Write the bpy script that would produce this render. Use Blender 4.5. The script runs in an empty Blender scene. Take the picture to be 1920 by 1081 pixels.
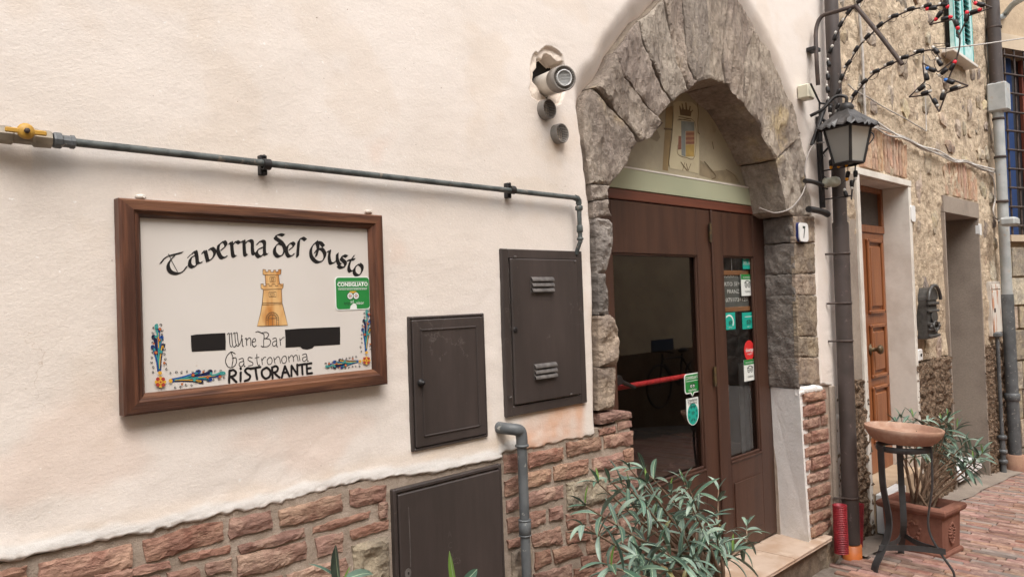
import bpy, math, random
import numpy as np
from mathutils import Vector, Matrix
from mathutils.geometry import delaunay_2d_cdt, tessellate_polygon

SC = bpy.context.scene
COL = SC.collection
R = math.radians
rng = random.Random(7)

# ------------------------------------------------------------------ camera
YAW, PITCH, ROLL = R(44.9456), R(1.0169), R(-2.0407)
FPX = 1420.0                       # focal length in pixels of a 1920 px wide picture
CAM = Vector((0.0, -2.0, 1.7))
_F = Vector((math.sin(YAW) * math.cos(PITCH), math.cos(YAW) * math.cos(PITCH), math.sin(PITCH)))
_r = Vector((math.cos(YAW), -math.sin(YAW), 0.0))
_u = _r.cross(_F)
RT = _r * math.cos(ROLL) + _u * math.sin(ROLL)
UP = -_r * math.sin(ROLL) + _u * math.cos(ROLL)
cd = bpy.data.cameras.new('camera')
cam = bpy.data.objects.new('camera', cd)
COL.objects.link(cam)
cam.matrix_world = Matrix(((RT.x, UP.x, -_F.x, CAM.x), (RT.y, UP.y, -_F.y, CAM.y), (RT.z, UP.z, -_F.z, CAM.z), (0, 0, 0, 1)))
cd.sensor_fit = 'HORIZONTAL'
cd.sensor_width = 36.0
cd.lens = 36.0 * FPX / 1920.0
cd.clip_start = 0.05
cd.clip_end = 500
SC.camera = cam

# ------------------------------------------------------------------ sky, sun, exposure
SUN_EL, SUN_AZ = R(58), R(205)     # azimuth measured clockwise from +y
w = bpy.data.worlds.new('World')
SC.world = w
w.use_nodes = True
nt = w.node_tree
nt.nodes.clear()
sky = nt.nodes.new('ShaderNodeTexSky')
sky.sky_type = 'NISHITA'
sky.sun_disc = False
sky.sun_elevation = SUN_EL
sky.sun_rotation = SUN_AZ
sky.air_density = 1.0
sky.dust_density = 4.0
sky.ozone_density = 0.6
bg = nt.nodes.new('ShaderNodeBackground')
bg.inputs['Strength'].default_value = 0.15
hs = nt.nodes.new('ShaderNodeHueSaturation')
hs.inputs['Saturation'].default_value = 0.25
nt.links.new(sky.outputs[0], hs.inputs['Color'])
nt.links.new(hs.outputs[0], bg.inputs['Color'])
wo = nt.nodes.new('ShaderNodeOutputWorld')
nt.links.new(bg.outputs[0], wo.inputs['Surface'])
sd = bpy.data.lights.new('sun', 'SUN')
sd.energy = 1.0
sd.angle = R(35)
sd.color = (1.0, 0.95, 0.89)
sun = bpy.data.objects.new('sun', sd)
COL.objects.link(sun)
sdir = Vector((math.sin(SUN_AZ) * math.cos(SUN_EL), math.cos(SUN_AZ) * math.cos(SUN_EL), math.sin(SUN_EL)))
sun.rotation_euler = sdir.to_track_quat('Z', 'Y').to_euler()
SC.view_settings.view_transform = 'Standard'
SC.view_settings.look = 'None'
SC.view_settings.gamma = 1.0
SC.view_settings.use_curve_mapping = False
SC.view_settings.exposure = 1.02

# ------------------------------------------------------------------ points in the street measured along sight lines
def ray(px, py):
    return _F * FPX + RT * (px - 960.0) - UP * (py - 540.5)
def at(px, py, Y=0.0):
    d = ray(px, py); return CAM + d * ((Y - CAM.y) / d.y)
def atx(px, py, X):
    d = ray(px, py); return CAM + d * ((X - CAM.x) / d.x)
def atz(px, py, Z):
    d = ray(px, py); return CAM + d * ((Z - CAM.z) / d.z)
def wallpts(pts, ox, oy, sc, Y=0.0):
    """points measured on an enlarged part of the picture -> (x, z) on the wall plane y = Y"""
    out = []
    for (a, b) in pts:
        p = at(ox + a / sc, oy + b / sc, Y)
        out.append((p.x, p.z))
    return out

# ------------------------------------------------------------------ small numeric helpers
def lattice(seed):
    return np.random.RandomState(seed).rand(256, 256)
_LAT = {}
def vnoise(x, z, scale, seed=0):
    if seed not in _LAT: _LAT[seed] = lattice(seed)
    L = _LAT[seed]
    x = np.asarray(x) * scale + 1000.37; z = np.asarray(z) * scale + 1000.73
    xi = np.floor(x).astype(int); zi = np.floor(z).astype(int)
    fx = x - xi; fz = z - zi
    fx = fx * fx * (3 - 2 * fx); fz = fz * fz * (3 - 2 * fz)
    a = L[xi % 256, zi % 256]; b = L[(xi + 1) % 256, zi % 256]
    c = L[xi % 256, (zi + 1) % 256]; d = L[(xi + 1) % 256, (zi + 1) % 256]
    return (a * (1 - fx) + b * fx) * (1 - fz) + (c * (1 - fx) + d * fx) * fz - 0.5
def fbm(x, z, scale, octs=4, seed=0, sx=1.0, sz=1.0, gain=0.5):
    t = 0; a = 1.0
    for k in range(octs):
        t = t + a * vnoise(np.asarray(x) * sx, np.asarray(z) * sz, scale * 2 ** k, seed + k)
        a *= gain
    return t
def sdf(px, pz, poly):
    """signed distance, positive inside"""
    P = np.stack([px, pz], -1)
    n = len(poly); d = np.full(px.shape, 1e9); ins = np.zeros(px.shape, bool)
    for i in range(n):
        a = np.array(poly[i]); b = np.array(poly[(i + 1) % n]); e = b - a
        wv = P - a
        t = np.clip((wv @ e) / max(e @ e, 1e-12), 0, 1)
        q = wv - t[..., None] * e
        d = np.minimum(d, (q ** 2).sum(-1))
        c1 = (a[1] <= pz) != (b[1] <= pz)
        with np.errstate(divide='ignore', invalid='ignore'):
            xi = a[0] + (pz - a[1]) / (b[1] - a[1] if b[1] != a[1] else 1e-12) * e[0]
        ins ^= c1 & (px < xi)
    d = np.sqrt(d)
    return np.where(ins, d, -d)
def sstep(a, b, x):
    t = np.clip((x - a) / (b - a), 0, 1); return t * t * (3 - 2 * t)

# ------------------------------------------------------------------ materials
MATS = {}
def M(name, col, rough=0.8, col2=None, nscale=8.0, detail=6.0, lo=0.35, hi=0.65, stretch=(1, 1, 1),
      col3=None, nscale3=2.0, lo3=0.5, hi3=0.7, bump=(), metal=0.0, spec=0.5, rnd=0.0, rndh=0.0, coat=0.0,
      attr=None, emit=None, fine=None, specks=None, cracks=None):
    if name in MATS: return MATS[name]
    m = bpy.data.materials.new(name); m.use_nodes = True
    n = m.node_tree; n.nodes.clear(); L = n.links.new
    out = n.nodes.new('ShaderNodeOutputMaterial'); b = n.nodes.new('ShaderNodeBsdfPrincipled')
    L(b.outputs[0], out.inputs[0])
    b.inputs['Roughness'].default_value = rough
    b.inputs['Metallic'].default_value = metal
    b.inputs['Specular IOR Level'].default_value = spec
    b.inputs['Coat Weight'].default_value = coat
    geo = n.nodes.new('ShaderNodeNewGeometry')
    oi = n.nodes.new('ShaderNodeObjectInfo')
    vadd = n.nodes.new('ShaderNodeVectorMath'); vadd.operation = 'MULTIPLY_ADD'
    L(oi.outputs['Random'], vadd.inputs[0]); vadd.inputs[1].default_value = (3.1, 1.7, 5.3) if rnd or rndh else (0, 0, 0)
    L(geo.outputs['Position'], vadd.inputs[2])
    def noise(scale, det, st=(1, 1, 1), rgh=0.55):
        mp = n.nodes.new('ShaderNodeMapping'); mp.inputs['Scale'].default_value = st
        L(vadd.outputs[0], mp.inputs['Vector'])
        t = n.nodes.new('ShaderNodeTexNoise'); t.inputs['Scale'].default_value = scale
        t.inputs['Detail'].default_value = det; t.inputs['Roughness'].default_value = rgh
        L(mp.outputs[0], t.inputs['Vector']); return t.outputs['Fac']
    def ramp(fac, lo_, hi_):
        r = n.nodes.new('ShaderNodeMapRange'); r.interpolation_type = 'SMOOTHSTEP'
        r.inputs['From Min'].default_value = lo_; r.inputs['From Max'].default_value = hi_
        L(fac, r.inputs['Value']); return r.outputs[0]
    def mix(fac, a, c):
        x = n.nodes.new('ShaderNodeMix'); x.data_type = 'RGBA'
        if hasattr(fac, 'node'): L(fac, x.inputs[0])
        else: x.inputs[0].default_value = fac
        for s, v in ((x.inputs[6], a), (x.inputs[7], c)):
            if hasattr(v, 'node'): L(v, s)
            else: s.default_value = (*v, 1)
        return x.outputs[2]
    c = None
    if col2 is not None: c = mix(ramp(noise(nscale, detail, stretch), lo, hi), col, col2)
    if col3 is not None: c = mix(ramp(noise(nscale3, 5, (1, 1, 1)), lo3, hi3), c if c is not None else col, col3)
    if fine is not None:
        fs, famt, fst = fine
        g = n.nodes.new('ShaderNodeMapRange'); L(noise(fs, 8, fst, 0.7), g.inputs['Value'])
        g.inputs['From Min'].default_value = 0.3; g.inputs['From Max'].default_value = 0.7
        g.inputs['To Min'].default_value = 1 - famt; g.inputs['To Max'].default_value = 1 + famt
        x = n.nodes.new('ShaderNodeVectorMath'); x.operation = 'SCALE'
        if c is None:
            cc = n.nodes.new('ShaderNodeRGB'); cc.outputs[0].default_value = (*col, 1); c = cc.outputs[0]
        L(c, x.inputs[0]); L(g.outputs[0], x.inputs['Scale']); c = x.outputs[0]
    if cracks:
        for csc, cw, ccol, clo, chi in cracks:
            a = n.nodes.new('ShaderNodeMath'); a.operation = 'SUBTRACT'; L(noise(csc, 7, (1, 1, 1), .6), a.inputs[0]); a.inputs[1].default_value = .5
            ab = n.nodes.new('ShaderNodeMath'); ab.operation = 'ABSOLUTE'; L(a.outputs[0], ab.inputs[0])
            g = n.nodes.new('ShaderNodeMapRange'); L(ab.outputs[0], g.inputs['Value']); g.inputs['From Min'].default_value = cw; g.inputs['From Max'].default_value = 0; g.inputs['To Min'].default_value = 0; g.inputs['To Max'].default_value = 1
            mk_ = n.nodes.new('ShaderNodeMath'); mk_.operation = 'MULTIPLY'; L(g.outputs[0], mk_.inputs[0]); L(ramp(noise(csc * .9, 2, (1.3, 1, .8)), clo, chi), mk_.inputs[1])
            c = mix(mk_.outputs[0], c if c is not None else col, ccol)
    if specks:
        for ssc, scol, slo, shi in specks: c = mix(ramp(noise(ssc, 2, (1, 1, 1)), slo, shi), c if c is not None else col, scol)
    if attr:
        for an, acol, amt in attr:
            at_ = n.nodes.new('ShaderNodeAttribute'); at_.attribute_name = an
            mm = n.nodes.new('ShaderNodeMath'); mm.operation = 'MULTIPLY'; L(at_.outputs['Fac'], mm.inputs[0]); mm.inputs[1].default_value = amt
            c = mix(mm.outputs[0], c if c is not None else col, acol)
    if rnd or rndh:
        h = n.nodes.new('ShaderNodeHueSaturation')
        def rr(mul, lo_, hi_):
            a = n.nodes.new('ShaderNodeMath'); a.operation = 'MULTIPLY'; L(oi.outputs['Random'], a.inputs[0]); a.inputs[1].default_value = mul
            f = n.nodes.new('ShaderNodeMath'); f.operation = 'FRACT'; L(a.outputs[0], f.inputs[0])
            g = n.nodes.new('ShaderNodeMapRange'); L(f.outputs[0], g.inputs['Value'])
            g.inputs['To Min'].default_value = lo_; g.inputs['To Max'].default_value = hi_; return g.outputs[0]
        L(rr(1, 1 - rnd, 1 + rnd), h.inputs['Value'])
        L(rr(7.31, 0.5 - rndh, 0.5 + rndh), h.inputs['Hue'])
        L(rr(13.7, 1 - rnd * .6, 1 + rnd * .6), h.inputs['Saturation'])
        if c is None: h.inputs['Color'].default_value = (*col, 1)
        else: L(c, h.inputs['Color'])
        c = h.outputs[0]
    if c is None: b.inputs['Base Color'].default_value = (*col, 1)
    else: L(c, b.inputs['Base Color'])
    prev = None
    for (sc_, dist, det, st) in bump:
        bp = n.nodes.new('ShaderNodeBump'); bp.inputs['Strength'].default_value = 1.0
        bp.inputs['Distance'].default_value = dist
        L(noise(sc_, det, st, 0.6), bp.inputs['Height'])
        if prev is not None: L(prev, bp.inputs['Normal'])
        prev = bp.outputs[0]
    if prev is not None: L(prev, b.inputs['Normal'])
    if emit:
        b.inputs['Emission Color'].default_value = (*emit[0], 1); b.inputs['Emission Strength'].default_value = emit[1]
    MATS[name] = m
    return m
def glass_mat(name, tint=(0.92, 0.93, 0.92), bias=0.12, gain=1.5, rough=0.0):
    m = bpy.data.materials.new(name); m.use_nodes = True
    n = m.node_tree; n.nodes.clear(); L = n.links.new
    out = n.nodes.new('ShaderNodeOutputMaterial'); mx = n.nodes.new('ShaderNodeMixShader')
    tr = n.nodes.new('ShaderNodeBsdfTransparent'); tr.inputs[0].default_value = (*tint, 1)
    gl = n.nodes.new('ShaderNodeBsdfGlossy'); gl.inputs['Roughness'].default_value = rough
    lw = n.nodes.new('ShaderNodeLayerWeight'); lw.inputs['Blend'].default_value = 0.5; fr = n.nodes.new('ShaderNodeMath'); fr.operation = 'POWER'; L(lw.outputs['Facing'], fr.inputs[0]); fr.inputs[1].default_value = 4.0
    ma = n.nodes.new('ShaderNodeMath'); ma.operation = 'MULTIPLY_ADD'; ma.use_clamp = True
    L(fr.outputs[0], ma.inputs[0]); ma.inputs[1].default_value = gain; ma.inputs[2].default_value = bias
    L(ma.outputs[0], mx.inputs[0]); L(tr.outputs[0], mx.inputs[1]); L(gl.outputs[0], mx.inputs[2]); L(mx.outputs[0], out.inputs[0])
    return m

# ------------------------------------------------------------------ object helpers
def new_obj(name, mesh, parent=None, loc=None):
    o = bpy.data.objects.new(name, mesh); COL.objects.link(o)
    if loc is not None: o.location = loc
    if parent is not None:
        o.parent = parent
        o.matrix_parent_inverse = world_of(parent).inverted()
    return o
def world_of(o):
    m = Matrix.LocRotScale(o.location, o.rotation_euler, o.scale)
    if o.parent: m = world_of(o.parent) @ o.matrix_parent_inverse @ m
    return m
def thing(name, label, cat, loc=(0, 0, 0), group=None):
    o = bpy.data.objects.new(name, None); COL.objects.link(o)
    o.location = loc; o.empty_display_size = 0.1
    o['label'] = label; o['category'] = cat
    if group: o['group'] = group
    return o
def tag(o, label, cat, group=None):
    o['label'] = label; o['category'] = cat
    if group: o['group'] = group
    return o
def copy_tree(o, parent=None):
    c = o.copy(); COL.objects.link(c)
    if parent is not None: c.parent = parent
    for ch in list(o.children): copy_tree(ch, c)
    return c
def mesh_from(name, V, Fc, mats, smooth=False, midx=None, attrs=None):
    me = bpy.data.meshes.new(name)
    me.from_pydata([tuple(map(float, v)) for v in V], [], [tuple(f) for f in Fc])
    for m in (mats if isinstance(mats, (list, tuple)) else [mats]): me.materials.append(m)
    if midx is not None: me.polygons.foreach_set('material_index', midx)
    if smooth is True: me.polygons.foreach_set('use_smooth', [True] * len(me.polygons))
    elif smooth: me.polygons.foreach_set('use_smooth', smooth)
    if attrs:
        for k, v in attrs.items():
            a = me.attributes.new(k, 'FLOAT', 'POINT'); a.data.foreach_set('value', np.asarray(v, dtype=np.float32))
    me.update()
    return me
class MB:
    def __init__(s): s.V = []; s.F = []; s.S = []; s.I = []; s.mi = 0
    def add(s, V, F, smooth=False):
        o = len(s.V); s.V += [tuple(v) for v in V]
        for f in F: s.F.append(tuple(i + o for i in f)); s.S.append(smooth); s.I.append(s.mi)
        return s
    def box(s, a, b, bev=0.0):
        x0, y0, z0 = [min(a[i], b[i]) for i in range(3)]; x1, y1, z1 = [max(a[i], b[i]) for i in range(3)]
        if bev <= 0:
            V = [(x0, y0, z0), (x1, y0, z0), (x1, y1, z0), (x0, y1, z0), (x0, y0, z1), (x1, y0, z1), (x1, y1, z1), (x0, y1, z1)]
            s.add(V, [(0, 3, 2, 1), (4, 5, 6, 7), (0, 1, 5, 4), (1, 2, 6, 5), (2, 3, 7, 6), (3, 0, 4, 7)])
        else:
            e = min(bev, (x1 - x0) * .45, (y1 - y0) * .45, (z1 - z0) * .45)
            import itertools
            V = []; idx = {}
            for ix, iy, iz in itertools.product((0, 1), repeat=3):
                X = (x0, x1)[ix]; Y = (y0, y1)[iy]; Z = (z0, z1)[iz]
                dx = e * (1 - 2 * ix); dy = e * (1 - 2 * iy); dz = e * (1 - 2 * iz)
                idx[(ix, iy, iz, 'x')] = len(V); V.append((X, Y + dy, Z + dz))
                idx[(ix, iy, iz, 'y')] = len(V); V.append((X + dx, Y, Z + dz))
                idx[(ix, iy, iz, 'z')] = len(V); V.append((X + dx, Y + dy, Z))
            g = lambda *k: idx[k]; Fc = []
            for i in (0, 1):
                f = [g(i, 0, 0, 'x'), g(i, 1, 0, 'x'), g(i, 1, 1, 'x'), g(i, 0, 1, 'x')]; Fc.append(f if i else f[::-1])
                f = [g(0, i, 0, 'y'), g(1, i, 0, 'y'), g(1, i, 1, 'y'), g(0, i, 1, 'y')]; Fc.append(f[::-1] if i else f)
                f = [g(0, 0, i, 'z'), g(1, 0, i, 'z'), g(1, 1, i, 'z'), g(0, 1, i, 'z')]; Fc.append(f if i else f[::-1])
            for i in (0, 1):
                for j in (0, 1):
                    Fc.append([g(0, i, j, 'y'), g(1, i, j, 'y'), g(1, i, j, 'z'), g(0, i, j, 'z')][::(1 if (i == j) else -1)])
                    Fc.append([g(i, 0, j, 'x'), g(i, 1, j, 'x'), g(i, 1, j, 'z'), g(i, 0, j, 'z')][::(1 if (i != j) else -1)])
                    Fc.append([g(i, j, 0, 'x'), g(i, j, 1, 'x'), g(i, j, 1, 'y'), g(i, j, 0, 'y')][::(1 if (i == j) else -1)])
            for k in itertools.product((0, 1), repeat=3):
                f = [g(*k, 'x'), g(*k, 'y'), g(*k, 'z')]; Fc.append(f if sum(k) % 2 else f[::-1])
            s.add(V, Fc)
        return s
    def obox(s, c, ax, ay, az):
        """box about c with half axis vectors"""
        c = Vector(c); ax = Vector(ax); ay = Vector(ay); az = Vector(az)
        V = [c + ax * i + ay * j + az * k for k in (-1, 1) for j in (-1, 1) for i in (-1, 1)]
        s.add(V, [(0, 2, 3, 1), (4, 5, 7, 6), (0, 1, 5, 4), (1, 3, 7, 5), (3, 2, 6, 7), (2, 0, 4, 6)]); return s
    def tube(s, pts, r, n=8, closed=False, cap=True, smooth=True):
        pts = [Vector(p) for p in pts]; m = len(pts)
        rs = r if isinstance(r, (list, tuple)) else [r] * m
        rings = []; up = None
        for i, p in enumerate(pts):
            if closed: t = pts[(i + 1) % m] - pts[i - 1]
            else: t = pts[min(i + 1, m - 1)] - pts[max(i - 1, 0)]
            if t.length < 1e-9: t = Vector((0, 0, 1))
            t.normalize()
            if up is None:
                up = Vector((0, 0, 1)) if abs(t.z) < .9 else Vector((1, 0, 0))
            a = up - t * up.dot(t)
            if a.length < 1e-6: a = Vector((1, 0, 0)) - t * t.x
            a.normalize(); b = t.cross(a); up = a
            rings.append([p + (a * math.cos(2 * math.pi * k / n) + b * math.sin(2 * math.pi * k / n)) * rs[i] for k in range(n)])
        V = [v for g in rings for v in g]; Fc = []
        for i in range(m if closed else m - 1):
            j = (i + 1) % m
            for k in range(n):
                Fc.append((i * n + k, j * n + k, j * n + (k + 1) % n, i * n + (k + 1) % n)[::-1])
        s.add(V, Fc, smooth)
        if cap and not closed:
            s.add(rings[0], [tuple(range(n))]); s.add(rings[-1], [tuple(range(n))[::-1]])
        return s
    def lathe(s, prof, c=(0, 0, 0), n=24, axis='z', smooth=True, cap=True):
        V = []
        for (r, h) in prof:
            for k in range(n):
                a = 2 * math.pi * k / n; x, y = r * math.cos(a), r * math.sin(a)
                v = (x, y, h) if axis == 'z' else ((x, h, y) if axis == 'y' else (h, x, y))
                V.append((v[0] + c[0], v[1] + c[1], v[2] + c[2]))
        Fc = []
        for i in range(len(prof) - 1):
            for k in range(n):
                Fc.append((i * n + k, i * n + (k + 1) % n, (i + 1) * n + (k + 1) % n, (i + 1) * n + k))
        s.add(V, Fc, smooth)
        if cap:
            if prof[0][0] > 1e-6: s.add(V[:n], [tuple(range(n))[::-1]])
            if prof[-1][0] > 1e-6: s.add(V[-n:], [tuple(range(n))])
        return s
    def sphere(s, c, r, n=10, m=6, sc=(1, 1, 1)):
        V = []; Fc = []
        for i in range(m + 1):
            a = math.pi * i / m
            for k in range(n):
                b = 2 * math.pi * k / n
                V.append((c[0] + r * sc[0] * math.sin(a) * math.cos(b), c[1] + r * sc[1] * math.sin(a) * math.sin(b), c[2] + r * sc[2] * math.cos(a)))
        for i in range(m):
            for k in range(n): Fc.append((i * n + k, (i + 1) * n + k, (i + 1) * n + (k + 1) % n, i * n + (k + 1) % n))
        s.add(V, Fc, True); return s
    def prism(s, poly, y0, y1):
        """polygon in (x, z) from y0 (front, towards the street) back to y1"""
        n = len(poly)
        area = sum(poly[i][0] * poly[(i + 1) % n][1] - poly[(i + 1) % n][0] * poly[i][1] for i in range(n))
        if area < 0: poly = poly[::-1]
        V = [(x, y0, z) for x, z in poly] + [(x, y1, z) for x, z in poly]
        tr = tessellate_polygon([[Vector((x, z, 0)) for x, z in poly]])
        Fc = []
        for t in tr:
            a, b, c = [Vector((poly[i][0], poly[i][1])) for i in t]
            if (b - a).cross(c - a) < 0: t = t[::-1]
            Fc.append(tuple(t)); Fc.append(tuple(i + n for i in t)[::-1])
        for i in range(n): Fc.append((i, i + n, (i + 1) % n + n, (i + 1) % n))
        s.add(V, Fc); return s
    def flat(s, poly, y):
        n = len(poly)
        area = sum(poly[i][0] * poly[(i + 1) % n][1] - poly[(i + 1) % n][0] * poly[i][1] for i in range(n))
        if area < 0: poly = poly[::-1]
        tr = tessellate_polygon([[Vector((x, z, 0)) for x, z in poly]])
        Fc = []
        for t in tr:
            a, b, c = [Vector((poly[i][0], poly[i][1])) for i in t]
            if (b - a).cross(c - a) < 0: t = t[::-1]
            Fc.append(tuple(t))
        s.add([(x, y, z) for x, z in poly], Fc); return s
    def build(s, name, mats, parent=None, loc=None, smooth=None):
        V = s.V
        if loc is not None: V = [(v[0] - loc[0], v[1] - loc[1], v[2] - loc[2]) for v in V]
        me = mesh_from(name, V, s.F, mats, s.S if smooth is None else smooth, s.I)
        return new_obj(name, me, parent, loc)
def curve_pts(pts, k=6):
    """Catmull-Rom through points"""
    P = [Vector(p) for p in pts]
    P = [P[0] * 2 - P[1]] + P + [P[-1] * 2 - P[-2]]
    out = []
    for i in range(1, len(P) - 2):
        for j in range(k):
            t = j / k
            out.append(0.5 * ((2 * P[i]) + (P[i + 1] - P[i - 1]) * t + (2 * P[i - 1] - 5 * P[i] + 4 * P[i + 1] - P[i + 2]) * t * t + (3 * P[i] - P[i - 1] - 3 * P[i + 1] + P[i + 2]) * t ** 3))
    out.append(P[-2]); return out

_sc = [0]
def stone_mesh(name, poly, y0, y1, res, amp, mats, rr=0.012, seed=None, jit=0.25, nsc=9.0, sx=1.0, sz=1.0, tilt=(0, 0), smooth=False, ridges=0.0, back=None):
    """a rough-faced block whose outline is poly in (x, z): front at y0, back at y1"""
    _sc[0] += 1
    seed = _sc[0] * 3 % 900 if seed is None else seed
    rs = np.random.RandomState(seed)
    B = []
    for i in range(len(poly)):
        a = np.array(poly[i]); b = np.array(poly[(i + 1) % len(poly)]); L = np.linalg.norm(b - a)
        k = max(1, int(round(L / res)))
        nrm = np.array([-(b - a)[1], (b - a)[0]]) / max(L, 1e-9)
        for j in range(k):
            q = a + (b - a) * j / k
            if j > 0: q = q + nrm * float(vnoise(q[0], q[1], 1.2 / (res * 3), seed)) * res * 2 * jit + nrm * rs.uniform(-1, 1) * res * jit * .5
            B.append(q)
    B = np.array(B); nb = len(B)
    x0, z0 = B.min(0); x1, z1 = B.max(0)
    gx, gz = np.meshgrid(np.arange(x0 + res * .5, x1, res), np.arange(z0 + res * .5, z1, res))
    gx = gx.ravel() + rs.uniform(-.3, .3, gx.size) * res; gz = gz.ravel() + rs.uniform(-.3, .3, gz.size) * res
    if gx.size:
        d = sdf(gx, gz, [tuple(b) for b in B]); k = d > res * .45
        P = np.concatenate([B, np.stack([gx[k], gz[k]], -1)]); dist = np.concatenate([np.zeros(nb), d[k]])
    else: P = B; dist = np.zeros(nb)
    r = delaunay_2d_cdt([Vector((float(p[0]), float(p[1]))) for p in P], [], [list(range(nb))], 1, 1e-6)
    pv = np.array([(v.x, v.y) for v in r[0]]); orig = r[3]
    dd = np.array([dist[o[0]] if o else 0 for o in orig])
    # two rings at the rim so that the edge rounds over
    lift = rr * (1 - np.sqrt(np.clip(1 - (1 - np.clip(dd / max(rr * 1.6, 1e-6), 0, 1)) ** 2, 0, 1)))
    nz = fbm(pv[:, 0], pv[:, 1], nsc, 4, seed, sx, sz, 0.55)
    if ridges: nz = nz + ridges * (0.5 - np.abs(fbm(pv[:, 0], pv[:, 1], nsc * 1.7, 3, seed + 50, sx, sz)) * 2.2)
    cx, cz = pv.mean(0)
    yy = y0 + lift - amp * nz * sstep(-res, rr * 2, dd) + (pv[:, 0] - cx) * tilt[0] + (pv[:, 1] - cz) * tilt[1]
    V = [(pv[i, 0], yy[i], pv[i, 1]) for i in range(len(pv))]
    Fc = []
    for f in r[2]:
        a, b, c = [Vector(pv[i]) for i in f[:3]]
        Fc.append(tuple(f) if (b - a).cross(c - a) > 0 else tuple(f)[::-1])
    cnt = {}
    for f in Fc:
        for i in range(len(f)): cnt[(f[i], f[(i + 1) % len(f)])] = 1
    bed = [(a, b) for (a, b) in cnt if (b, a) not in cnt]
    rim = {}
    n0 = len(V)
    steps = [y1] if (y1 - y0) < 0.06 else [y0 + (y1 - y0) * t for t in (.18, .4, .7, 1.0)]
    rings = []
    bv = sorted({a for a, b in bed} | {b for a, b in bed})
    for si, ys in enumerate(steps):
        mp = {}
        for v in bv:
            q = pv[v]
            if back is not None: q = q + np.array(back) * (ys - y0)
            k = 0 if si == len(steps) - 1 else amp * .35
            ox = float(vnoise(q[0] + ys * 2, q[1], 11, seed + 7)) * k; oz = float(vnoise(q[0], q[1] + ys * 2, 11, seed + 8)) * k
            mp[v] = len(V); V.append((q[0] + ox, ys, q[1] + oz))
        rings.append(mp)
    prev = {v: v for v in bv}
    for mp in rings:
        for a, b in bed: Fc.append((prev[b], prev[a], mp[a], mp[b]))
        prev = mp
    return mesh_from(name, V, Fc, mats, smooth)
def stone(name, poly, y0, y1, res, amp, mats, parent, **k):
    return new_obj(name, stone_mesh(name, poly, y0, y1, res, amp, mats, **k), parent)

def heightfield(name, xs, zs, yf, keep, mats, parent=None, attrs=None, smooth=True):
    X, Z = np.meshgrid(xs, zs); Y = yf(X, Z)
    nx, nz = len(xs), len(zs)
    V = np.stack([X, Y, Z], -1).reshape(-1, 3)
    i, j = np.meshgrid(np.arange(nx - 1), np.arange(nz - 1))
    cx = (xs[:-1] + xs[1:]) / 2; cz = (zs[:-1] + zs[1:]) / 2
    CX, CZ = np.meshgrid(cx, cz)
    k = keep(CX, CZ) if keep else np.ones_like(CX, bool)
    a = (j * nx + i)[k]
    Fc = np.stack([a, a + 1, a + nx + 1, a + nx], -1)
    used = np.unique(Fc); remap = np.full(len(V), -1); remap[used] = np.arange(len(used))
    me = bpy.data.meshes.new(name)
    V = V[used]; Fc = remap[Fc]
    me.vertices.add(len(V)); me.vertices.foreach_set('co', V.astype(np.float32).ravel())
    me.loops.add(Fc.size); me.loops.foreach_set('vertex_index', Fc.astype(np.int32).ravel())
    me.polygons.add(len(Fc)); me.polygons.foreach_set('loop_start', np.arange(0, Fc.size, 4, dtype=np.int32))
    me.polygons.foreach_set('loop_total', np.full(len(Fc), 4, dtype=np.int32))
    for m in (mats if isinstance(mats, (list, tuple)) else [mats]): me.materials.append(m)
    me.update(calc_edges=True); me.validate()
    if smooth: me.polygons.foreach_set('use_smooth', np.ones(len(me.polygons), bool))
    if attrs:
        for kk, fn in attrs.items():
            at_ = me.attributes.new(kk, 'FLOAT', 'POINT'); at_.data.foreach_set('value', np.asarray(fn(V[:, 0], V[:, 2]), dtype=np.float32))
    return new_obj(name, me, parent)

def text_mesh(body, size, bold=0.0, align='LEFT', spacing=1.0):
    cu = bpy.data.curves.new('lettering', 'FONT'); cu.body = body; cu.size = size; cu.offset = bold
    cu.align_x = align; cu.space_character = spacing; cu.resolution_u = 2
    o = bpy.data.objects.new('lettering', cu); COL.objects.link(o)
    me = bpy.data.meshes.new_from_object(o.evaluated_get(bpy.context.evaluated_depsgraph_get()))
    bpy.data.objects.remove(o); bpy.data.curves.remove(cu)
    return me
def text(name, body, x, y, z, size, mat, parent, bold=0.0, align='LEFT', sx=1.0, rot=0.0, spacing=1.0, width=None):
    """flat lettering that faces the street (-y)"""
    me = text_mesh(body, size, bold, align, spacing)
    if width: sx = width / max(1e-6, max(v.co.x for v in me.vertices) - min(v.co.x for v in me.vertices))
    c, s_ = math.cos(rot), math.sin(rot)
    me.transform(Matrix(((sx * c, -s_, 0, x), (0, 0, -1, y), (sx * s_, c, 0, z), (0, 0, 0, 1))))
    me.materials.clear(); me.materials.append(mat); me.name = name
    return new_obj(name, me, parent)
def nib(mb, pts, wdt, ang, y, k=4, smooth=True):
    """stroke of a broad pen: pts in (x, z); overlapping quads are stepped apart in y"""
    P = [Vector((p[0], 0, p[1])) for p in pts]
    if smooth and len(P) > 2: P = curve_pts(P, k)
    nv = Vector((math.cos(ang), 0, math.sin(ang))) * wdt / 2
    for i in range(len(P) - 1):
        yy = y - (i % 6) * 4e-5
        a, b = P[i], P[i + 1]
        t = (b - a)
        if t.length < 1e-7: continue
        t.normalize(); pv = Vector((-t.z, 0, t.x)) * wdt * .13
        for nn in (nv, pv):
            q = [a - nn, a + nn, b + nn, b - nn]
            ar = sum(q[m].x * q[(m + 1) % 4].z - q[(m + 1) % 4].x * q[m].z for m in range(4))
            if ar < 0: q = q[::-1]
            mb.add([(v.x, yy - (1.2e-4 if nn is pv else 0), v.z) for v in q], [(0, 1, 2, 3)])
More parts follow.
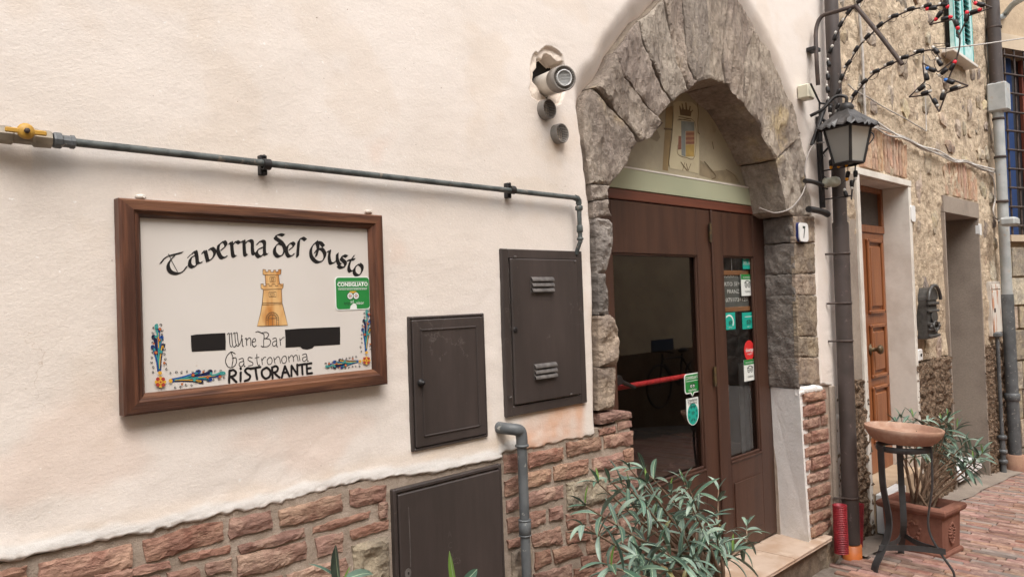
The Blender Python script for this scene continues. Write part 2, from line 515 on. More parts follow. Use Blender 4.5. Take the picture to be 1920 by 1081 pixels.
def pen(mb, pts, wdt, y, k=4, smooth=True):
    """round pen stroke as a flat ribbon"""
    P = [Vector((p[0], 0, p[1])) for p in pts]
    if smooth and len(P) > 2: P = curve_pts(P, k)
    n = len(P); A = []; Bq = []
    for i, p in enumerate(P):
        t = P[min(i + 1, n - 1)] - P[max(i - 1, 0)]
        if t.length < 1e-9: t = Vector((1, 0, 0))
        t.normalize(); q = Vector((-t.z, 0, t.x)) * wdt / 2
        A.append(p + q); Bq.append(p - q)
    V = [(v.x, y, v.z) for v in A] + [(v.x, y, v.z) for v in Bq]
    mb.add(V, [(i + n, i + 1 + n, i + 1, i) for i in range(n - 1)])
def ngon(c, rx, rz, n=20, a0=0.0):
    return [(c[0] + rx * math.cos(a0 + 2 * math.pi * i / n), c[1] + rz * math.sin(a0 + 2 * math.pi * i / n)) for i in range(n)]
def rrect(x0, z0, x1, z1, r, n=4):
    out = []
    for (cx, cz, a) in ((x1 - r, z1 - r, 0), (x0 + r, z1 - r, 90), (x0 + r, z0 + r, 180), (x1 - r, z0 + r, 270)):
        for i in range(n + 1):
            t = R(a + 90 * i / n); out.append((cx + r * math.cos(t), cz + r * math.sin(t)))
    return out

# ================================================================== MATERIALS
m_plaster = M('plaster', (.74, .668, .61), .93, (.70, .622, .555), 1.3, 5, .38, .66, col3=(.68, .57, .475), nscale3=2.3, lo3=.60, hi3=.80, specks=[(42, (.20, .15, .12), .775, .80), (95, (.30, .22, .17), .76, .80), (60, (.82, .78, .74), .70, .76)], cracks=[(1.1, .0011, (.48, .38, .30), .56, .64)],
              bump=[(420, .0006, 4, (1, 1, 1)), (110, .0010, 7, (.9, 1, 1.15)), (16, .0010, 4, (.8, 1, 1.2))], spec=.2,
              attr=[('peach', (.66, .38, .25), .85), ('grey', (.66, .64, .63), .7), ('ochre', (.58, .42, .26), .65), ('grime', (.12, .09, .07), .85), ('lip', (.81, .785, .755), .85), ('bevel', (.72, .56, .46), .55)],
              fine=(160, .06, (.6, 1, 1.6)))
m_mortar = M('mortar', (.40, .325, .265), .95, (.30, .24, .19), 14, 6, bump=[(90, .004, 6, (1, 1, 1)), (500, .0015, 3, (1, 1, 1))], spec=.15, fine=(300, .2, (1, 1, 1)))
m_brick = M('old brick', (.275, .158, .12), .92, (.40, .26, .19), 9, 7, .42, .66, col3=(.22, .115, .085), nscale3=15, lo3=.5, hi3=.72,
            bump=[(20, .014, 8, (.5, 1, 1.9)), (70, .006, 7, (.8, 1, 1.3))], spec=.2, rnd=.14, rndh=.005, fine=(70, .25, (.6, 1, 1.7)))
m_arch = M('arch sandstone', (.335, .28, .228), .92, (.225, .183, .152), 5, 9, .36, .64, (1.1, 1, .55), col3=(.42, .325, .20), nscale3=3.2, lo3=.60, hi3=.76,
           bump=[(9, .022, 8, (1.5, 1, .5)), (40, .014, 8, (1.5, 1, .55)), (140, .005, 5, (1, 1, 1))], spec=.2, rnd=.13, rndh=.006, fine=(34, .34, (1.6, 1, .5)))
m_jamb = M('jamb sandstone', (.30, .24, .175), .92, (.20, .16, .125), 7, 8, .38, .62, bump=[(14, .016, 7, (1, 1, 1)), (70, .006, 7, (1, 1, 1))], spec=.2, rnd=.15, rndh=.01, fine=(45, .28, (1, 1, 1)))
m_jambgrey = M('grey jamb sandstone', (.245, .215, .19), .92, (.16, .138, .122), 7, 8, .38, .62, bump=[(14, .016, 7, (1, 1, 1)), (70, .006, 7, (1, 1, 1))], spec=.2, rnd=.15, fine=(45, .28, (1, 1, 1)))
m_whitepl = M('white plaster', (.82, .80, .77), .93, (.62, .58, .52), 3, 6, .5, .75, bump=[(120, .003, 5, (2.5, 1, .5)), (14, .006, 3, (1, 1, 1))], spec=.2)
m_soffit = M('arch soffit stone', (.13, .092, .07), .9, (.20, .15, .115), 5, 7, bump=[(18, .012, 7, (1, 1, 1))], spec=.2, fine=(40, .2, (1, 1, 1)))
m_wood = M('dark brown painted wood', (.070, .032, .020), .42, (.048, .022, .015), 5, 6, .35, .7, (3, 3, .25), bump=[(120, .0006, 5, (4, 4, .15))], spec=.45, fine=(25, .12, (6, 6, .3)))
m_frame = M('stained sign wood', (.15, .062, .030), .5, (.055, .021, .012), 9, 8, .38, .62, (.35, 1, 5), bump=[(60, .0012, 7, (.3, 1, 8))], spec=.4, fine=(26, .3, (.3, 1, 9)))
m_framev = M('stained sign wood upright', (.135, .052, .027), .5, (.06, .022, .012), 9, 8, .38, .62, (5, 1, .35), bump=[(60, .0012, 7, (8, 1, .3))], spec=.4, fine=(26, .3, (9, 1, .3)))
m_board = M('sign board', (.64, .595, .55), .32, (.60, .55, .505), 2, 3, col3=(.5, .4, .32), nscale3=30, lo3=.70, hi3=.78, spec=.5)
m_cab = M('brown painted steel', (.053, .040, .036), .45, (.038, .029, .026), 3, 6, .35, .65, (1, 1, .35), bump=[(5, .004, 2, (1, 1, 1)), (300, .0003, 3, (1, 1, 1))], spec=.5, fine=(14, .16, (2.2, 1, .25)), col3=(.10, .08, .07), nscale3=60, lo3=.70, hi3=.74, cracks=[(3, .0025, (.13, .11, .10), .55, .6)])
m_cablight = M('worn steel edge', (.14, .125, .115), .45, (.08, .07, .065), 30, 4, spec=.5)
m_black = M('black paint', (.012, .010, .010), .45, spec=.4)
m_ink = M('black sign paint', (.014, .012, .012), .5, spec=.3)
m_dark = M('dark void', (.015, .012, .010), .9)
m_galv = M('grey painted pipe', (.125, .132, .136), .5, (.085, .09, .093), 9, 6, col3=(.34, .33, .30), nscale3=40, lo3=.62, hi3=.70, metal=.0, spec=.5, bump=[(60, .001, 4, (1, 1, 1))])
m_gaspipe = M('green grey gas pipe', (.105, .115, .11), .55, (.06, .068, .066), 22, 6, .4, .6, col3=(.20, .17, .14), nscale3=35, lo3=.6, hi3=.7, spec=.4, bump=[(90, .0008, 4, (1, 1, 1))])
m_brass = M('brass fitting', (.30, .25, .185), .55, (.22, .19, .15), 20, 4, metal=.25)
m_yellow = M('yellow plastic tap', (.46, .25, .035), .5, spec=.5)
m_pvc = M('grey white plastic', (.62, .58, .52), .45, (.50, .44, .38), 12, 5, spec=.4)
m_grille = M('grey vent grille', (.26, .235, .21), .6, (.17, .15, .13), 20, 4)
m_terra = M('terracotta', (.37, .22, .15), .88, (.31, .175, .125), 7, 6, .4, .65, col3=(.46, .32, .245), nscale3=5, lo3=.55, hi3=.75, bump=[(150, .0012, 4, (1, 1, 1))], spec=.2, fine=(50, .09, (1, 1, 1)))
m_terradk = M('red terracotta', (.25, .115, .082), .85, (.21, .085, .06), 5, 6, .4, .65, (1, 1, .4), col3=(.40, .20, .13), nscale3=6, lo3=.58, hi3=.75, bump=[(60, .002, 4, (1, 1, 1))], spec=.2, fine=(35, .12, (1, 1, .5)))
m_iron = M('dark grey iron', (.055, .057, .058), .5, (.035, .034, .034), 12, 5, spec=.5, bump=[(80, .0006, 4, (1, 1, 1))])
m_blackiron = M('black iron', (.016, .015, .016), .5, (.028, .024, .022), 15, 5, spec=.4)
m_rust = M('rusty dark rod', (.075, .05, .04), .7, (.04, .028, .024), 25, 5)
m_pipebrown = M('brown painted downpipe', (.072, .056, .051), .5, (.053, .042, .038), 6, 5, (.4), .65, spec=.45, col3=(.12, .09, .085), nscale3=30, lo3=.62, hi3=.72)
m_white = M('white enamel', (.78, .77, .75), .25, spec=.5)
m_marble = M('pale marble', (.70, .655, .59), .5, (.60, .545, .48), 4, 7, .42, .65, bump=[(50, .001, 5, (1, 1, 1))], spec=.35, fine=(30, .05, (1, 1, 1)))
m_marblewhite = M('white marble', (.80, .80, .79), .45, (.70, .70, .70), 6, 7, .45, .7, spec=.35)
m_thr = M('threshold stone', (.52, .40, .315), .5, (.42, .29, .205), 5, 6, .4, .65, col3=(.58, .46, .36), nscale3=9, lo3=.55, hi3=.7, bump=[(40, .001, 4, (1, 1, 1))], spec=.4)
m_rubble = M('rubble wall render', (.54, .43, .31), .94, (.38, .295, .215), 6, 9, .42, .66, col3=(.60, .49, .36), nscale3=3, lo3=.5, hi3=.7,
             bump=[(11, .028, 8, (1, 1, 1)), (45, .014, 7, (1, 1, 1)), (150, .004, 4, (1, 1, 1))], spec=.15, fine=(26, .32, (1, 1, 1)))
m_rstone = M('wall stone', (.42, .34, .25), .93, (.29, .24, .195), 9, 8, .4, .62, bump=[(16, .018, 8, (1, 1, 1)), (70, .006, 5, (1, 1, 1))], spec=.2, rnd=.3, rndh=.02, fine=(40, .3, (1, 1, 1)))
m_rbrick = M('pale wall brick', (.42, .26, .175), .93, (.46, .33, .23), 12, 6, .4, .62, bump=[(40, .006, 6, (1, 1, 1))], spec=.2, rnd=.16, rndh=.01, fine=(50, .2, (1, 1, 1)))
m_pebble = M('pebbledash', (.27, .185, .125), .95, (.12, .085, .06), 45, 5, .42, .6, col3=(.40, .30, .22), nscale3=70, lo3=.56, hi3=.66,
             bump=[(55, .03, 4, (1, 1, 1)), (150, .008, 3, (1, 1, 1))], spec=.15)
m_cement = M('grey cement render', (.315, .262, .215), .93, (.25, .205, .17), 3, 6, .4, .65, bump=[(80, .0025, 5, (1, 1, 1))], spec=.2, fine=(60, .12, (1, 1, 1)), attr=[('grime', (.12, .095, .08), .7)])
m_door2 = M('orange brown varnished wood', (.27, .098, .036), .38, (.20, .068, .026), 8, 7, .4, .62, (3, 3, .2), spec=.5, bump=[(80, .0007, 5, (5, 5, .2))], fine=(30, .15, (5, 5, .25)))
m_teal = M('teal shutter paint', (.10, .42, .40), .5, (.06, .33, .32), 12, 4, spec=.4)
m_tealwhite = M('pale teal paint', (.50, .66, .64), .5, (.35, .58, .56), 25, 5, spec=.4)
m_cable = M('grey cable', (.50, .465, .43), .6, (.40, .37, .34), 20, 3, spec=.3)
m_darkcable = M('black cable', (.02, .019, .018), .5)
m_leaf = M('oleander leaf', (.10, .155, .115), .5, (.065, .115, .085), 12, 3, .4, .6, spec=.45, rnd=.35, rndh=.015, fine=(60, .12, (1, 1, 1)))
m_leafyellow = M('yellowing oleander leaf', (.26, .24, .07), .55, (.20, .15, .06), 20, 3)
m_leafpale = M('pale oleander leaf', (.22, .29, .23), .5, (.15, .215, .17), 12, 3, .4, .6, spec=.45, rnd=.3, rndh=.015)
m_rib = M('leaf midrib', (.36, .45, .29), .6)
m_young = M('young leaf', (.15, .26, .05), .5, spec=.4)
m_stem = M('woody stem', (.17, .105, .065), .9, (.23, .16, .11), 25, 5, bump=[(80, .002, 4, (1, 1, 1))])
m_soil = M('soil', (.035, .024, .018), .95, (.06, .04, .03), 60, 4, bump=[(80, .01, 4, (1, 1, 1))])

# ================================================================== THE PLASTERED BUILDING
house = thing('plaster_building', 'cream plastered tavern front with rough stone arch and brick base, filling the left and middle', 'building', (2.3, 0, 0))

OUT_PX = [(1300, -75), (1270, -40), (1240, 0), (1215, 27), (1198, 37), (1185, 55), (1162, 87), (1151, 102), (1140, 130), (1130, 147), (1112, 166), (1104, 180), (1098, 210),
          (1096, 250), (1101, 299), (1106, 342), (1111, 388), (1114, 420), (1116, 520), (1118, 640), (1120, 770), (1121, 800)]
OUT_PX_R = [(1536, 722), (1531, 615), (1529, 509), (1524, 407), (1520, 369), (1511, 334), (1507, 287), (1502, 262), (1495, 240), (1485, 207), (1470, 170), (1455, 132),
            (1442, 105), (1430, 80), (1412, 50), (1395, 22), (1380, 0), (1355, -45), (1330, -80)]
W2 = lambda pts, Y=0.0: wallpts(pts, 0, 0, 1.0, Y)
ZTHR = 0.208
arch_out = W2(OUT_PX) + [(2.60, .0), (4.60, .0)] + W2(OUT_PX_R)
# brick base of the wall, below the plaster
band = W2([(-60, 1075), (0, 1058), (100, 1037), (250, 1007), (400, 973), (530, 945), (640, 913), (735, 898)]) + [(1.60, 1.13), (1.94, 1.13)] + \
       W2([(943, 850), (991, 845), (1062, 828), (1125, 817)]) + [(2.6, 1.1), (2.6, -.1), (-.6, -.1)]
band[0] = (-.6, 1.155)
pier = W2([(1480, 728), (1536, 722), (1556, 722)]) + [(4.815, -.1), (4.35, -.1)]
hole = wallpts([(430, 150), (470, 118), (520, 125), (570, 155), (610, 195), (620, 250), (640, 330), (640, 480), (620, 540), (600, 600), (560, 620), (520, 590), (460, 570), (410, 585),
                (350, 545), (325, 485), (340, 440), (335, 330), (345, 250), (365, 190), (385, 165), (405, 180)], 920, 60, 4.505)

hole_in = wallpts([(412, 228), (432, 222), (452, 235), (468, 192), (490, 182), (520, 197), (548, 228), (575, 255), (618, 250), (628, 300), (600, 520), (560, 590), (520, 570), (440, 500), (405, 440), (382, 410), (382, 340), (410, 300)], 920, 60, 4.505)
def wall_y(X, Z):
    d1 = sdf(X, Z, arch_out); d2 = np.maximum(sdf(X, Z, band), sdf(X, Z, pier)); d3 = sdf(X, Z, hole)
    n1 = fbm(X, Z, 1.4, 3, 11) * .012 + fbm(X, Z, 9, 4, 21, .7, 1.2) * (.0014 + .0022 * sstep(1.75, 1.25, Z)) + fbm(X, Z, 40, 2, 31, .5, 1.3) * .0007
    y = -n1
    # lip: the render curls back to the stone; wide along the slanting sides of the arch
    wd = .018 + .065 * sstep(2.35, 2.65, Z) * (1 - sstep(3.3, 3.6, Z) * .3)
    y = y + .075 * sstep(-1, 1, (d1 + wd * .45) / wd) + 3.0 * np.clip(d1 - .05, 0, .02)
    ragged = fbm(X, Z, 40, 3, 41) * .012
    y = y + .028 * sstep(-1, 1, (d2 + .004 + ragged) / .006) + .004 * sstep(-.03, 0, d2) * fbm(X, Z, 110, 2, 191)
    y = y - .002 * np.exp(-((d2 + .03) / .025) ** 2)      # thick bead of render above the bricks
    y = y + (.011 + .006 * fbm(X, Z, 30, 3, 61)) * sstep(-.0015, .002, d3) + .06 * sstep(-.004, .004, sdf(X, Z, hole_in))
    # hairline relief of old repairs
    y = y + .0008 * sstep(.012, 0, np.abs(fbm(X, Z, 1.1, 4, 71) * 1.0)) * sstep(.05, .15, fbm(X, Z, .8, 2, 81) + .1)
    return y
xs = np.concatenate([np.arange(-.6, .3, .03), np.arange(.3, 1.5, .0065), np.arange(1.5, 5.125, .0115)])
zs = np.concatenate([np.arange(0.0, .9, .03), np.arange(.9, 1.06, .0115), np.arange(1.06, 1.22, .0035), np.arange(1.22, 3.75, .0115), np.arange(3.75, 6.5, .05)])
FX0, FX1 = xs[np.searchsorted(xs, 2.10)], xs[np.searchsorted(xs, 2.42)]; FZ0, FZ1 = zs[np.searchsorted(zs, 2.40)], zs[np.searchsorted(zs, 2.76)]
def keep_wall(X, Z):
    k = sdf(X, Z, arch_out) < .055
    k &= np.maximum(sdf(X, Z, band), sdf(X, Z, pier)) < .05
    k &= ~((X > FX0) & (X < FX1) & (Z > FZ0) & (Z < FZ1))
    return k
pipez = 2.115
ats = {
    'lip': lambda x, z: sstep(-.052, -.034, sdf(x, z, band) + fbm(x, z, 14, 3, 91) * .02) * (1 - .55 * sstep(-.018, -.002, sdf(x, z, band) + fbm(x, z, 60, 2, 92) * .02)) * (x < 2.0) + .8 * sstep(-.03, -.01, sdf(x, z, pier)),
    'bevel': lambda x, z: sstep(-.03, .0, sdf(x, z, arch_out)) * sstep(2.3, 2.6, z),
    'peach': lambda x, z: np.clip(sstep(.21, .15, np.abs(x - 2.20)) * sstep(.02, .0, np.abs(z - 1.20) - .085) * (.75 + 1.2 * fbm(x, z, 12, 3, 131)) +  .22 * sstep(.05, .3, fbm(x, z, 3.0, 4, 101) + .55 * np.exp(-((z - 1.33) / .12) ** 2) - .42) * (x < 1.6), 0, 1),
    'grey': lambda x, z: np.clip(np.exp(-((z - pipez + .045) / .035) ** 2) * (x < 2.4) * (x > .45) * (.6 + fbm(x, z, 9, 3, 111)), 0, 1),  # bluish grey band below the gas pipe: its faint shadow put into the colour
    'ochre': lambda x, z: np.clip(.8 * np.exp(-((x - 2.25) / .09) ** 2 - ((z - 2.36) / .14) ** 2) * (.6 + 1.6 * fbm(x, z, 13, 3, 121))
                                  + .45 * np.exp(-((x - 1.94) / .05) ** 2 - ((z - 1.17) / .11) ** 2) + sstep(-.004, .004, sdf(x, z, hole)) * .35
                                  + .30 * np.exp(-((z - 1.20 + fbm(x, z, 5, 2, 141) * .05) / .020) ** 2) * (x < 1.9) + .2 * sstep(.1, .35, fbm(x, z, 4, 4, 151) + .25 * np.exp(-((z - pipez - .03) / .03) ** 2)), 0, 1),
    'grime': lambda x, z: np.clip(.8 * sstep(-.020, .0, sdf(x, z, band)) * (fbm(x, z, 170, 2, 181) > .10), 0, 1),
}
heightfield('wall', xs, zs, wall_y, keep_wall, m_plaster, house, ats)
heightfield('broken_plaster', np.linspace(FX0, FX1, 110), np.linspace(FZ0, FZ1, 120), wall_y, lambda X, Z: sdf(X, Z, hole_in) < .008, m_plaster, house, ats)

# mortar bed behind bricks and a dark core that closes the wall
mb = MB(); mb.box((-.6, .007, -.3), (2.60, .20, 1.162)); mb.box((2.60, .007, -.3), (2.70, .20, 1.20))
mb.build('mortar_bed', m_mortar, house)
mb = MB(); mb.box((4.505, .008, -.3), (4.83, .30, 1.10))
mb.build('mortar_bed', m_mortar, house)
mb = MB(); mb.box((-.6, .21, -.3), (2.6, .4, 6.5)); mb.box((4.60, .31, -.3), (5.11, .5, 6.5)); mb.box((2.6, .31, 3.0), (4.6, .5, 6.5)); mb.box((-.6, .09, 1.165), (2.3, .205, 6.5))
mb.box((4.66, .09, 1.12), (5.11, .3, 6.5))
mb.build('wall_core', m_dark, house)
INN = [(1143, 346), (1176, 307), (1184, 280), (1195, 267), (1218, 258), (1236, 233), (1243, 208), (1258, 191), (1272, 178), (1301, 156), (1328, 147), (1356, 156), (1374, 175), (1391, 190), (1412, 221), (1434, 264), (1450, 299), (1465, 342), (1472, 377), (1488, 403)]
INN = [(x + (x - 1310) / math.hypot(x - 1310, y - 330) * 9, y + (y - 330) / math.hypot(x - 1310, y - 330) * 9) for x, y in INN]
mb = MB(); mb.prism(W2(INN) + W2([q for q in OUT_PX_R if q[1] < 400]) + W2([q for q in OUT_PX if q[1] < 345]), .013, .215)
mb.build('arch_bedding', M('arch joint mortar', (.25, .205, .16), .95, (.18, .145, .115), 12, 6, bump=[(40, .008, 6, (1, 1, 1))], spec=.15), house)

# bricks of the base, traced one by one
A = (0, 880, 4.8); B = (380, 880, 4.8); C3 = (920, 760, 3.367)
BR = [(A, [(-300, 985), (0, 925), (245, 862), (250, 968), (0, 1020), (-300, 1090)]),
      (A, [(350, 850), (1185, 668), (1192, 868), (1130, 900), (800, 965), (355, 1062)]),
      (A, [(-310, 1120), (250, 1000), (255, 1080), (-310, 1200)]),
      (B, [(-534, 640), (-250, 562), (0, 488), (185, 468), (190, 630), (0, 685), (-300, 775), (-500, 832)]),
      (B, [(250, 445), (615, 365), (630, 520), (250, 625)]), (B, [(690, 370), (1255, 215), (1262, 370), (850, 495), (700, 505)]),
      (B, [(1330, 182), (1660, 140), (1655, 280), (1400, 340), (1335, 320)]), (B, [(1588, 302), (1665, 290), (1668, 430), (1600, 440)]),
      (B, [(1000, 520), (1515, 370), (1500, 430), (1200, 530), (1000, 575)]), (B, [(1335, 550), (1675, 448), (1678, 530), (1350, 625)]),
      (B, [(1015, 620), (1265, 560), (1270, 740), (1040, 790)]), (B, [(320, 690), (830, 540), (920, 520), (930, 600), (350, 760)]),
      (B, [(-214, 790), (0, 725), (250, 680), (250, 745), (0, 800), (-200, 820)]), (B, [(30, 850), (265, 790), (270, 905), (40, 945)]),
      (B, [(310, 780), (930, 640), (940, 800), (700, 880), (320, 965)]), (B, [(760, 945), (1290, 792), (1320, 860), (1285, 1100), (760, 1130)]),
      (B, [(-975, 955), (-300, 820), (-285, 880), (-920, 1030)]), (B, [(-320, 930), (-60, 870), (-20, 965), (-300, 1055)]),
      (B, [(-1000, 1080), (-380, 950), (-370, 1060), (-1000, 1200)]), (B, [(0, 990), (290, 1000), (280, 1100), (0, 1150)]), (B, [(330, 1010), (720, 950), (720, 1130), (330, 1180)]),
      (C3, [(88, 312), (175, 300), (175, 418), (90, 430)]), (C3, [(245, 300), (455, 262), (460, 335), (245, 395)]), (C3, [(482, 235), (695, 198), (700, 275), (488, 325)]),
      (C3, [(684, 150), (790, 128), (795, 165), (690, 192)]), (C3, [(805, 108), (893, 95), (895, 135), (808, 155)]), (C3, [(715, 190), (900, 158), (903, 245), (722, 272)]),
      (C3, [(645, 335), (830, 295), (835, 375), (648, 415)]), (C3, [(842, 285), (903, 265), (906, 350), (848, 365)]), (C3, [(400, 385), (618, 335), (620, 425), (405, 475)]),
      (C3, [(190, 430), (380, 398), (382, 480), (190, 535)]), (C3, [(90, 480), (182, 440), (182, 545), (95, 575)]), (C3, [(190, 560), (462, 500), (465, 580), (190, 652)]),
      (C3, [(730, 420), (925, 380), (930, 450), (760, 490)]), (C3, [(105, 600), (185, 572), (186, 650), (105, 675)]), (C3, [(193, 685), (350, 655), (350, 740), (193, 785)]),
      (C3, [(372, 650), (455, 628), (460, 718), (375, 728)]), (C3, [(105, 715), (188, 700), (188, 785), (115, 808)]), (C3, [(262, 820), (445, 762), (460, 870), (275, 890)]),
      (C3, [(105, 850), (190, 832), (190, 880), (115, 900)]), (C3, [(285, 925), (375, 905), (390, 985), (285, 1038)]), (C3, [(395, 910), (540, 865), (590, 940), (410, 995)]),
      (C3, [(575, 955), (680, 935), (690, 1000), (580, 1010)]), (C3, [(275, 1065), (510, 998), (512, 1081), (275, 1130)]),
      (C3, [(620, 660), (760, 630), (770, 700), (630, 735)]), (C3, [(785, 620), (930, 590), (932, 665), (790, 695)]), (C3, [(480, 690), (605, 665), (610, 745), (490, 775)]),
      (C3, [(740, 510), (932, 470), (932, 570), (745, 600)]), (C3, [(640, 755), (800, 720), (805, 800), (650, 835)]), (C3, [(820, 715), (930, 690), (930, 780), (825, 800)]),
      (C3, [(480, 795), (625, 762), (630, 840), (490, 870)]), (C3, [(610, 855), (760, 825), (765, 905), (615, 935)]), (C3, [(780, 820), (930, 795), (930, 880), (785, 905)]),
      (C3, [(710, 930), (930, 890), (930, 980), (715, 1010)]), (C3, [(530, 1030), (700, 1020), (700, 1100), (530, 1130)])]
for (src, q) in BR:
    pts = wallpts(q, src[0], src[1], src[2])
    stone('brick', pts, -.001 - rng.random() * .006, .05, .0125, .0075, m_brick, house, rr=.004, nsc=17, sx=.6, sz=1.8, jit=.28, ridges=.3)
# capping brick at the foot of the jamb, its worn mortar, and three stones let into the brickwork
stone('capping_brick', wallpts([(684, 52), (780, 30), (885, 40), (893, 75), (800, 88), (690, 118)], *C3), -.012, .2, .014, .012, m_brick, house, rr=.008)
for q, src in (([(480, 490), (700, 430), (728, 480), (735, 600), (600, 640), (490, 660)], C3), ([(135, 925), (190, 895), (262, 905), (262, 1090), (140, 1100)], C3),
               ([(1345, 685), (1600, 600), (1672, 600), (1690, 1000), (1380, 1000)], B)):
    stone('rubble_stone', wallpts(q, *src), -.010, .05, .012, .016, m_jamb, house, rr=.012, nsc=20)
# the courses below the edge of the picture
mb = MB()
z = .80; row = 0
while z > .0:
    x = -.55 + (row % 2) * .12
    while x < 2.5:
        L = rng.uniform(.2, .27); x1 = min(x + L, 2.56)
        if not (x < 1.93 and x1 > 1.40) and x1 - x > .05 and not (x > 1.9 and z > .60): mb.box((x, -.006 - rng.random() * .006, z - .055), (x1, .05, z), .005)
        x += L + .014
    z -= .071; row += 1
o = mb.build('brick_course', m_brick, house); o['kind'] = 'stuff'
# pier on the other side of the door
P4 = (1430, 680, 2.695)
for q in ([(203, 150), (312, 130), (318, 180), (206, 197)], [(205, 220), (312, 192), (316, 250), (208, 272)], [(206, 292), (290, 272), (293, 318), (208, 337)], [(297, 268), (328, 260), (330, 308), (299, 316)],
          [(210, 362), (240, 355), (241, 402), (213, 409)], [(246, 345), (330, 330), (334, 385), (247, 401)], [(214, 432), (334, 400), (336, 450), (218, 477)],
          [(219, 497), (242, 490), (243, 538), (221, 546)], [(249, 480), (336, 460), (338, 515), (250, 540)], [(226, 568), (338, 532), (340, 582), (230, 612)],
          [(229, 635), (340, 600), (342, 650), (233, 688)], [(236, 702), (342, 665), (345, 715), (240, 746)], [(241, 768), (343, 735), (346, 775), (245, 812)],
          [(247, 832), (346, 790), (348, 838), (250, 881)], [(290, 872), (352, 848), (356, 892), (300, 912)]):
    stone('brick', wallpts(q, *P4), -.006 - rng.random() * .006, .06, .012, .010, m_brick, house, rr=.006, nsc=18, sx=.8, sz=1.4)
stone('pier_foot', [(4.46, ZTHR - .03), (4.80, .26), (4.82, .0), (4.5, -.02)], -.02, .1, .014, .02, m_jamb, house, rr=.015)
c0 = at(1502, 728); c1 = at(1540, 726)
stone('white_cap', [(4.38, 1.085), (4.70, 1.075), (4.69, 1.105), (4.60, 1.125), (4.385, 1.135)], -.012, .03, .012, .006, m_whitepl, house, rr=.012)
# white plastered reveal beside the door
zr = at(1500, 728).z
mb = MB(); mb.add([(4.420, .002, ZTHR), (4.374, .002, 1.118), (4.445, .216, 1.118), (4.470, .216, ZTHR), (4.50, .014, ZTHR), (4.50, .014, 1.118), (4.5, .216, 1.118), (4.5, .216, ZTHR)],
                  [(0, 1, 2, 3), (0, 4, 5, 1), (1, 5, 6, 2)])
mb.build('white_reveal', m_whitepl, house)

# ---- arch stones
V5 = lambda q: wallpts(q, 0, 0, 1.0, 0.0)
ARCH = [
    ([(1112, 168), (1104, 180), (1097, 212), (1095, 260), (1100, 299), (1106, 344), (1143, 346), (1147, 338), (1176, 307), (1184, 280), (1194, 268), (1180, 244), (1155, 215), (1135, 193)], m_arch, -.012, (1, .9)),
    ([(1130, 145), (1112, 165), (1137, 191), (1157, 213), (1182, 242), (1195, 267), (1218, 258), (1236, 233), (1230, 222), (1205, 193), (1180, 157), (1163, 147), (1158, 135), (1152, 100), (1140, 128)], m_arch, -.035, (.9, 1)),
    ([(1153, 98), (1160, 133), (1165, 143), (1182, 153), (1207, 189), (1232, 220), (1243, 208), (1258, 191), (1244, 172), (1234, 152), (1212, 108), (1202, 77), (1196, 42), (1185, 55), (1164, 86)], m_arch, -.02, (1.1, .8)),
    ([(1198, 40), (1204, 76), (1214, 106), (1236, 150), (1247, 170), (1260, 190), (1272, 178), (1287, 170), (1280, 152), (1266, 118), (1256, 76), (1250, 35), (1243, 0), (1218, 28)], m_arch, -.028, (1.2, .6)),
    ([(1252, 33), (1258, 75), (1268, 116), (1282, 150), (1290, 168), (1301, 156), (1296, 150), (1287, 120), (1281, 55), (1277, 10), (1268, -40), (1244, -4)], m_arch, -.008, (1.3, .6)),
    ([(1279, 8), (1283, 54), (1289, 118), (1298, 150), (1303, 154), (1328, 147), (1327, 112), (1332, 78), (1325, 58), (1322, 0), (1318, -72), (1300, -74), (1270, -40)], m_arch, -.035, (1.5, .5)),
    ([(1324, 0), (1327, 57), (1334, 78), (1329, 112), (1330, 146), (1356, 156), (1352, 118), (1354, 82), (1364, 0), (1362, -55), (1335, -78), (1320, -74)], m_arch, -.015, (1.5, .5)),
    ([(1366, 0), (1356, 83), (1354, 118), (1358, 157), (1374, 175), (1391, 190), (1392, 125), (1400, 86), (1411, 60), (1411, 48), (1396, 22), (1380, 0), (1364, -40)], m_arch, -.030, (1.2, .6)),
    ([(1413, 55), (1402, 87), (1394, 126), (1393, 191), (1412, 221), (1434, 264), (1449, 297), (1453, 299), (1480, 272), (1499, 250), (1495, 240), (1485, 207), (1470, 170), (1455, 132), (1442, 105), (1430, 80)], m_arch, -.022, (1, .7)),
    ([(1499, 253), (1481, 275), (1454, 302), (1465, 342), (1471, 377), (1474, 394), (1486, 403), (1497, 404), (1523, 404), (1520, 369), (1511, 334), (1507, 287)], m_arch, -.012, (1, 1)),
]
for q, m, y0, (sx, sz) in ARCH:
    stone('arch_stone', V5(q), y0 * .4, .24, .0115, .030, m, house, rr=.005, nsc=7, sx=sx * 1.5, sz=sz * .8, jit=.04, ridges=.3)
# small blocky stones wedged in the haunch
for q in ([(1106, 346), (1143, 347), (1138, 358), (1139, 372), (1110, 376)], [(1111, 378), (1140, 374), (1137, 388), (1146, 405), (1112, 408)]):
    stone('arch_stone', V5(q), -.016, .24, .010, .025, m_arch, house, rr=.012)
# jamb of the far side of the plaster strip, four tall stones
C6 = (1080, 380, 2.5745)
for q in ([(86, 70), (155, 82), (172, 98), (170, 115), (178, 150), (174, 210), (150, 285), (134, 338), (97, 342)], [(97, 345), (134, 342), (148, 480), (152, 538), (99, 540)],
          [(99, 544), (158, 541), (182, 568), (197, 610), (200, 680), (188, 785), (103, 790)], [(103, 794), (188, 790), (186, 860), (176, 940), (178, 995), (104, 1002)]):
    stone('jamb_stone', wallpts(q, *C6), -.012 - rng.random() * .01, .24, .011, .028, m_jamb if rng.random() < .0 or q[0][1] > 500 else m_jambgrey, house, rr=.014, nsc=14)
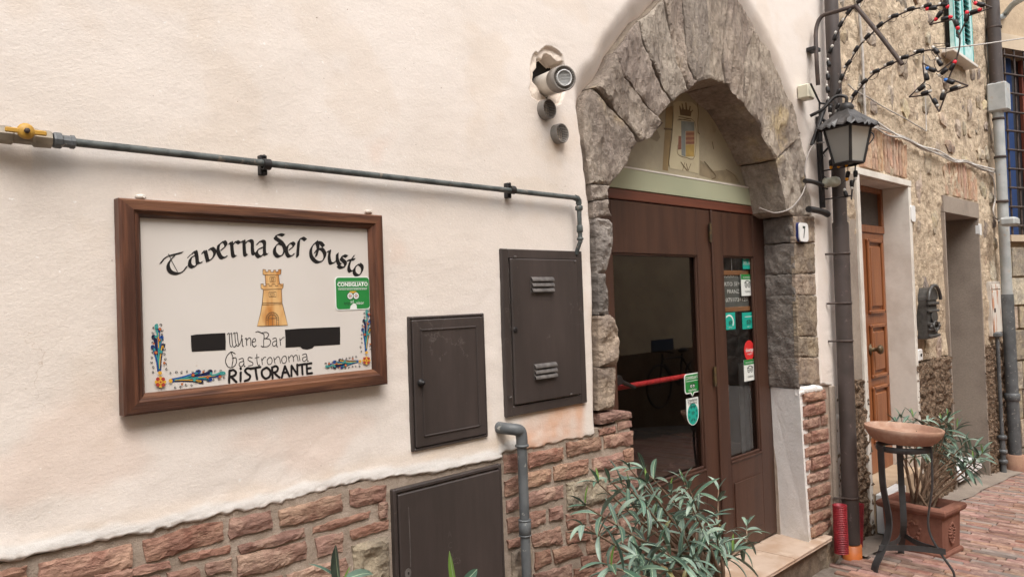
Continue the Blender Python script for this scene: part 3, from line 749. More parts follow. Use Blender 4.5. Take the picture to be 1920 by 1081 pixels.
# quoin jamb beside the door: each block has a face to the street and a return towards the door, its shade and dirt put into a darker grey
ys = [404, 455, 513, 553, 630, 669, 720]
for i in range(6):
    a, b = ys[i] + .5, ys[i + 1] - .5
    L = lambda y: 1487 + (y - 404) * .036
    Rr = lambda y: 1525 + (y - 404) * .034
    q = [(L(a), a), (Rr(a), a + 1), (Rr(b), b), (L(b), b)]
    pts = W2(q)
    stone('jamb_stone', pts, -.004 - rng.random() * .004, .022, .011, .011, m_jamb, house, rr=.005, nsc=16)
    za, zb = pts[0][1], pts[2][1]
    x_ = pts[0][0]
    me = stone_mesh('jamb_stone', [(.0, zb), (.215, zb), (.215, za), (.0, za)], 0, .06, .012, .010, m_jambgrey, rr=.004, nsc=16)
    o = new_obj('jamb_stone', me, None)
    me.transform(Matrix(((.25, 1, 0, x_ - .004), (1, 0, 0, .003), (0, 0, 1, 0), (0, 0, 0, 1))))
    me.flip_normals()
    o.parent = house; o.matrix_parent_inverse = house.matrix_world.inverted() if False else world_of(house).inverted()
mb = MB(); mb.box((4.45, .05, 1.08), (4.64, .3, 2.14)); mb.build('jamb_bedding', m_mortar, house)
mb = MB(); mb.box((4.455, .2, ZTHR), (4.62, .31, 2.3)); mb.build('jamb_bedding', m_mortar, house)

# ---- tympanum with the faded coat of arms, behind the glazing bar
m_tymp = M('aged painted plaster', (.37, .32, .22), .55, (.30, .26, .185), 4, 6, .4, .65, col3=(.25, .20, .13), nscale3=6, lo3=.6, hi3=.75, spec=.4, bump=[(40, .0008, 4, (1, 1, 1))])
m_tympcream = M('cream painted panel', (.50, .44, .29), .55, (.45, .39, .26), 9, 6, spec=.4)
m_ochre = M('ochre crack band', (.28, .20, .085), .6, (.22, .15, .07), 9, 6)
tym = MB(); tym.prism([(2.5, 2.23), (4.5, 2.23), (4.5, 3.1), (2.5, 3.1)], .225, .27)
tympanum = tym.build('tympanum', m_tymp, house)
T6 = (1220, 170, 4.915)
tp = lambda q: wallpts(q, *T6, Y=.224)
def sub(name, polys, m, y, parent):
    b = MB()
    for q in polys: b.flat(tp(q), y)
    return b.build(name, m, parent)
sub('ochre_band', [[(140, 160), (200, 140), (205, 240), (190, 380), (178, 520), (165, 660), (160, 740), (110, 730), (118, 560), (130, 380)]], m_ochre, .2242, tympanum)
sub('crest_panel', [[(205, 115), (250, 95), (380, 105), (430, 150), (440, 300), (425, 390), (445, 400), (447, 600), (440, 765), (350, 745), (175, 715), (170, 660), (185, 520), (195, 380), (215, 240)]], m_tympcream, .2238, tympanum)
mk = lambda n, c: M(n, c, .6, tuple(v * .8 for v in c), 14, 6)
sub('blue_field', [[(280, 278), (402, 290), (402, 372), (320, 372), (320, 608), (283, 596)]], mk('faded slate blue', (.22, .235, .215)), .2234, tympanum)
sub('red_field', [[(256, 418), (280, 420), (282, 540), (250, 545)], [(322, 388), (402, 385), (402, 410), (322, 412)], [(322, 430), (402, 428), (402, 452), (322, 455)], [(322, 470), (402, 468), (402, 492), (322, 495)]], mk('faded red', (.28, .12, .075)), .2232, tympanum)
sub('orange_field', [[(322, 374), (402, 374), (402, 385), (322, 387)], [(322, 413), (402, 411), (402, 427), (322, 429)], [(322, 456), (402, 453), (402, 467), (322, 469)]], mk('faded orange', (.38, .21, .11)), .2231, tympanum)
sub('yellow_field', [[(322, 497), (402, 495), (400, 608), (322, 608)]], mk('faded yellow', (.42, .29, .09)), .2233, tympanum)
m_umb = mk('umber line', (.14, .09, .045))
sub('crown', [[(262, 140), (268, 140), (285, 180), (290, 150), (282, 120), (292, 120), (305, 172), (320, 175), (318, 110), (328, 110), (335, 175), (350, 178), (358, 140), (368, 145), (362, 185), (372, 190), (385, 175), (390, 185), (375, 200), (368, 240), (270, 225)]], m_umb, .2230, tympanum)
b = MB()
for q, wd in (([(428, 120), (438, 200), (432, 290), (436, 380), (450, 400)], .006), ([(245, 272), (404, 288), (404, 606), (322, 616), (250, 585), (245, 500)], .003), ([(255, 240), (375, 262)], .004), ([(255, 262), (372, 280)], .004),
              ([(276, 658), (335, 738)], .006), ([(312, 662), (292, 735)], .004), ([(326, 672), (343, 738)], .006), ([(370, 672), (343, 738)], .004), ([(205, 140), (196, 380), (180, 520), (165, 660), (172, 700)], .005),
              ([(490, 650), (540, 710), (600, 790), (560, 815)], .005), ([(690, 725), (760, 770), (800, 830)], .004), ([(565, 470), (580, 540)], .008), ([(120, 350), (200, 360)], .009)):
    pen(b, tp(q), wd, .2226)
b.build('painted_line', m_umb, tympanum)
for q in ([(455, 640), (520, 690), (580, 740), (700, 730), (790, 780), (830, 860), (600, 825), (450, 780)], [(0, 380), (60, 360), (90, 430), (60, 470), (0, 440)]): sub('bare_patch', [q], mk('bare wall patch', (.27, .215, .135)), .2245, tympanum)
mb = MB(); mb.box((2.55, .2095, 2.232), (4.5, .224, 2.338), .002)
mb.build('frosted_band', M('frosted green glass', (.33, .35, .24), .25, (.38, .39, .27), 1.5, 2, spec=.5), tympanum)
mb = MB(); mb.box((2.55, .207, 2.335), (4.5, .224, 2.343)); mb.build('glazing_bar', m_marble, tympanum)

# ---- threshold
thr = thing('door_threshold', 'pinkish stone step with rounded nose under the tavern door', 'doorstep', (3.6, 0, .1))
xj = [2.55, 3.05, 3.60, 4.12, 4.625]
xj = [2.58, 3.02, atz(1477, 1043, ZTHR).x + .0, 4.62]
for i in range(3):
    mb = MB(); a, b_ = xj[i] + .002, xj[i + 1] - .002
    prof = [(-.052, ZTHR - .015), (-.058, ZTHR - .008), (-.055, ZTHR - .002), (-.046, ZTHR), (.24, ZTHR), (.24, ZTHR - .03), (-.046, ZTHR - .03), (-.055, ZTHR - .026)]
    n = len(prof)
    V = [(a, y, z) for y, z in prof] + [(b_, y, z) for y, z in prof]
    mb.add(V, [tuple(range(n)), tuple(range(n, 2 * n))[::-1]] + [((i2 + 1) % n, i2, i2 + n, (i2 + 1) % n + n) for i2 in range(n)])
    mb.build('slab', m_thr, thr)
mb = MB(); mb.box((2.58, -.015, -.1), (4.60, .24, ZTHR - .031)); mb.build('riser', M('dark cement riser', (.12, .085, .06), .9, (.19, .14, .10), 12, 6, bump=[(40, .008, 5, (1, 1, 1))]), thr)  # cement riser in a darker brown than the slabs above

# ================================================================== TAVERN DOOR
DY = .217
dp = lambda x, y: (at(x, y, DY).x, at(x, y, DY).z)
door = thing('tavern_door', 'dark brown two-leaf wooden door with big glass panes under the rough stone arch', 'door', (3.66, DY, ZTHR))
DTOP = 2.175; DX0 = 2.70; DX1 = 4.476; DM = 3.812
mb = MB(); mb.box((2.60, DY - .006, DTOP + .004), (4.476, DY + .06, 2.228), .004); mb.build('head_rail', M('reddish brown rail', (.15, .048, .028), .4, (.11, .035, .022), 5, 5, stretch=(.3, 1, 3)), door)
gl = glass_mat('door glass')
def leaf(x0, x1, g):
    gx0, gz0, gx1, gz1 = g
    y0, y1 = DY, DY + .045
    lf = MB(); z0, z1 = ZTHR + .012, DTOP
    lf.box((x0, y0, z0), (gx0, y1, z1), .003); lf.box((gx1, y0, z0), (x1, y1, z1), .003)
    lf.box((gx0, y0 + .001, gz1), (gx1, y1 - .001, z1 - .001)); lf.box((gx0, y0 + .001, z0 + .001), (gx1, y1 - .001, gz0))
    o = lf.build('leaf', m_wood, door)
    fr = MB()
    for (a, b) in (((gx0, gz0), (gx0 + .012, gz1)), ((gx1 - .012, gz0), (gx1, gz1)), ((gx0, gz1 - .012), (gx1, gz1)), ((gx0, gz0), (gx1, gz0 + .014))):
        fr.box((a[0], y0 + .006, a[1]), (b[0], y0 + .022, b[1]), .003)
    fr.box((gx0 - .004, y0 - .006, gz0 - .012), (gx1 + .006, y0 - .0005, gz0 - .001), .002)
    fr.build('bead', m_wood, o)
    lp = MB(); t = .10
    lp.box((gx0 + .02, y0 - .0055, z0 + .10), (gx1 - .02, y0 - .0005, gz0 - .13), .005)
    lp.build('raised_panel', m_wood, o)
    p = MB(); p.add([(gx0, y0 + .028, gz0), (gx1, y0 + .028, gz0), (gx1, y0 + .028, gz1), (gx0, y0 + .028, gz1)], [(0, 1, 2, 3)])
    p.build('glass_pane', gl, o)
    return o
g1 = (at(1153, 600, DY).x, dp(1323, 877.5)[1], at(1309, 500, DY).x, dp(1308, 478)[1])
g2 = (at(1357, 500, DY).x, dp(1395, 856)[1], at(1414, 500, DY).x, dp(1385, 480)[1])
leaf1 = leaf(DX0, DM - .002, g1)
leaf2 = leaf(DM + .002, DX1 - .004, g2)
mb = MB(); mb.box((DM - .012, DY - .012, ZTHR + .012), (DM + .012, DY - .0005, DTOP), .004); mb.build('meeting_bead', m_wood, door)
m_hinge = M('old brass hinge', (.13, .085, .035), .5, (.06, .045, .03), 40, 4, metal=.4)
for (px, py, h) in ((1333, 436, 32), (1342, 705, 33)):
    p = at(px, py, DY - .02)
    mb = MB(); hh = h / 1420 * 4.7 / 2
    mb.tube([(p.x, DY - .017, p.z - hh), (p.x, DY - .017, p.z + hh)], .008, 10); mb.box((p.x - .002, DY - .012, p.z - hh * .9), (p.x + .022, DY - .0035, p.z + hh * .9), .002)
    for s in (-.5, .4): mb.sphere((p.x + .014, DY - .004, p.z + hh * s), .004, 6, 4)
    mb.build('hinge', m_hinge, door)
# lever handle with its red push bar seen through the glass
pb = thing('push_bar', 'red panic bar with black lever seen behind the left glass pane', 'push bar', (at(1180, 722, .28).x, .28, at(1180, 722, .28).z))
a, b_ = at(1150, 728, .285), at(1285, 712, .285)
b_.z = a.z
mb = MB(); mb.tube([a - Vector((.15, 0, 0)), b_], .0135, 10); mb.build('bar', M('red push bar', (.48, .02, .02), .6, (.36, .015, .02), 40, 3), pb)
mb = MB(); mb.lathe([(.024, -.02), (.028, 0), (.018, .02)], (at(1156, 712, .262).x, .262, at(1156, 712, .262).z), 14, 'y')
mb.tube([at(1158, 712, .256), at(1190, 726, .254)], [.013, .010], 8); mb.build('lever', m_black, pb)
p = at(1152, 748, .27); mb = MB(); mb.box((p.x - .02, .26, p.z - .025), (p.x + .012, .275, p.z + .025), .003); mb.build('latch_plate', m_hinge, pb)

# room behind the glass
room = MB(); room.mi = 0
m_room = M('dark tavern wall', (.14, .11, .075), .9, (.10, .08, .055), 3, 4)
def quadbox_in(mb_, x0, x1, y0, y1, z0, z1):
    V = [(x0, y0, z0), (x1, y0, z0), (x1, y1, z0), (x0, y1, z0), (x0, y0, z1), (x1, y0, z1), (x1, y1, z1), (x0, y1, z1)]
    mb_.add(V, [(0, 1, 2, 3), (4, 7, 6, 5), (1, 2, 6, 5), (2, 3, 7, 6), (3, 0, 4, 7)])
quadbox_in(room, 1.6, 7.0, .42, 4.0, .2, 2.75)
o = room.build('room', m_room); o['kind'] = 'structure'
cur = thing('curtain', 'pale grey curtain panel behind the narrow right glass pane', 'curtain', (at(1400, 840, .45).x, .45, .3))
mb = MB(); pa = at(1386, 700, .45); pb2 = at(1412, 700, .45); n = 24; V = []
for i in range(n + 1):
    t = i / n; x = pa.x + (pb2.x - pa.x) * 1.3 * t
    for zz in (.35, 1.25): V.append((x, .45 + .012 * math.sin(t * 30), zz))
mb.add(V, [(2 * i, 2 * i + 2, 2 * i + 3, 2 * i + 1) for i in range(n)], True)
mb.build('cloth', M('curtain cloth', (.50, .53, .54), .9, (.42, .45, .46), 20, 4), cur)

# menu blackboard
bb = thing('blackboard', 'chalk menu blackboard in a pine frame behind the right glass pane', 'blackboard', (4.0, .27, 1.7))
BY = .262
p0 = at(1345, 505, BY); p1 = at(1411, 584, BY)
zt = at(1385, 507, BY).z; zb = at(1390, 583, BY).z; xr = at(1412, 540, BY).x; xl = xr - .62
mb = MB(); mb.box((xl, BY, zb), (xr, BY + .012, zt)); mb.build('slate', M('chalk slate', (.085, .09, .08), .8, (.12, .125, .115), 5, 5), bb)
m_pine = M('pine frame', (.34, .155, .06), .6, (.28, .12, .045), 8, 5, stretch=(.3, 1, 3))
for (a, b) in (((xl, zt - .028), (xr, zt)), ((xl, zb), (xr, zb + .028)), ((xl, zb + .03), (xl + .026, zt - .03)), ((xr - .024, zb + .03), (xr, zt - .03))):
    mb = MB(); mb.box((a[0], BY - .008, a[1]), (b[0], BY - .0005, b[1]), .002); mb.build('frame_rail', m_pine, bb)
mb = MB(); pc = at(1371, 480, BY); mb.tube([(pc.x, BY, zt), (pc.x, BY, 2.0)], .0015, 5); mb.build('hanging_string', m_white, bb)
m_chalk = M('chalk', (.85, .85, .80), .9, (.45, .45, .42), 90, 3)
S6 = (1320, 460, 4.157)
for s_, xa_, xb_, cy_ in (('IORANTE', 156, 262, 250), ('RTO SEMI', 156, 290, 316), ('PRANZ', 178, 272, 374), ('0759724120', 168, 340, 440)):
    q0_, q1_ = wallpts([(xa_, cy_), (xb_, cy_)], *S6, Y=BY)
    text('lettering', s_, q0_[0], BY - .0012, q0_[1], .033, m_chalk, bb, .0004, 'LEFT', width=q1_[0] - q0_[0])

# ================================================================== STICKERS ON THE GLASS
GY = DY + .0265
m_sgreen = M('sticker green', (.018, .21, .045), .4); m_teals = M('sticker teal', (.012, .34, .26), .4); m_swhite = M('sticker white', (.72, .74, .70), .4); m_sred = M('sticker red', (.62, .03, .03), .4)
m_sink = M('sticker ink', (.02, .03, .025), .4); m_tealdk = M('sticker dark teal', (.01, .15, .13), .4)
def owl(mb_, c, s, y):
    for dx in (-.55, .55):
        for r_, dy_ in ((.50, 0), (.34, 1), (.18, 2)):
            mb_.mi = 1 if dy_ != 1 else 0
            mb_.flat(ngon((c[0] + dx * s, c[1]), r_ * s, r_ * s, 14), y - dy_ * .0003)
    mb_.mi = 1
    pen(mb_, [(c[0] - 1.15 * s, c[1] + .35 * s), (c[0] - .6 * s, c[1] + .66 * s), (c[0], c[1] + .78 * s), (c[0] + .6 * s, c[1] + .66 * s), (c[0] + 1.15 * s, c[1] + .35 * s)], s * .16, y - .0004)
    mb_.mi = 0
def sticker(name, label, quad, src, Y, build, par=None):
    pts = wallpts(quad, *src, Y=Y)
    x0 = min(p[0] for p in pts); x1 = max(p[0] for p in pts)
    z0 = (pts[2][1] + pts[3][1]) / 2; z1 = (pts[0][1] + pts[1][1]) / 2
    o = thing(name, label, 'sticker', ((x0 + x1) / 2, Y, z0))
    build(o, x0, z0, x1, z1, Y); return o
def st_owl(o, x0, z0, x1, z1, Y):
    w_, h = x1 - x0, z1 - z0
    b = MB(); b.box((x0, Y - .0012, z0), (x1, Y, z1)); b.build('white_ground', m_swhite, o)
    b = MB(); b.flat([(x0, z1 - h * .24), (x1, z1 - h * .24), (x1, z1), (x0, z1)], Y - .0016); b.build('green_band', m_sgreen, o)
    text('lettering', 'RECOMMENDED ON', x0 + w_ * .5, Y - .002, z1 - h * .17, h * .10, m_swhite, o, 0, 'CENTER', .9)
    b = MB(); owl(b, (x0 + w_ * .5, z0 + h * .50), w_ * .22, Y - .0016); b.build('owl_eyes', [m_swhite, m_sink], o)
    text('lettering', 'tripadvisor', x0 + w_ * .5, Y - .002, z0 + h * .16, h * .14, m_sink, o, 0, 'CENTER', .9)
def st_teal(kind):
    def f(o, x0, z0, x1, z1, Y):
        w_, h = x1 - x0, z1 - z0
        b = MB(); b.box((x0, Y - .0012, z0), (x1, Y, z1)); b.build('teal_ground', m_teals, o)
        b = MB()
        if kind == 'wifi':
            for k in range(3): pen(b, [(x0 + w_ * (.52 + .42 * (k + 1) / 3 * math.sin(R(a))), z0 + h * (.38 + .42 * (k + 1) / 3 * math.cos(R(a)))) for a in (10, 35, 60, 85)], w_ * .07, Y - .0018)
            b.flat([(x0, z0 + h * .36), (x1, z0 + h * .36), (x1, z0 + h * .39), (x0, z0 + h * .39)], Y - .0018)
        elif kind == 'arc': pen(b, [(x0 + w_ * (.38 + .42 * math.cos(R(a))), z0 + h * (.42 + .42 * math.sin(R(a)))) for a in (-30, 0, 30, 60, 90, 130)], w_ * .09, Y - .0018)
        else: b.flat([(x0 + w_ * .2, z0 + h * .72), (x0 + w_ * .8, z0 + h * .72), (x0 + w_ * .8, z0 + h * .76), (x0 + w_ * .2, z0 + h * .76)], Y - .0018)
        b.build('white_mark', m_swhite, o)
        if kind == 'wifi':
            text('lettering', 'WI-FI', x0 + w_ * .04, Y - .002, z0 + h * .72, h * .2, m_swhite, o, .0004, 'LEFT', .8)
            text('lettering', 'GRATIS', x0 + w_ * .04, Y - .002, z0 + h * .46, h * .2, m_swhite, o, .0004, 'LEFT', .75)
        else:
            b = MB(); owl(b, (x0 + w_ * .5, z0 + h * .36), w_ * .15, Y - .0018); b.build('owl_eyes', [m_teals, m_sink], o)
            text('lettering', 'tripadvisor', x0 + w_ * .5, Y - .002, z0 + h * .10, h * .11, m_swhite, o, 0, 'CENTER', .9)
    return f
def st_red(o, x0, z0, x1, z1, Y):
    b = MB(); c = ((x0 + x1) / 2, (z0 + z1) / 2); b.prism(ngon(c, (x1 - x0) / 2, (x1 - x0) / 2, 24), Y - .0012, Y); b.build('red_disc', m_sred, o)
    text('lettering', 'sluurpy', c[0], Y - .002, c[1] - .006, (x1 - x0) * .26, m_swhite, o, .0006, 'CENTER')
    text('lettering', 'consigliato', c[0], Y - .002, c[1] - .024, (x1 - x0) * .12, m_swhite, o, 0, 'CENTER')
S6g = S6
sticker('window_sticker', 'small teal free wifi sticker at the top of the narrow glass pane', [(300, 85), (381, 88), (380, 185), (303, 182)], S6g, GY, st_teal('wifi'))
sticker('window_sticker', 'white sticker with green top and owl eyes, over the corner of the blackboard', [(287, 225), (381, 225), (384, 388), (293, 394)], S6g, GY, st_owl)
sticker('window_sticker', 'teal square sticker with a white arc, left one below the blackboard', [(160, 522), (240, 522), (240, 652), (166, 657)], S6g, GY, st_teal('arc'))
sticker('window_sticker', 'plain teal square sticker with a tiny owl, right one below the blackboard', [(300, 520), (390, 520), (391, 648), (300, 648)], S6g, GY, st_teal('plain'))
sticker('window_sticker', 'round red sticker near the door edge of the narrow pane', [(315, 755), (388, 755), (388, 880), (315, 880)], S6g, GY, st_red)
sticker('window_sticker', 'white sticker with green top and owl eyes, lowest one on the narrow pane', [(308, 890), (400, 882), (404, 1045), (315, 1058)], S6g, GY, st_owl)
G8 = (1140, 680, 4.9125)
def st_bubble(o, x0, z0, x1, z1, Y):
    w_, h = x1 - x0, z1 - z0; zb_ = z0 + h * .15
    b = MB(); b.prism(rrect(x0, zb_, x1, z1, w_ * .12), Y - .0012, Y); b.prism([(x0 + w_ * .36, zb_ + .001), (x0 + w_ * .64, zb_ + .001), (x0 + w_ * .5, z0)], Y - .0013, Y); b.build('white_edge', m_swhite, o)
    b = MB(); b.flat(rrect(x0 + w_ * .04, zb_ + w_ * .04, x1 - w_ * .04, z1 - w_ * .04, w_ * .1), Y - .0017); b.flat([(x0 + w_ * .41, zb_ + w_ * .05), (x0 + w_ * .5, z0 + h * .04), (x0 + w_ * .59, zb_ + w_ * .05)], Y - .0018); b.build('green_ground', m_sgreen, o)
    text('lettering', 'CONSIGLIATO', x0 + w_ * .5, Y - .0023, z1 - h * .24, w_ * .145, m_swhite, o, .0002, 'CENTER', .92)
    b = MB(); b.flat([(x0 + w_ * .1, z1 - h * .33), (x1 - w_ * .1, z1 - h * .33), (x1 - w_ * .1, z1 - h * .31), (x0 + w_ * .1, z1 - h * .31)], Y - .0021); b.build('rule', m_swhite, o)
    b = MB(); owl(b, (x0 + w_ * .5, z0 + h * .45), w_ * .15, Y - .0021); b.build('owl_eyes', [m_swhite, m_sink], o)
    text('lettering', 'tripadvisor', x0 + w_ * .5, Y - .0023, z0 + h * .24, w_ * .14, m_swhite, o, 0, 'CENTER', .9)
sticker('window_sticker', 'green speech bubble sticker low on the wide glass pane', [(707, 95), (838, 92), (838, 306), (708, 312)], G8, GY, st_bubble)
def st_tag(o, x0, z0, x1, z1, Y):
    w_, h = x1 - x0, z1 - z0; r = w_ / 2; c = (x0 + r, z0 + r)
    out = [(x0, z1), (x0, z0 + r)] + [(c[0] - r * math.cos(R(a)), c[1] - r * math.sin(R(a))) for a in range(15, 180, 15)] + [(x1, z0 + r), (x1, z1)]
    b = MB(); b.prism(out, Y - .0012, Y); b.build('white_ground', m_swhite, o)
    b = MB(); b.flat(ngon(c, r * .88, r * .95, 24), Y - .0016); b.build('teal_disc', m_teals, o)
    b = MB()
    for k in range(8): b.flat(ngon((c[0] + r * .62 * math.cos(R(k * 45 + 22)), c[1] + r * .62 * math.sin(R(k * 45 + 22))), r * .13, r * .13, 8), Y - .002)
    b.build('laurel', m_tealdk, o)
    b = MB(); owl(b, (c[0], c[1] + r * .05), r * .22, Y - .0024); b.build('owl_eyes', [m_teals, m_sink], o)
    text('lettering', '2021', c[0], Y - .0026, c[1] - r * .55, r * .26, m_sink, o, 0, 'CENTER')
    for i, s_ in enumerate(('Tripadvisor', "Travellers'", 'Choice')): text('lettering', s_, c[0], Y - .002, z1 - h * (.13 + .11 * i), w_ * .19, m_sink, o, .0003, 'CENTER', .95)
sticker('window_sticker', 'white award tag sticker with a round teal seal, hanging under the green bubble', [(728, 322), (830, 316), (832, 572), (728, 572)], G8, GY, st_tag)

# ================================================================== SIGN
sign = thing('tavern_sign', 'wood-framed white tavern sign with black gothic lettering and a yellow tower, on the cream wall', 'sign', (1.03, 0, 1.45))
sx0, sx1, sz0, sz1 = .647, 1.428, 1.455, 1.988
BYs = -.016; FY = -.040
sx0 = at(228, 575, FY).x; sx1 = at(723, 560, FY).x; sz1 = at(474, 387, FY).z; sz0 = at(474, 751, FY).z
fw = at(272, 575, FY).x - sx0
def rail(pts, m):
    """mitred moulding between outer corners a, b and inner corners c, d"""
    (a, b, c, d) = pts; b_ = MB(); prof = [(0.0, -.004), (0.0, FY + .004), (.10, FY), (.62, FY), (.70, FY + .006), (.86, FY + .008), (1.0, BYs - .006), (1.0, -.004)]
    V = [];
    for (t, y) in prof: V.append((a[0] + (d[0] - a[0]) * t, y, a[1] + (d[1] - a[1]) * t))
    for (t, y) in prof: V.append((b[0] + (c[0] - b[0]) * t, y, b[1] + (c[1] - b[1]) * t))
    n = len(prof); b_.add(V, [(i, i + 1, i + 1 + n, i + n)[::-1] for i in range(n - 1)] + [tuple(range(n))[::-1], tuple(range(n, 2 * n))])
    o = b_.build('frame_rail', m, sign)
    return o
ix0, ix1, iz0, iz1 = sx0 + fw, sx1 - fw * .82, sz0 + fw * .92, sz1 - fw * .80
rail(((sx0, sz1), (sx1, sz1), (ix1, iz1), (ix0, iz1)), m_frame)
rail(((sx1, sz0), (sx0, sz0), (ix0, iz0), (ix1, iz0)), m_frame)
rail(((sx0, sz0), (sx0, sz1), (ix0, iz1), (ix0, iz0)), m_framev)
rail(((sx1, sz1), (sx1, sz0), (ix1, iz0), (ix1, iz1)), m_framev)
mb = MB(); mb.box((sx0 + .02, BYs, sz0 + .02), (sx1 - .02, -.006, sz1 - .02)); mb.build('panel', m_board, sign)
S7 = (280, 420, 3.379)
LY = BYs - .0006
s7 = lambda q: wallpts(q, *S7, Y=BYs)
PX = 1 / 3.379 * (2.45 / 1420)     # one unit of the enlarged picture, in metres, near the sign's middle
def px7(x): return 1 / 3.379 / 1420 * (2.24 + .50 * (x / 1453.0))
lett = MB()
GOTH = [
 [[(72, 248), (90, 222), (118, 203), (160, 192), (208, 180)], [(160, 200), (130, 232), (118, 268), (136, 303), (178, 314), (214, 298), (236, 268)]],
 [[(266, 192), (290, 172), (300, 205), (306, 248), (334, 240)], [(296, 196), (262, 216), (256, 258), (282, 272), (308, 244)]],
 [[(332, 184), (352, 172), (362, 205), (370, 236)], [(370, 236), (402, 212), (414, 176), (394, 152), (374, 166)]],
 [[(440, 128), (434, 170), (452, 208), (472, 214), (494, 200)], [(440, 132), (470, 110), (484, 136), (450, 168)]],
 [[(502, 128), (518, 116), (524, 165), (530, 200), (545, 206)], [(524, 138), (548, 110), (572, 122)]],
 [[(578, 118), (597, 106), (600, 150), (604, 190), (616, 200)], [(602, 128), (628, 104), (650, 112), (652, 150), (656, 184), (670, 190)]],
 [[(678, 132), (704, 108), (728, 116), (728, 160), (732, 192), (748, 190)], [(724, 146), (690, 160), (678, 188), (700, 208), (726, 184)]],
 [[(852, 72), (822, 66), (796, 84), (836, 116), (856, 150), (848, 188), (818, 206), (794, 182), (796, 146), (822, 122), (846, 130)]],
 [[(874, 136), (868, 178), (884, 204), (906, 198), (918, 186)], [(874, 140), (900, 118), (916, 136), (882, 166)]],
 [[(990, 102), (968, 88), (948, 104), (942, 150), (938, 208)]],
 [[(1104, 142), (1082, 118), (1050, 120), (1024, 156), (1026, 206), (1060, 240), (1096, 232), (1112, 196), (1094, 160), (1062, 162), (1046, 184)], [(1058, 108), (1068, 150), (1056, 206)]],
 [[(1124, 178), (1142, 170), (1138, 208), (1146, 246), (1166, 246), (1188, 228)], [(1190, 186), (1190, 224), (1202, 254), (1216, 250)]],
 [[(1252, 206), (1228, 200), (1214, 218), (1240, 244), (1238, 268), (1214, 276), (1194, 262)]],
 [[(1298, 198), (1274, 232), (1262, 276), (1272, 300), (1290, 292)], [(1252, 232), (1276, 226), (1300, 224)]],
 [[(1330, 252), (1348, 272), (1344, 304), (1320, 326), (1298, 308), (1302, 274), (1328, 252)]],
]
for g in GOTH:
    for st in g: nib(lett, s7(st), px7(st[0][0]) * 24, R(38), LY, 4)
for st in ([(120, 188), (145, 240), (178, 302)], [(348, 165), (330, 192)], [(240, 215), (262, 192)]): pen(lett, s7(st), px7(200) * 4, LY)
lett.build('gothic_lettering', m_ink, sign)
lt = MB()
THIN = [[(492, 700), (505, 690), (508, 740), (512, 768), (522, 778)], [(512, 696), (520, 690), (524, 740), (528, 770), (540, 776), (552, 760)], [(530, 694), (540, 688), (544, 735), (552, 766), (566, 768), (582, 735), (584, 700)], [(545, 690), (556, 688), (560, 730), (566, 764)],
        [(588, 724), (590, 768), (598, 774)], [(588, 706), (590, 708)], [(606, 728), (614, 722), (616, 768)], [(614, 736), (632, 720), (642, 730), (642, 770)], [(654, 746), (672, 740), (668, 724), (654, 732), (652, 762), (664, 776), (678, 766)],
        [(672, 684), (690, 680), (712, 690), (726, 700), (724, 740), (722, 776), (706, 770)], [(706, 690), (740, 684), (756, 698), (742, 720), (726, 724)], [(728, 724), (760, 728), (768, 752), (748, 774), (712, 776)],
        [(780, 726), (800, 720), (806, 740), (806, 772), (814, 774)], [(804, 738), (784, 746), (780, 764), (792, 772), (806, 758)], [(826, 722), (832, 768)], [(830, 736), (844, 720), (856, 716)],
        [(545, 822), (520, 808), (494, 830), (482, 868), (500, 904), (530, 904), (550, 880), (548, 846), (524, 850)], [(518, 812), (530, 850), (522, 902)],
        [(566, 856), (590, 848), (598, 870), (600, 900), (608, 896)], [(596, 866), (572, 876), (570, 896), (586, 900), (598, 882)], [(652, 846), (630, 842), (626, 860), (654, 876), (652, 892), (626, 896)],
        [(680, 822), (682, 870), (690, 894), (700, 888)], [(668, 846), (696, 842)], [(710, 848), (716, 890)], [(714, 862), (726, 844), (738, 842)], [(758, 844), (746, 862), (752, 886), (770, 884), (778, 862), (770, 844), (758, 844)],
        [(788, 842), (796, 884)], [(794, 858), (812, 838), (824, 846), (830, 880)], [(850, 836), (838, 854), (844, 878), (862, 876), (870, 854), (862, 836), (850, 836)],
        [(880, 834), (886, 874)], [(884, 848), (900, 830), (910, 840), (914, 870)], [(910, 844), (926, 828), (936, 836), (942, 868)], [(934, 796), (936, 798)], [(948, 828), (954, 866)], [(968, 828), (990, 820), (998, 836), (1000, 866), (1010, 864)], [(996, 838), (972, 846), (972, 864), (986, 866), (998, 850)]]
for st in THIN: pen(lt, s7(st if len(st) > 2 else st), px7(700) * 4.2, LY)
lt.build('thin_lettering', m_ink, sign)
lb = MB()
BOLD = [[(508, 926), (506, 962), (505, 1002)], [(506, 930), (530, 922), (548, 938), (538, 958), (510, 966)], [(518, 966), (534, 982), (550, 998)], [(578, 938), (577, 992)], [(577, 912), (579, 915)],
        [(644, 914), (620, 912), (606, 928), (620, 946), (638, 960), (630, 982), (604, 992)], [(640, 914), (702, 904)], [(672, 910), (676, 945), (682, 980)],
        [(738, 908), (714, 926), (714, 956), (736, 976), (762, 962), (766, 930), (748, 910), (738, 908)], [(776, 906), (779, 940), (780, 976)], [(776, 908), (800, 898), (814, 912), (806, 932), (782, 940)], [(792, 940), (806, 956), (824, 970)],
        [(838, 972), (848, 935), (858, 898)], [(858, 898), (872, 930), (886, 962)], [(844, 940), (876, 936)], [(900, 960), (900, 895)], [(900, 895), (920, 925), (938, 952)], [(938, 952), (936, 888)], [(944, 892), (988, 884)], [(966, 888), (970, 950)],
        [(996, 884), (999, 946)], [(996, 884), (1026, 880)], [(998, 914), (1022, 910)], [(999, 946), (1030, 942)]]
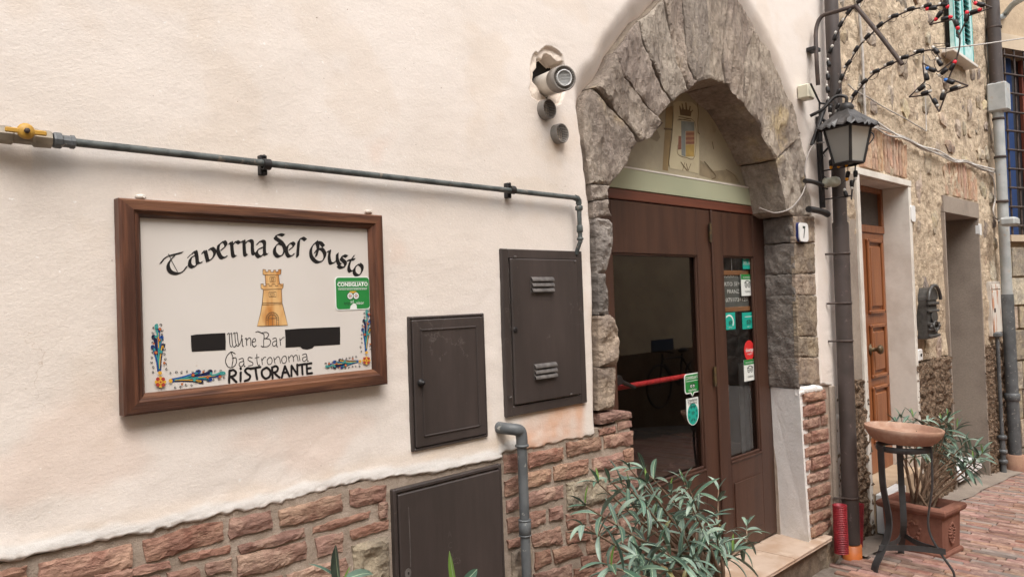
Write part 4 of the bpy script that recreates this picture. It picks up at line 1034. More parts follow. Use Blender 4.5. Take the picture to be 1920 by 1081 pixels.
for i, st in enumerate(BOLD):
    pen(lb, s7(st), px7(750) * 12.5, LY - (i % 5) * 8e-5, smooth=len(st) > 2)
    e = s7([st[0], st[-1]])
    for c in e: lb.flat(ngon(c, px7(750) * 6.2, px7(750) * 6.2, 8), LY - .0005 - (i % 4) * 6e-5)
lb.build('bold_lettering', m_ink, sign)
for q in ([(262, 704), (300, 698), (400, 692), (481, 688), (484, 742), (483, 797), (400, 801), (268, 808), (264, 760)], [(858, 668), (960, 660), (1080, 655), (1208, 650), (1209, 700), (1208, 762), (1045, 772), (1032, 786), (1000, 794), (970, 790), (955, 776), (862, 782), (862, 720)]):
    b = MB(); b.flat(s7(q), LY); b.build('blacked_out_patch', m_black, sign)
# tower
m_tow = M('tower ochre', (.68, .42, .18), .4, (.45, .17, .035), 16, 3, .42, .62, (1, 1, .35))
tw = MB()
tw.flat(s7([(718, 286), (736, 288), (736, 300), (752, 302), (752, 290), (768, 291), (768, 303), (785, 303), (785, 291), (800, 290), (800, 302), (816, 300), (816, 288), (834, 286), (832, 316), (818, 322), (824, 380), (848, 376), (846, 402), (836, 412), (840, 498), (856, 560), (876, 640), (682, 646), (704, 560), (714, 500), (722, 414), (706, 406), (706, 378), (722, 378), (722, 390), (736, 390), (732, 322), (718, 316)]), LY)
tower = tw.build('tower_picture', m_tow, sign)
tl = MB()
for st, wd in (([(718, 286), (718, 316), (732, 322), (736, 378)], 3), ([(834, 286), (832, 316), (818, 322), (824, 378)], 3), ([(732, 322), (818, 322)], 2.5), ([(706, 378), (706, 406), (722, 414), (714, 500), (704, 560), (682, 646), (876, 640), (856, 560), (840, 498), (836, 412), (846, 402), (848, 376)], 3),
               ([(722, 414), (836, 410)], 2.5), ([(714, 500), (840, 496)], 2.5), ([(712, 510), (842, 506)], 2), ([(718, 286), (736, 288), (736, 300), (752, 302), (752, 290), (768, 291), (768, 303), (785, 303), (785, 291), (800, 290), (800, 302), (816, 300), (816, 288), (834, 286)], 2.5),
               ([(706, 378), (722, 378), (722, 390), (740, 391), (740, 379), (758, 379), (758, 391), (776, 391), (776, 379), (796, 379), (796, 391), (814, 390), (814, 378), (832, 377), (832, 388), (846, 387)], 2.5),
               ([(762, 336), (796, 335), (796, 364), (763, 365), (762, 336)], 2.5), ([(771, 344), (787, 343), (787, 357), (771, 357), (771, 344)], 2.5), ([(757, 430), (802, 428), (802, 460), (757, 461), (757, 430)], 2.5), ([(766, 439), (792, 438), (792, 451), (766, 452), (766, 439)], 2.5)):
    pen(tl, s7(st), px7(760) * wd, LY - .0006, smooth=False)
arc = lambda r: [(778 + r * math.cos(R(a)), 600 - r * 1.05 * math.sin(R(a))) for a in range(0, 181, 20)]
pen(tl, s7([(818, 642)] + arc(40) + [(738, 643)]), px7(760) * 2.5, LY - .0006); pen(tl, s7([(804, 642)] + arc(26) + [(752, 643)]), px7(760) * 2.5, LY - .0006)
for a in range(-10, 191, 18): pen(tl, s7([(778 + 26 * math.cos(R(a)), 600 - 27 * math.sin(R(a))), (778 + 40 * math.cos(R(a)), 600 - 42 * math.sin(R(a)))]), px7(760) * 2, LY - .0007, smooth=False)
pen(tl, s7([(778, 574), (778, 642)]), px7(760) * 2.5, LY - .0007, smooth=False); pen(tl, s7([(753, 596), (803, 595)]), px7(760) * 2.5, LY - .0008, smooth=False)
tl.build('tower_outline', m_umb, tower)
# flower corners
m_fb = M('floral blue', (.012, .045, .21), .4, (.03, .10, .33), 60, 3); m_fn = M('floral navy', (.008, .015, .06), .4); m_ft = M('floral teal', (.05, .27, .25), .4); m_fr = M('floral red', (.36, .045, .03), .4); m_fy = M('floral yellow', (.62, .33, .04), .4); m_fl = M('floral ink', (.05, .05, .05), .5)
def floral(cx, cy, armV, armH, s, seed):
    """corner flower at (cx, cy) with an upright arm to (armV) and a lying arm to (armH), in units of the enlarged picture"""
    rr_ = random.Random(seed); b = MB()
    def put(poly, mi, lay):
        b.mi = mi; b.flat(s7(poly), LY - lay * 2.2e-4)
    def arm(tip):
        dx, dy = tip[0] - cx, tip[1] - cy; L = math.hypot(dx, dy); ux, uy = dx / L, dy / L; vx, vy = -uy, ux
        P = lambda t, v: (cx + ux * L * t + vx * v * s, cy + uy * L * t + vy * v * s)
        lob = lambda t0, t1, v0, v1, wd: [P(t0, v0 - wd * .3), P(t0 * .6 + t1 * .4, v0 + (v1 - v0) * .25 - wd), P(t0 * .2 + t1 * .8, v0 + (v1 - v0) * .7 - wd * .8), P(t1, v1), P(t0 * .25 + t1 * .75, v0 + (v1 - v0) * .75 + wd * .8), P(t0 * .6 + t1 * .4, v0 + (v1 - v0) * .3 + wd)]
        lay = 0
        def frond(t0, v0, t1, v1, hook, wd, mi, lay):
            pts = [P(t0, v0), P(t0 * .5 + t1 * .5, v0 + (v1 - v0) * .35), P(t1, v1), P(t1 + .035, v1 + hook * .5), P(t1 + .015, v1 + hook), P(t1 - .03, v1 + hook * .8)]
            q = curve_pts([(x_, 0, z_) for x_, z_ in s7(pts)], 4); n_ = len(q); A_ = []; B_ = []
            for i_, p_ in enumerate(q):
                tt = (q[min(i_ + 1, n_ - 1)] - q[max(i_ - 1, 0)]).normalized(); w2 = px7(cx) * wd * s * (math.sin(math.pi * min(1, .12 + .88 * i_ / (n_ - 1))) ** .6 + .12) * (1 - .45 * i_ / n_)
                pp_ = Vector((-tt.z, 0, tt.x)) * w2; A_.append(p_ + pp_); B_.append(p_ - pp_)
            yy_ = LY - lay * 2.2e-4; b.mi = mi
            b.add([(v_.x, yy_, v_.z) for v_ in A_] + [(v_.x, yy_, v_.z) for v_ in B_], [(i_ + n_, i_ + 1 + n_, i_ + 1, i_) for i_ in range(n_ - 1)])
        for (t0, v0, t1, v1, hook, wd, mi) in ((.18, 0, .58, 2, 16, 15, 0), (.22, 3, .62, 26, 14, 9, 1), (.22, -3, .60, -28, -14, 9, 0), (.42, 0, .76, 18, 14, 9, 0), (.40, 0, .78, -20, -14, 9, 1), (.58, 0, .90, 8, -14, 7, 0),
                                               (.22, 0, .56, 2, 10, 5, 2), (.24, 1, .60, 22, 10, 3, 4), (.26, -1, .56, -22, -8, 3, 2), (.45, 0, .72, 14, 8, 3, 2), (.60, 0, .84, 4, -8, 3, 4), (.80, 0, .98, -12, 14, 6, 2)):
            frond(t0, v0, t1, v1, hook, wd, mi, lay); lay += 1
        for (t, v, r_, mi) in ((.52, -18, 11, 3), (.53, 14, 10, 2), (.74, 8, 9, 3), (.80, -14, 9, 2), (.93, 14, 10, 3), (.96, -4, 9, 2), (.33, 30, 8, 3), (.68, -30, 7, 3)):
            c = P(t, v); put([(c[0] + r_ * s * math.cos(a), c[1] + r_ * s * math.sin(a)) for a in [k * .7 for k in range(9)]], mi, lay); lay += 1
            if mi == 3: put([(c[0] + r_ * .4 * s * math.cos(a), c[1] + r_ * .4 * s * math.sin(a)) for a in [k * 1.05 for k in range(6)]], 4, lay)
        c = P(.16, 0); put([(c[0] + 13 * s * math.cos(a), c[1] + 13 * s * math.sin(a)) for a in [k * .7 for k in range(9)]], 4, 18)
        b.mi = 5
        for k in range(20):
            t = .16 + .86 * (k + .5) / 20; sd_ = 1 if k % 2 else -1; v = sd_ * (46 - 26 * t * t + rr_.uniform(-4, 4))
            r_ = rr_.uniform(6.5, 9.5) * s; c = P(t, v); a0 = rr_.uniform(0, 6)
            pen(b, s7([(c[0] + r_ * (1 - j * .12) * math.cos(a0 + j * .95 * sd_), c[1] + r_ * (1 - j * .12) * math.sin(a0 + j * .95 * sd_)) for j in range(7)]), px7(cx) * 3.2, LY - 1.1e-3, k=2)
    arm(armV); arm(armH)
    for k in range(8):
        a = k * math.pi / 4; c = (cx + 24 * s * math.cos(a), cy + 24 * s * math.sin(a)); put([(c[0] + 13 * s * math.cos(q), c[1] + 13 * s * math.sin(q)) for q in [j * .8 for j in range(8)]], 3 if k % 2 else 4, 20 + k % 2)
    put([(cx + 15 * s * math.cos(q), cy + 15 * s * math.sin(q)) for q in [j * .6 for j in range(11)]], 4, 23)
    put([(cx + 6 * s * math.cos(q), cy + 6 * s * math.sin(q)) for q in [j * .9 for j in range(7)]], 3, 24)
    b.build('floral_corner', [m_fb, m_fn, m_ft, m_fr, m_fy, m_fl], sign)
floral(66, 998, (48, 640), (470, 948), 1.0, 3)
floral(1370, 862, (1378, 548), (1118, 896), .72, 4)
# sticker on the sign
def st_sign(o, x0, z0, x1, z1, Y):
    w_, h = x1 - x0, z1 - z0
    b = MB(); b.prism(rrect(x0, z0, x1, z1, w_ * .09), Y - .0010, Y); b.build('white_edge', m_swhite, o)
    k = w_ * .025
    out = rrect(x0 + k, z0 + k, x1 - k, z1 - k, w_ * .08)
    b = MB(); bite = [(x0 + w_ * .60, z0 + k), (x0 + w_ * .60, z0 + h * .12), (x0 + w_ * .56, z0 + h * .19), (x0 + w_ * .50, z0 + h * .20), (x0 + w_ * .46, z0 + h * .16), (x0 + w_ * .42, z0 + h * .12), (x0 + w_ * .40, z0 + k)]
    # outline runs from the top right round to the lower right; the torn bite sits in the bottom edge
    i = 15
    poly = out[:i] + bite[::-1] + out[i:]
    b.flat(poly, Y - .0014); b.build('green_ground', m_sgreen, o)
    text('lettering', 'CONSIGLIATO', x0 + w_ * .5, Y - .0019, z1 - h * .29, w_ * .135, m_swhite, o, .0006, 'CENTER', .98)
    b = MB()
    for zz in (.15, .345): b.flat([(x0 + w_ * .08, z1 - h * zz - .0008), (x1 - w_ * .08, z1 - h * zz - .0008), (x1 - w_ * .08, z1 - h * zz + .0002), (x0 + w_ * .08, z1 - h * zz + .0002)], Y - .0018)
    b.build('rule', m_swhite, o)
    text('lettering', 'PORTALE DI VIAGGI PIU GRANDE DEL MONDO', x0 + w_ * .5, Y - .0019, z1 - h * .40, w_ * .038, m_swhite, o, .0001, 'CENTER')
    b = MB(); b.flat([(x0 + w_ * .36, z0 + h * .50), (x0 + w_ * .64, z0 + h * .50), (x0 + w_ * .58, z0 + h * .56), (x0 + w_ * .42, z0 + h * .56)], Y - .0017); b.build('brow', m_fy, o)
    b = MB()
    for dx in (-.085, .085):
        c = (x0 + w_ * (.5 + dx), z0 + h * .42)
        for r_, mi, l in ((.092, 1, 1.8), (.078, 0, 2.1), (.045, 1, 2.4), (.032, 0, 2.7), (.018, 2, 3.0)): b.mi = mi; b.flat(ngon(c, w_ * r_, w_ * r_, 16), Y - l * .001)
    b.build('owl_eyes', [m_swhite, m_sink, m_sred], o)
    text('lettering', 'trip', x0 + w_ * .24, Y - .0019, z0 + h * .16, w_ * .115, m_sink, o, 0, 'LEFT'); text('lettering', 'ad', x0 + w_ * .42, Y - .0019, z0 + h * .21, w_ * .1, m_swhite, o, 0, 'LEFT'); text('lettering', 'visor', x0 + w_ * .58, Y - .0019, z0 + h * .16, w_ * .115, m_swhite, o, 0, 'LEFT')
p = s7([(1172, 332), (1393, 332), (1393, 545), (1172, 540)])
so = thing('sign_sticker', 'torn green recommendation sticker on the right side of the tavern sign', 'sticker', ((p[0][0] + p[1][0]) / 2, BYs, p[2][1]))
st_sign(so, p[0][0], (p[2][1] + p[3][1]) / 2, p[1][0], (p[0][1] + p[1][1]) / 2, BYs - .0005)
for (px, py) in ((264, 366), (692, 394)):
    q = at(px, py + 3, -.012); mb = MB(); mb.sphere((q.x, -.010, q.z), .011, 10, 6, (1.3, .9, .7)); mb.tube([(q.x, 0, q.z - .004), (q.x + .004, -.022, q.z)], .004, 6); mb.build('hanging_nail', m_pvc, sign)

# ================================================================== METER CABINETS
def cabinet(name, label, x0, z0, x1, z1, fw_, yp, inset=True):
    o = thing(name, label, 'meter cabinet', ((x0 + x1) / 2, 0, z0))
    b = MB(); y0 = yp
    b.box((x0, y0, z0), (x0 + fw_, .03, z1), .003); b.box((x1 - fw_, y0, z0), (x1, .03, z1), .003)
    b.box((x0 + fw_, y0 + .0005, z1 - fw_), (x1 - fw_, .03, z1 - .0005), .003); b.box((x0 + fw_, y0 + .0005, z0 + .0005), (x1 - fw_, .03, z0 + fw_), .003)
    b.build('frame', m_cab, o)
    return o
c1 = cabinet('meter_cabinet', 'small brown steel meter cabinet right of the sign, flat panel with a round knob', 1.503, 1.224, 1.840, 1.664, .010, -.012)
mb = MB(); x0, x1, z0, z1 = 1.515, 1.828, 1.236, 1.652
mb.box((x0, -.016, z0), (x1, -.004, z1), .003)
d1 = mb.build('door', m_cab, c1)
mb = MB()
bi = .031
for (a, b_) in (((x0 + bi, z0 + bi), (x0 + bi + .006, z1 - bi)), ((x1 - bi - .006, z0 + bi), (x1 - bi, z1 - bi)), ((x0 + bi, z0 + bi), (x1 - bi, z0 + bi + .006)), ((x0 + bi, z1 - bi - .006), (x1 - bi, z1 - bi))):
    mb.box((a[0], -.0195, a[1]), (b_[0], -.0155, b_[1]), .0018)
mb.build('pressed_rib', m_cab, d1)
q = at(790, 717, -.02); mb = MB(); mb.lathe([(.013, -.0165), (.013, -.022), (.008, -.024), (.008, -.032), (.003, -.036), (0, -.037)], (q.x, 0, q.z), 12, 'y'); mb.build('knob', m_black, d1)
c2 = cabinet('meter_cabinet', 'tall brown steel meter cabinet with two louvred vents under the pipe end', 1.934, 1.280, 2.394, 1.897, .036, -.014)
mb = MB(); x0, x1, z0, z1 = 1.974, 2.354, 1.320, 1.861
mb.box((x0, -.021, z0), (x1, -.006, z1), .004); d2 = mb.build('door', m_cab, c2)
for (px, py) in ((1015, 533), (1021, 694)):
    q = at(px, py, -.02); v = MB()
    for k in (-1, 0, 1):
        zc = q.z + k * -.0205; hw = .062
        n = 6; V = []
        for i in range(n + 1):
            a = math.pi * .5 * i / n; V += [(q.x - hw, -.0212 - .013 * math.sin(a), zc + .008 - .013 * (1 - math.cos(a)) * 1.2), (q.x + hw, -.0212 - .013 * math.sin(a), zc + .008 - .013 * (1 - math.cos(a)) * 1.2)]
        v = MB(); v.add(V, [(2 * i, 2 * i + 1, 2 * i + 3, 2 * i + 2)[::-1] for i in range(n)], True)
        e = len(V) - 2
        v.box((q.x - hw, -.0216, zc - .011), (q.x + hw, -.0212, zc + .009))
        v.build('louvre', m_cablight, d2)
q = at(966, 618, -.02); mb = MB(); mb.lathe([(.010, -.0205), (.011, -.023), (.007, -.024)], (q.x, 0, q.z), 14, 'y'); mb.build('lock', m_black, d2)
for (px, py) in ((965, 481), (1077, 490), (957, 744), (1070, 738)):
    q = at(px, py, -.02); mb = MB(); mb.tube([(q.x - .006, -.022, q.z), (q.x + .006, -.022, q.z)], .003, 6); mb.build('hinge_pin', m_cablight, d2)
c3 = cabinet('meter_cabinet', 'large dark brown steel cabinet at the bottom edge, set in the brick base', 1.421, .50, 1.900, 1.118, .014, -.012)
mb = MB(); x0, x1, z0, z1 = 1.437, 1.884, .516, 1.100
mb.box((x0, -.017, z0), (x1, -.004, z1), .003); d3 = mb.build('door', m_cab, c3)
q0, q1 = at(766, 950, -.0172), at(770, 1062, -.0172)
mb = MB(); pen(mb, [(q0.x, q0.z), ((q0.x + q1.x) / 2 + .001, (q0.z + q1.z) / 2), (q1.x, q1.z)], .0022, -.0173); mb.build('scratch', m_cablight, d3)
q = at(766, 1074, -.02); mb = MB(); mb.prism(ngon((q.x, q.z), .013, .016, 9), -.0185, -.016); mb.mi = 1; mb.flat(ngon((q.x + .001, q.z), .004, .005, 8), -.0188); mb.build('keyhole_plate', [m_cablight, m_dark], d3)
q = at(846, 1000, -.02)
for i, ch in enumerate('ACQUA'): text('embossed_lettering', ch, at(843 + i, 1006 + i * 21, -.0172).x, -.0176, at(843 + i, 1006 + i * 21, -.0172).z, .030, M('faint embossing', (.068, .055, .05), .5), d3, .0, 'CENTER', .9)

# ================================================================== GAS PIPE
gp = thing('gas_pipe', 'grey gas pipe with a yellow tap running level across the wall above the sign', 'pipe', (1.2, -.03, 2.115))
py_ = -.034
zP = at(700, 329, py_).z
xe = at(1085, 372, py_).x
mb = MB(); mb.tube([(.50, py_, zP), (1.4, py_, zP + .001), (xe - .022, py_, zP)], .0098, 12)
cp = [(xe - .022, py_, zP), (xe - .008, py_, zP - .002), (xe - .001, py_, zP - .010), (xe, py_, zP - .025)]
mb.tube(cp, .0125, 12); mb.tube([(xe, py_, zP - .02), (xe, py_, 1.93)], .0095, 12); mb.tube([(xe, py_, 1.935), (xe - .001, -.02, 1.905), (xe - .001, -.012, 1.885)], .009, 10)
mb.build('pipe', m_gaspipe, gp)
mb = MB()
for (z_, h, r_) in ((zP - .040, .02, .0155), (1.985, .03, .013), (1.945, .012, .014)): mb = MB(); mb.lathe([(r_ * .8, -h / 2), (r_, -h / 2 + .003), (r_, h / 2 - .003), (r_ * .8, h / 2)], (xe, py_, z_), 12); mb.build('collar', m_gaspipe, gp)
for px in (499, 960):
    q = at(px, 308 if px == 499 else 356, py_)
    mb = MB(); mb.box((q.x - .010, py_ + .012, q.z - .028), (q.x + .010, .004, q.z + .028), .002)
    mb.lathe([(.0155, -.011), (.0155, .011)], (q.x, py_, q.z), 14, 'x', cap=False); mb.lathe([(.0128, -.011), (.0155, -.011)], (q.x, py_, q.z), 14, 'x', cap=False)
    for s in (-1, 1): mb.sphere((q.x, py_ + .010, q.z + s * .024), .005, 8, 5)
    mb.build('pipe_clip', m_blackiron, gp)
vx = at(42, 258, py_).x
vv = MB(); vv.lathe([(.013, -.058), (.020, -.056), (.021, -.022), (.017, -.018), (.017, .018), (.021, .022), (.020, .056), (.013, .058)], (vx, py_, zP), 8, 'x', smooth=False)
valve = vv.build('valve_body', m_brass, gp)
mb = MB(); mb.lathe([(.017, -.028), (.018, -.034), (.013, -.040), (.0, -.040)], (vx, py_, zP + .006), 14, 'y'); mb.box((vx - .040, py_ - .037, zP + .000), (vx + .040, py_ - .031, zP + .011), .002); mb.build('tap_handle', m_yellow, valve)
mb = MB(); mb.lathe([(.006, -.039), (.006, -.046), (0, -.046)], (vx, py_, zP + .006), 6, 'y'); mb.build('tap_nut', m_rust, valve)
mb = MB(); mb.lathe([(.017, 0), (.0185, .004), (.0185, .016), (.014, .02), (.014, .034), (.016, .036), (.016, .044), (.013, .046)], (vx + .060, py_, zP), 10, 'x', smooth=False); mb.tube([(vx - .3, py_, zP), (vx - .055, py_, zP)], .0145, 12); mb.build('coupling', m_galv, gp)

# ================================================================== FLUE AND VENTS
fl = thing('flue_pipe', 'cream plastic flue pipe poking out of the broken hole in the plaster', 'flue pipe', (2.25, 0, 2.55))
a0 = at(1028, 158, .0); a1 = at(1058, 146, -.14)
dirv = (a1 - a0).normalized()
def cyl(mb_, c, d, prof, n=24):
    d = Vector(d).normalized(); up = Vector((0, 0, 1)); a = d.cross(up).normalized(); b = a.cross(d)
    V = []
    for (r_, h) in prof:
        for k in range(n): t = 2 * math.pi * k / n; V.append(Vector(c) + d * h + (a * math.cos(t) + b * math.sin(t)) * r_)
    mb_.add(V, [(i * n + k, (i + 1) * n + k, (i + 1) * n + (k + 1) % n, i * n + (k + 1) % n) for i in range(len(prof) - 1) for k in range(n)], True)
L_ = (a1 - a0).length; rF = .0455
mb = MB(); cyl(mb, a0, dirv, [(rF, -.08), (rF, L_ * .62)]); mb.build('pipe', m_pvc, fl)
mb = MB(); cyl(mb, a0, dirv, [(rF, L_ * .60), (rF + .003, L_ * .60), (rF + .003, L_), (rF - .003, L_ + .002), (rF - .003, L_ - .02), (.028, L_ - .02)]); mb.build('end_ring', m_grille, fl)
mb = MB(); cyl(mb, a0, dirv, [(.031, L_ - .02), (.031, L_ + .004), (.027, L_ + .004), (.027, L_ - .02), (.001, L_ - .02)])
ax = dirv.cross(Vector((0, 0, 1))).normalized(); bx_ = ax.cross(dirv)
for k in range(-4, 5):
    h = math.sqrt(max(.027 ** 2 - (k * .0055) ** 2, 1e-6)); c = a0 + dirv * (L_ - .002) + bx_ * k * .0055
    mb.tube([c - ax * h, c + ax * h], .0013, 4)
mb.build('inner_grille', m_swhite if False else M('pale plastic grille', (.55, .55, .54), .4), fl)
mb = MB()
for k in range(28):
    t = 2 * math.pi * k / 28; p = a0 + dirv * (L_ - .003) + (ax * math.cos(t) + bx_ * math.sin(t)) * .029; p2 = a0 + dirv * (L_ - .003) + (ax * math.cos(t) + bx_ * math.sin(t)) * .043
    mb.tube([p, p2], .0014, 4)
mb.build('outer_grille', m_grille, fl)
for (lab, px, py) in (('round vent cowl with mesh, upper one just below the flue pipe', 1020, 207), ('round vent cowl with mesh, lower one right of the other', 1044, 252)):
    q = at(px, py, -.0); v = thing('wall_vent', lab, 'vent', (q.x, 0, q.z))
    r_ = .039; yv = -.030
    mb = MB(); mb.lathe([(r_ * 1.02, .012), (r_, yv), (r_ - .002, yv - .002), (r_ - .005, yv), (r_ - .006, .004), (0, .004)], (q.x, 0, q.z), 28, 'y'); mb.build('cowl', m_grille, v)
    mb = MB(); mb.lathe([(r_ - .006, .0035), (0, .0034)], (q.x, 0, q.z), 20, 'y'); mb.build('duct_mouth', m_dark, v)
    mb = MB()
    for k in range(-3, 4):
        d_ = k * .0100; h = math.sqrt(max((r_ - .004) ** 2 - d_ ** 2, 1e-6))
        mb.tube([(q.x - h, yv + .001, q.z + d_), (q.x + h, yv + .001, q.z + d_)], .0012, 4); mb.tube([(q.x + d_, yv + .0025, q.z - h), (q.x + d_, yv + .0025, q.z + h)], .0012, 4)
    mb.build('mesh_screen', m_grille, v)
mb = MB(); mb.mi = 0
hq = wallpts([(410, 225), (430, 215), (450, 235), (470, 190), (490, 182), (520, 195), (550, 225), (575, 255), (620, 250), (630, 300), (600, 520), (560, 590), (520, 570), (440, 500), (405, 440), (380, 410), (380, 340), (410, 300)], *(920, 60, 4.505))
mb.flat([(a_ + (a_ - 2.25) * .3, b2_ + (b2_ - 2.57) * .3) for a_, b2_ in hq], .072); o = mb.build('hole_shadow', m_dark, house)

# ================================================================== OUTLET PIPE
op = thing('outlet_pipe', 'grey painted pipe bending out of the wall and down over the bricks beside the cabinets', 'pipe', (2.01, -.05, .3))
yo = -.060; xo = at(981, 900, yo).x; zt_ = at(975, 803, yo).z
mb = MB(); mb.tube(curve_pts([(xo - .055, .02, zt_ + .006), (xo - .050, yo + .03, zt_ + .004), (xo - .03, yo, zt_), (xo - .006, yo, zt_ - .010), (xo, yo, zt_ - .036), (xo, yo, zt_ - .06)], 5), .0215, 14); mb.build('elbow', m_galv, op)
mb = MB(); mb.tube([(xo, yo, zt_ - .05), (xo, yo, .02)], .0180, 14); mb.build('pipe', m_galv, op)
mb = MB(); zc = at(985, 988, yo).z
for (z_, h, r_) in ((zt_ - .062, .010, .0255), (zc, .050, .0225), (zc + .027, .008, .0235), (zc - .027, .006, .0235)): mb = MB(); mb.lathe([(r_ * .85, -h / 2), (r_, -h / 2 + .002), (r_, h / 2 - .002), (r_ * .85, h / 2)], (xo, yo, z_), 16); mb.build('socket_joint', m_galv, op)

# house number beside the door
def plate(name, label, px, py, hw, hh, txt, par=None):
    q = at(px, py, -.035); o = thing(name, label, 'house number', (q.x, -.01, q.z - hh))
    mb = MB(); mb.prism(rrect(q.x - hw, q.z - hh, q.x + hw, q.z + hh, hw * .4), -.030, .006); mb.build('plate', m_white, o)
    if not txt: return o
    mb = MB(); mb.prism(rrect(q.x - hw * 1.03, q.z - hh * 1.03, q.x + hw * 1.03, q.z + hh * 1.03, hw * .42), -.024, .006); mb.build('blue_edge', M('dark blue enamel', (.02, .03, .12), .3), o)
    if txt: text('numeral', txt, q.x, -.0312, q.z - hh * .62, hh * 1.8, m_sink, o, .002, 'CENTER', .72)
    return o
plate('number_plate', 'white enamel house number 7 on the stone jamb of the tavern door', 1509, 435, .062, .056, '7')

# ================================================================== STONE HOUSE (right)
def ground(x): return .02 if x < 4.2 else .03 - .0092 * (max(x, 4.0) - 4.0) ** 2 if x < 12 else -.56
sh = thing('stone_house', 'tan rubble stone house with two doorways and a teal shutter, right of the tavern', 'building', (7.3, 0, 0))
DXL, DXR, DZT = 5.40, 6.40, 2.492
q = at(1770, 397); q2 = at(1829, 410)
OXL, OXR, OZT = 7.33, 8.38, 2.345
SZ = 1.11
xs = np.unique(np.round(np.concatenate([np.arange(5.125, 9.62, .02), [DXL, DXR, OXL, OXR]]), 4)); xs = xs[np.concatenate([[True], np.diff(xs) > .004])]
zs = np.unique(np.round(np.concatenate([np.arange(SZ, 4.6, .02), np.arange(4.6, 6.5, .1), [DZT, OZT]]), 4)); zs = zs[np.concatenate([[True], np.diff(zs) > .004])]
def inh(X, Z): return ((X > DXL) & (X < DXR) & (Z < DZT)) | ((X > OXL) & (X < OXR) & (Z < OZT))
def ry(X, Z):
    n = fbm(X, Z, 3.2, 5, 201, gain=.62) * .034 + fbm(X, Z, 24, 3, 211) * .012
    e = np.minimum(np.minimum(np.abs(X - DXL), np.abs(X - DXR)) + (Z > DZT) * 1, np.minimum(np.abs(X - OXL), np.abs(X - OXR)) + (Z > OZT + .02) * 1)
    return -n * sstep(0, .08, e) + .004
heightfield('rubble_render', xs, zs, ry, lambda X, Z: ~inh(X, Z), m_rubble, sh)
xs2 = np.unique(np.round(np.concatenate([np.arange(4.81, 9.62, .014), [DXL, DXR, OXL, OXR]]), 4)); xs2 = xs2[np.concatenate([[True], np.diff(xs2) > .004])]
zs2 = np.arange(-.5, SZ + .02, .014)
def py2(X, Z):
    top = SZ - .01 + fbm(X, Z * 0, 2.2, 3, 231) * .05
    return -.012 - fbm(X, Z, 28, 3, 221, gain=.8) * .034 + .05 * sstep(-.006, .012, Z - top) + .02 * (X < 5.1)
for (pa_, pb_) in ((4.8, DXL), (DXR, OXL), (OXR, 9.7)): heightfield('pebbledash_base', xs2, zs2, py2, lambda X, Z: (X > pa_) & (X < pb_), m_pebble, sh)
# wall stones showing through the render
placed = []
k = 0
for tr in range(4000):
    x = rng.uniform(5.2, 9.4); z_ = rng.uniform(1.2, 4.3); ww = rng.uniform(.06, .17); hh = rng.uniform(.05, .13)
    if rng.random() < .3: hh = rng.uniform(.12, .22); ww *= .8
    if (DXL - .15 < x + ww and x - ww < DXR + .16 and z_ - hh < DZT + .40) or (OXL - .12 < x + ww and x - ww < OXR + .22 and z_ - hh < OZT + .42): continue
    if 7.3 < x < 8.5 and z_ > 3.55: continue
    if any(abs(x - a) < ww + c + .03 and abs(z_ - b_) < hh + d + .03 for a, b_, c, d in placed): continue
    if 6.45 < x < 7.1 and 1.1 < z_ < 1.85 and rng.random() < .5: continue
    placed.append((x, z_, ww, hh))
    n = rng.choice([5, 6, 7]); a0 = rng.uniform(0, 6)
    poly = []
    for i in range(n):
        a = a0 + 2 * math.pi * i / n + rng.uniform(-.2, .2); c, s = math.cos(a), math.sin(a); f = 1 / max(abs(c), abs(s)) * .82
        poly.append((x + ww * c * f * rng.uniform(.85, 1.05), z_ + hh * s * f * rng.uniform(.85, 1.05)))
    stone('wall_stone', poly, -.004 - rng.random() * .012, .04, .04, .020, m_rstone, sh, rr=.012, nsc=12, jit=.5)
    k += 1
    if k > 85: break
# relieving arches of upright bricks over the two doorways
def soldier(x0, x1, zb, h, n, bow):
    for i in range(n):
        t = (i + .5) / n; x = x0 + (x1 - x0) * t; lean = (t - .5) * .18; w_ = (x1 - x0) / n * .40
        zt = zb + h * (1 - bow * (2 * t - 1) ** 2)
        poly = [(x - w_, zb), (x + w_, zb), (x + w_ + lean * h, zt + rng.uniform(-.02, .02)), (x - w_ + lean * h, zt + rng.uniform(-.02, .02))]
        stone('upright_brick', poly, -.014 - rng.random() * .008, .03, .04, .010, m_rbrick, sh, rr=.006, nsc=16)
soldier(5.50, 6.42, DZT + .07, .30, 15, .15)
soldier(7.38, 8.42, OZT + .17, .33, 18, .35)
# backing
mb = MB(); mb.box((5.2, .44, -.5), (5.34, .6, 6.5)); mb.box((5.12, .60, 2.6), (9.6, .7, 6.5)); mb.box((6.45, .60, -.5), (7.3, .7, 2.7)); mb.box((8.45, .60, -.5), (9.6, .7, 2.7)); mb.build('wall_core', m_dark, sh)
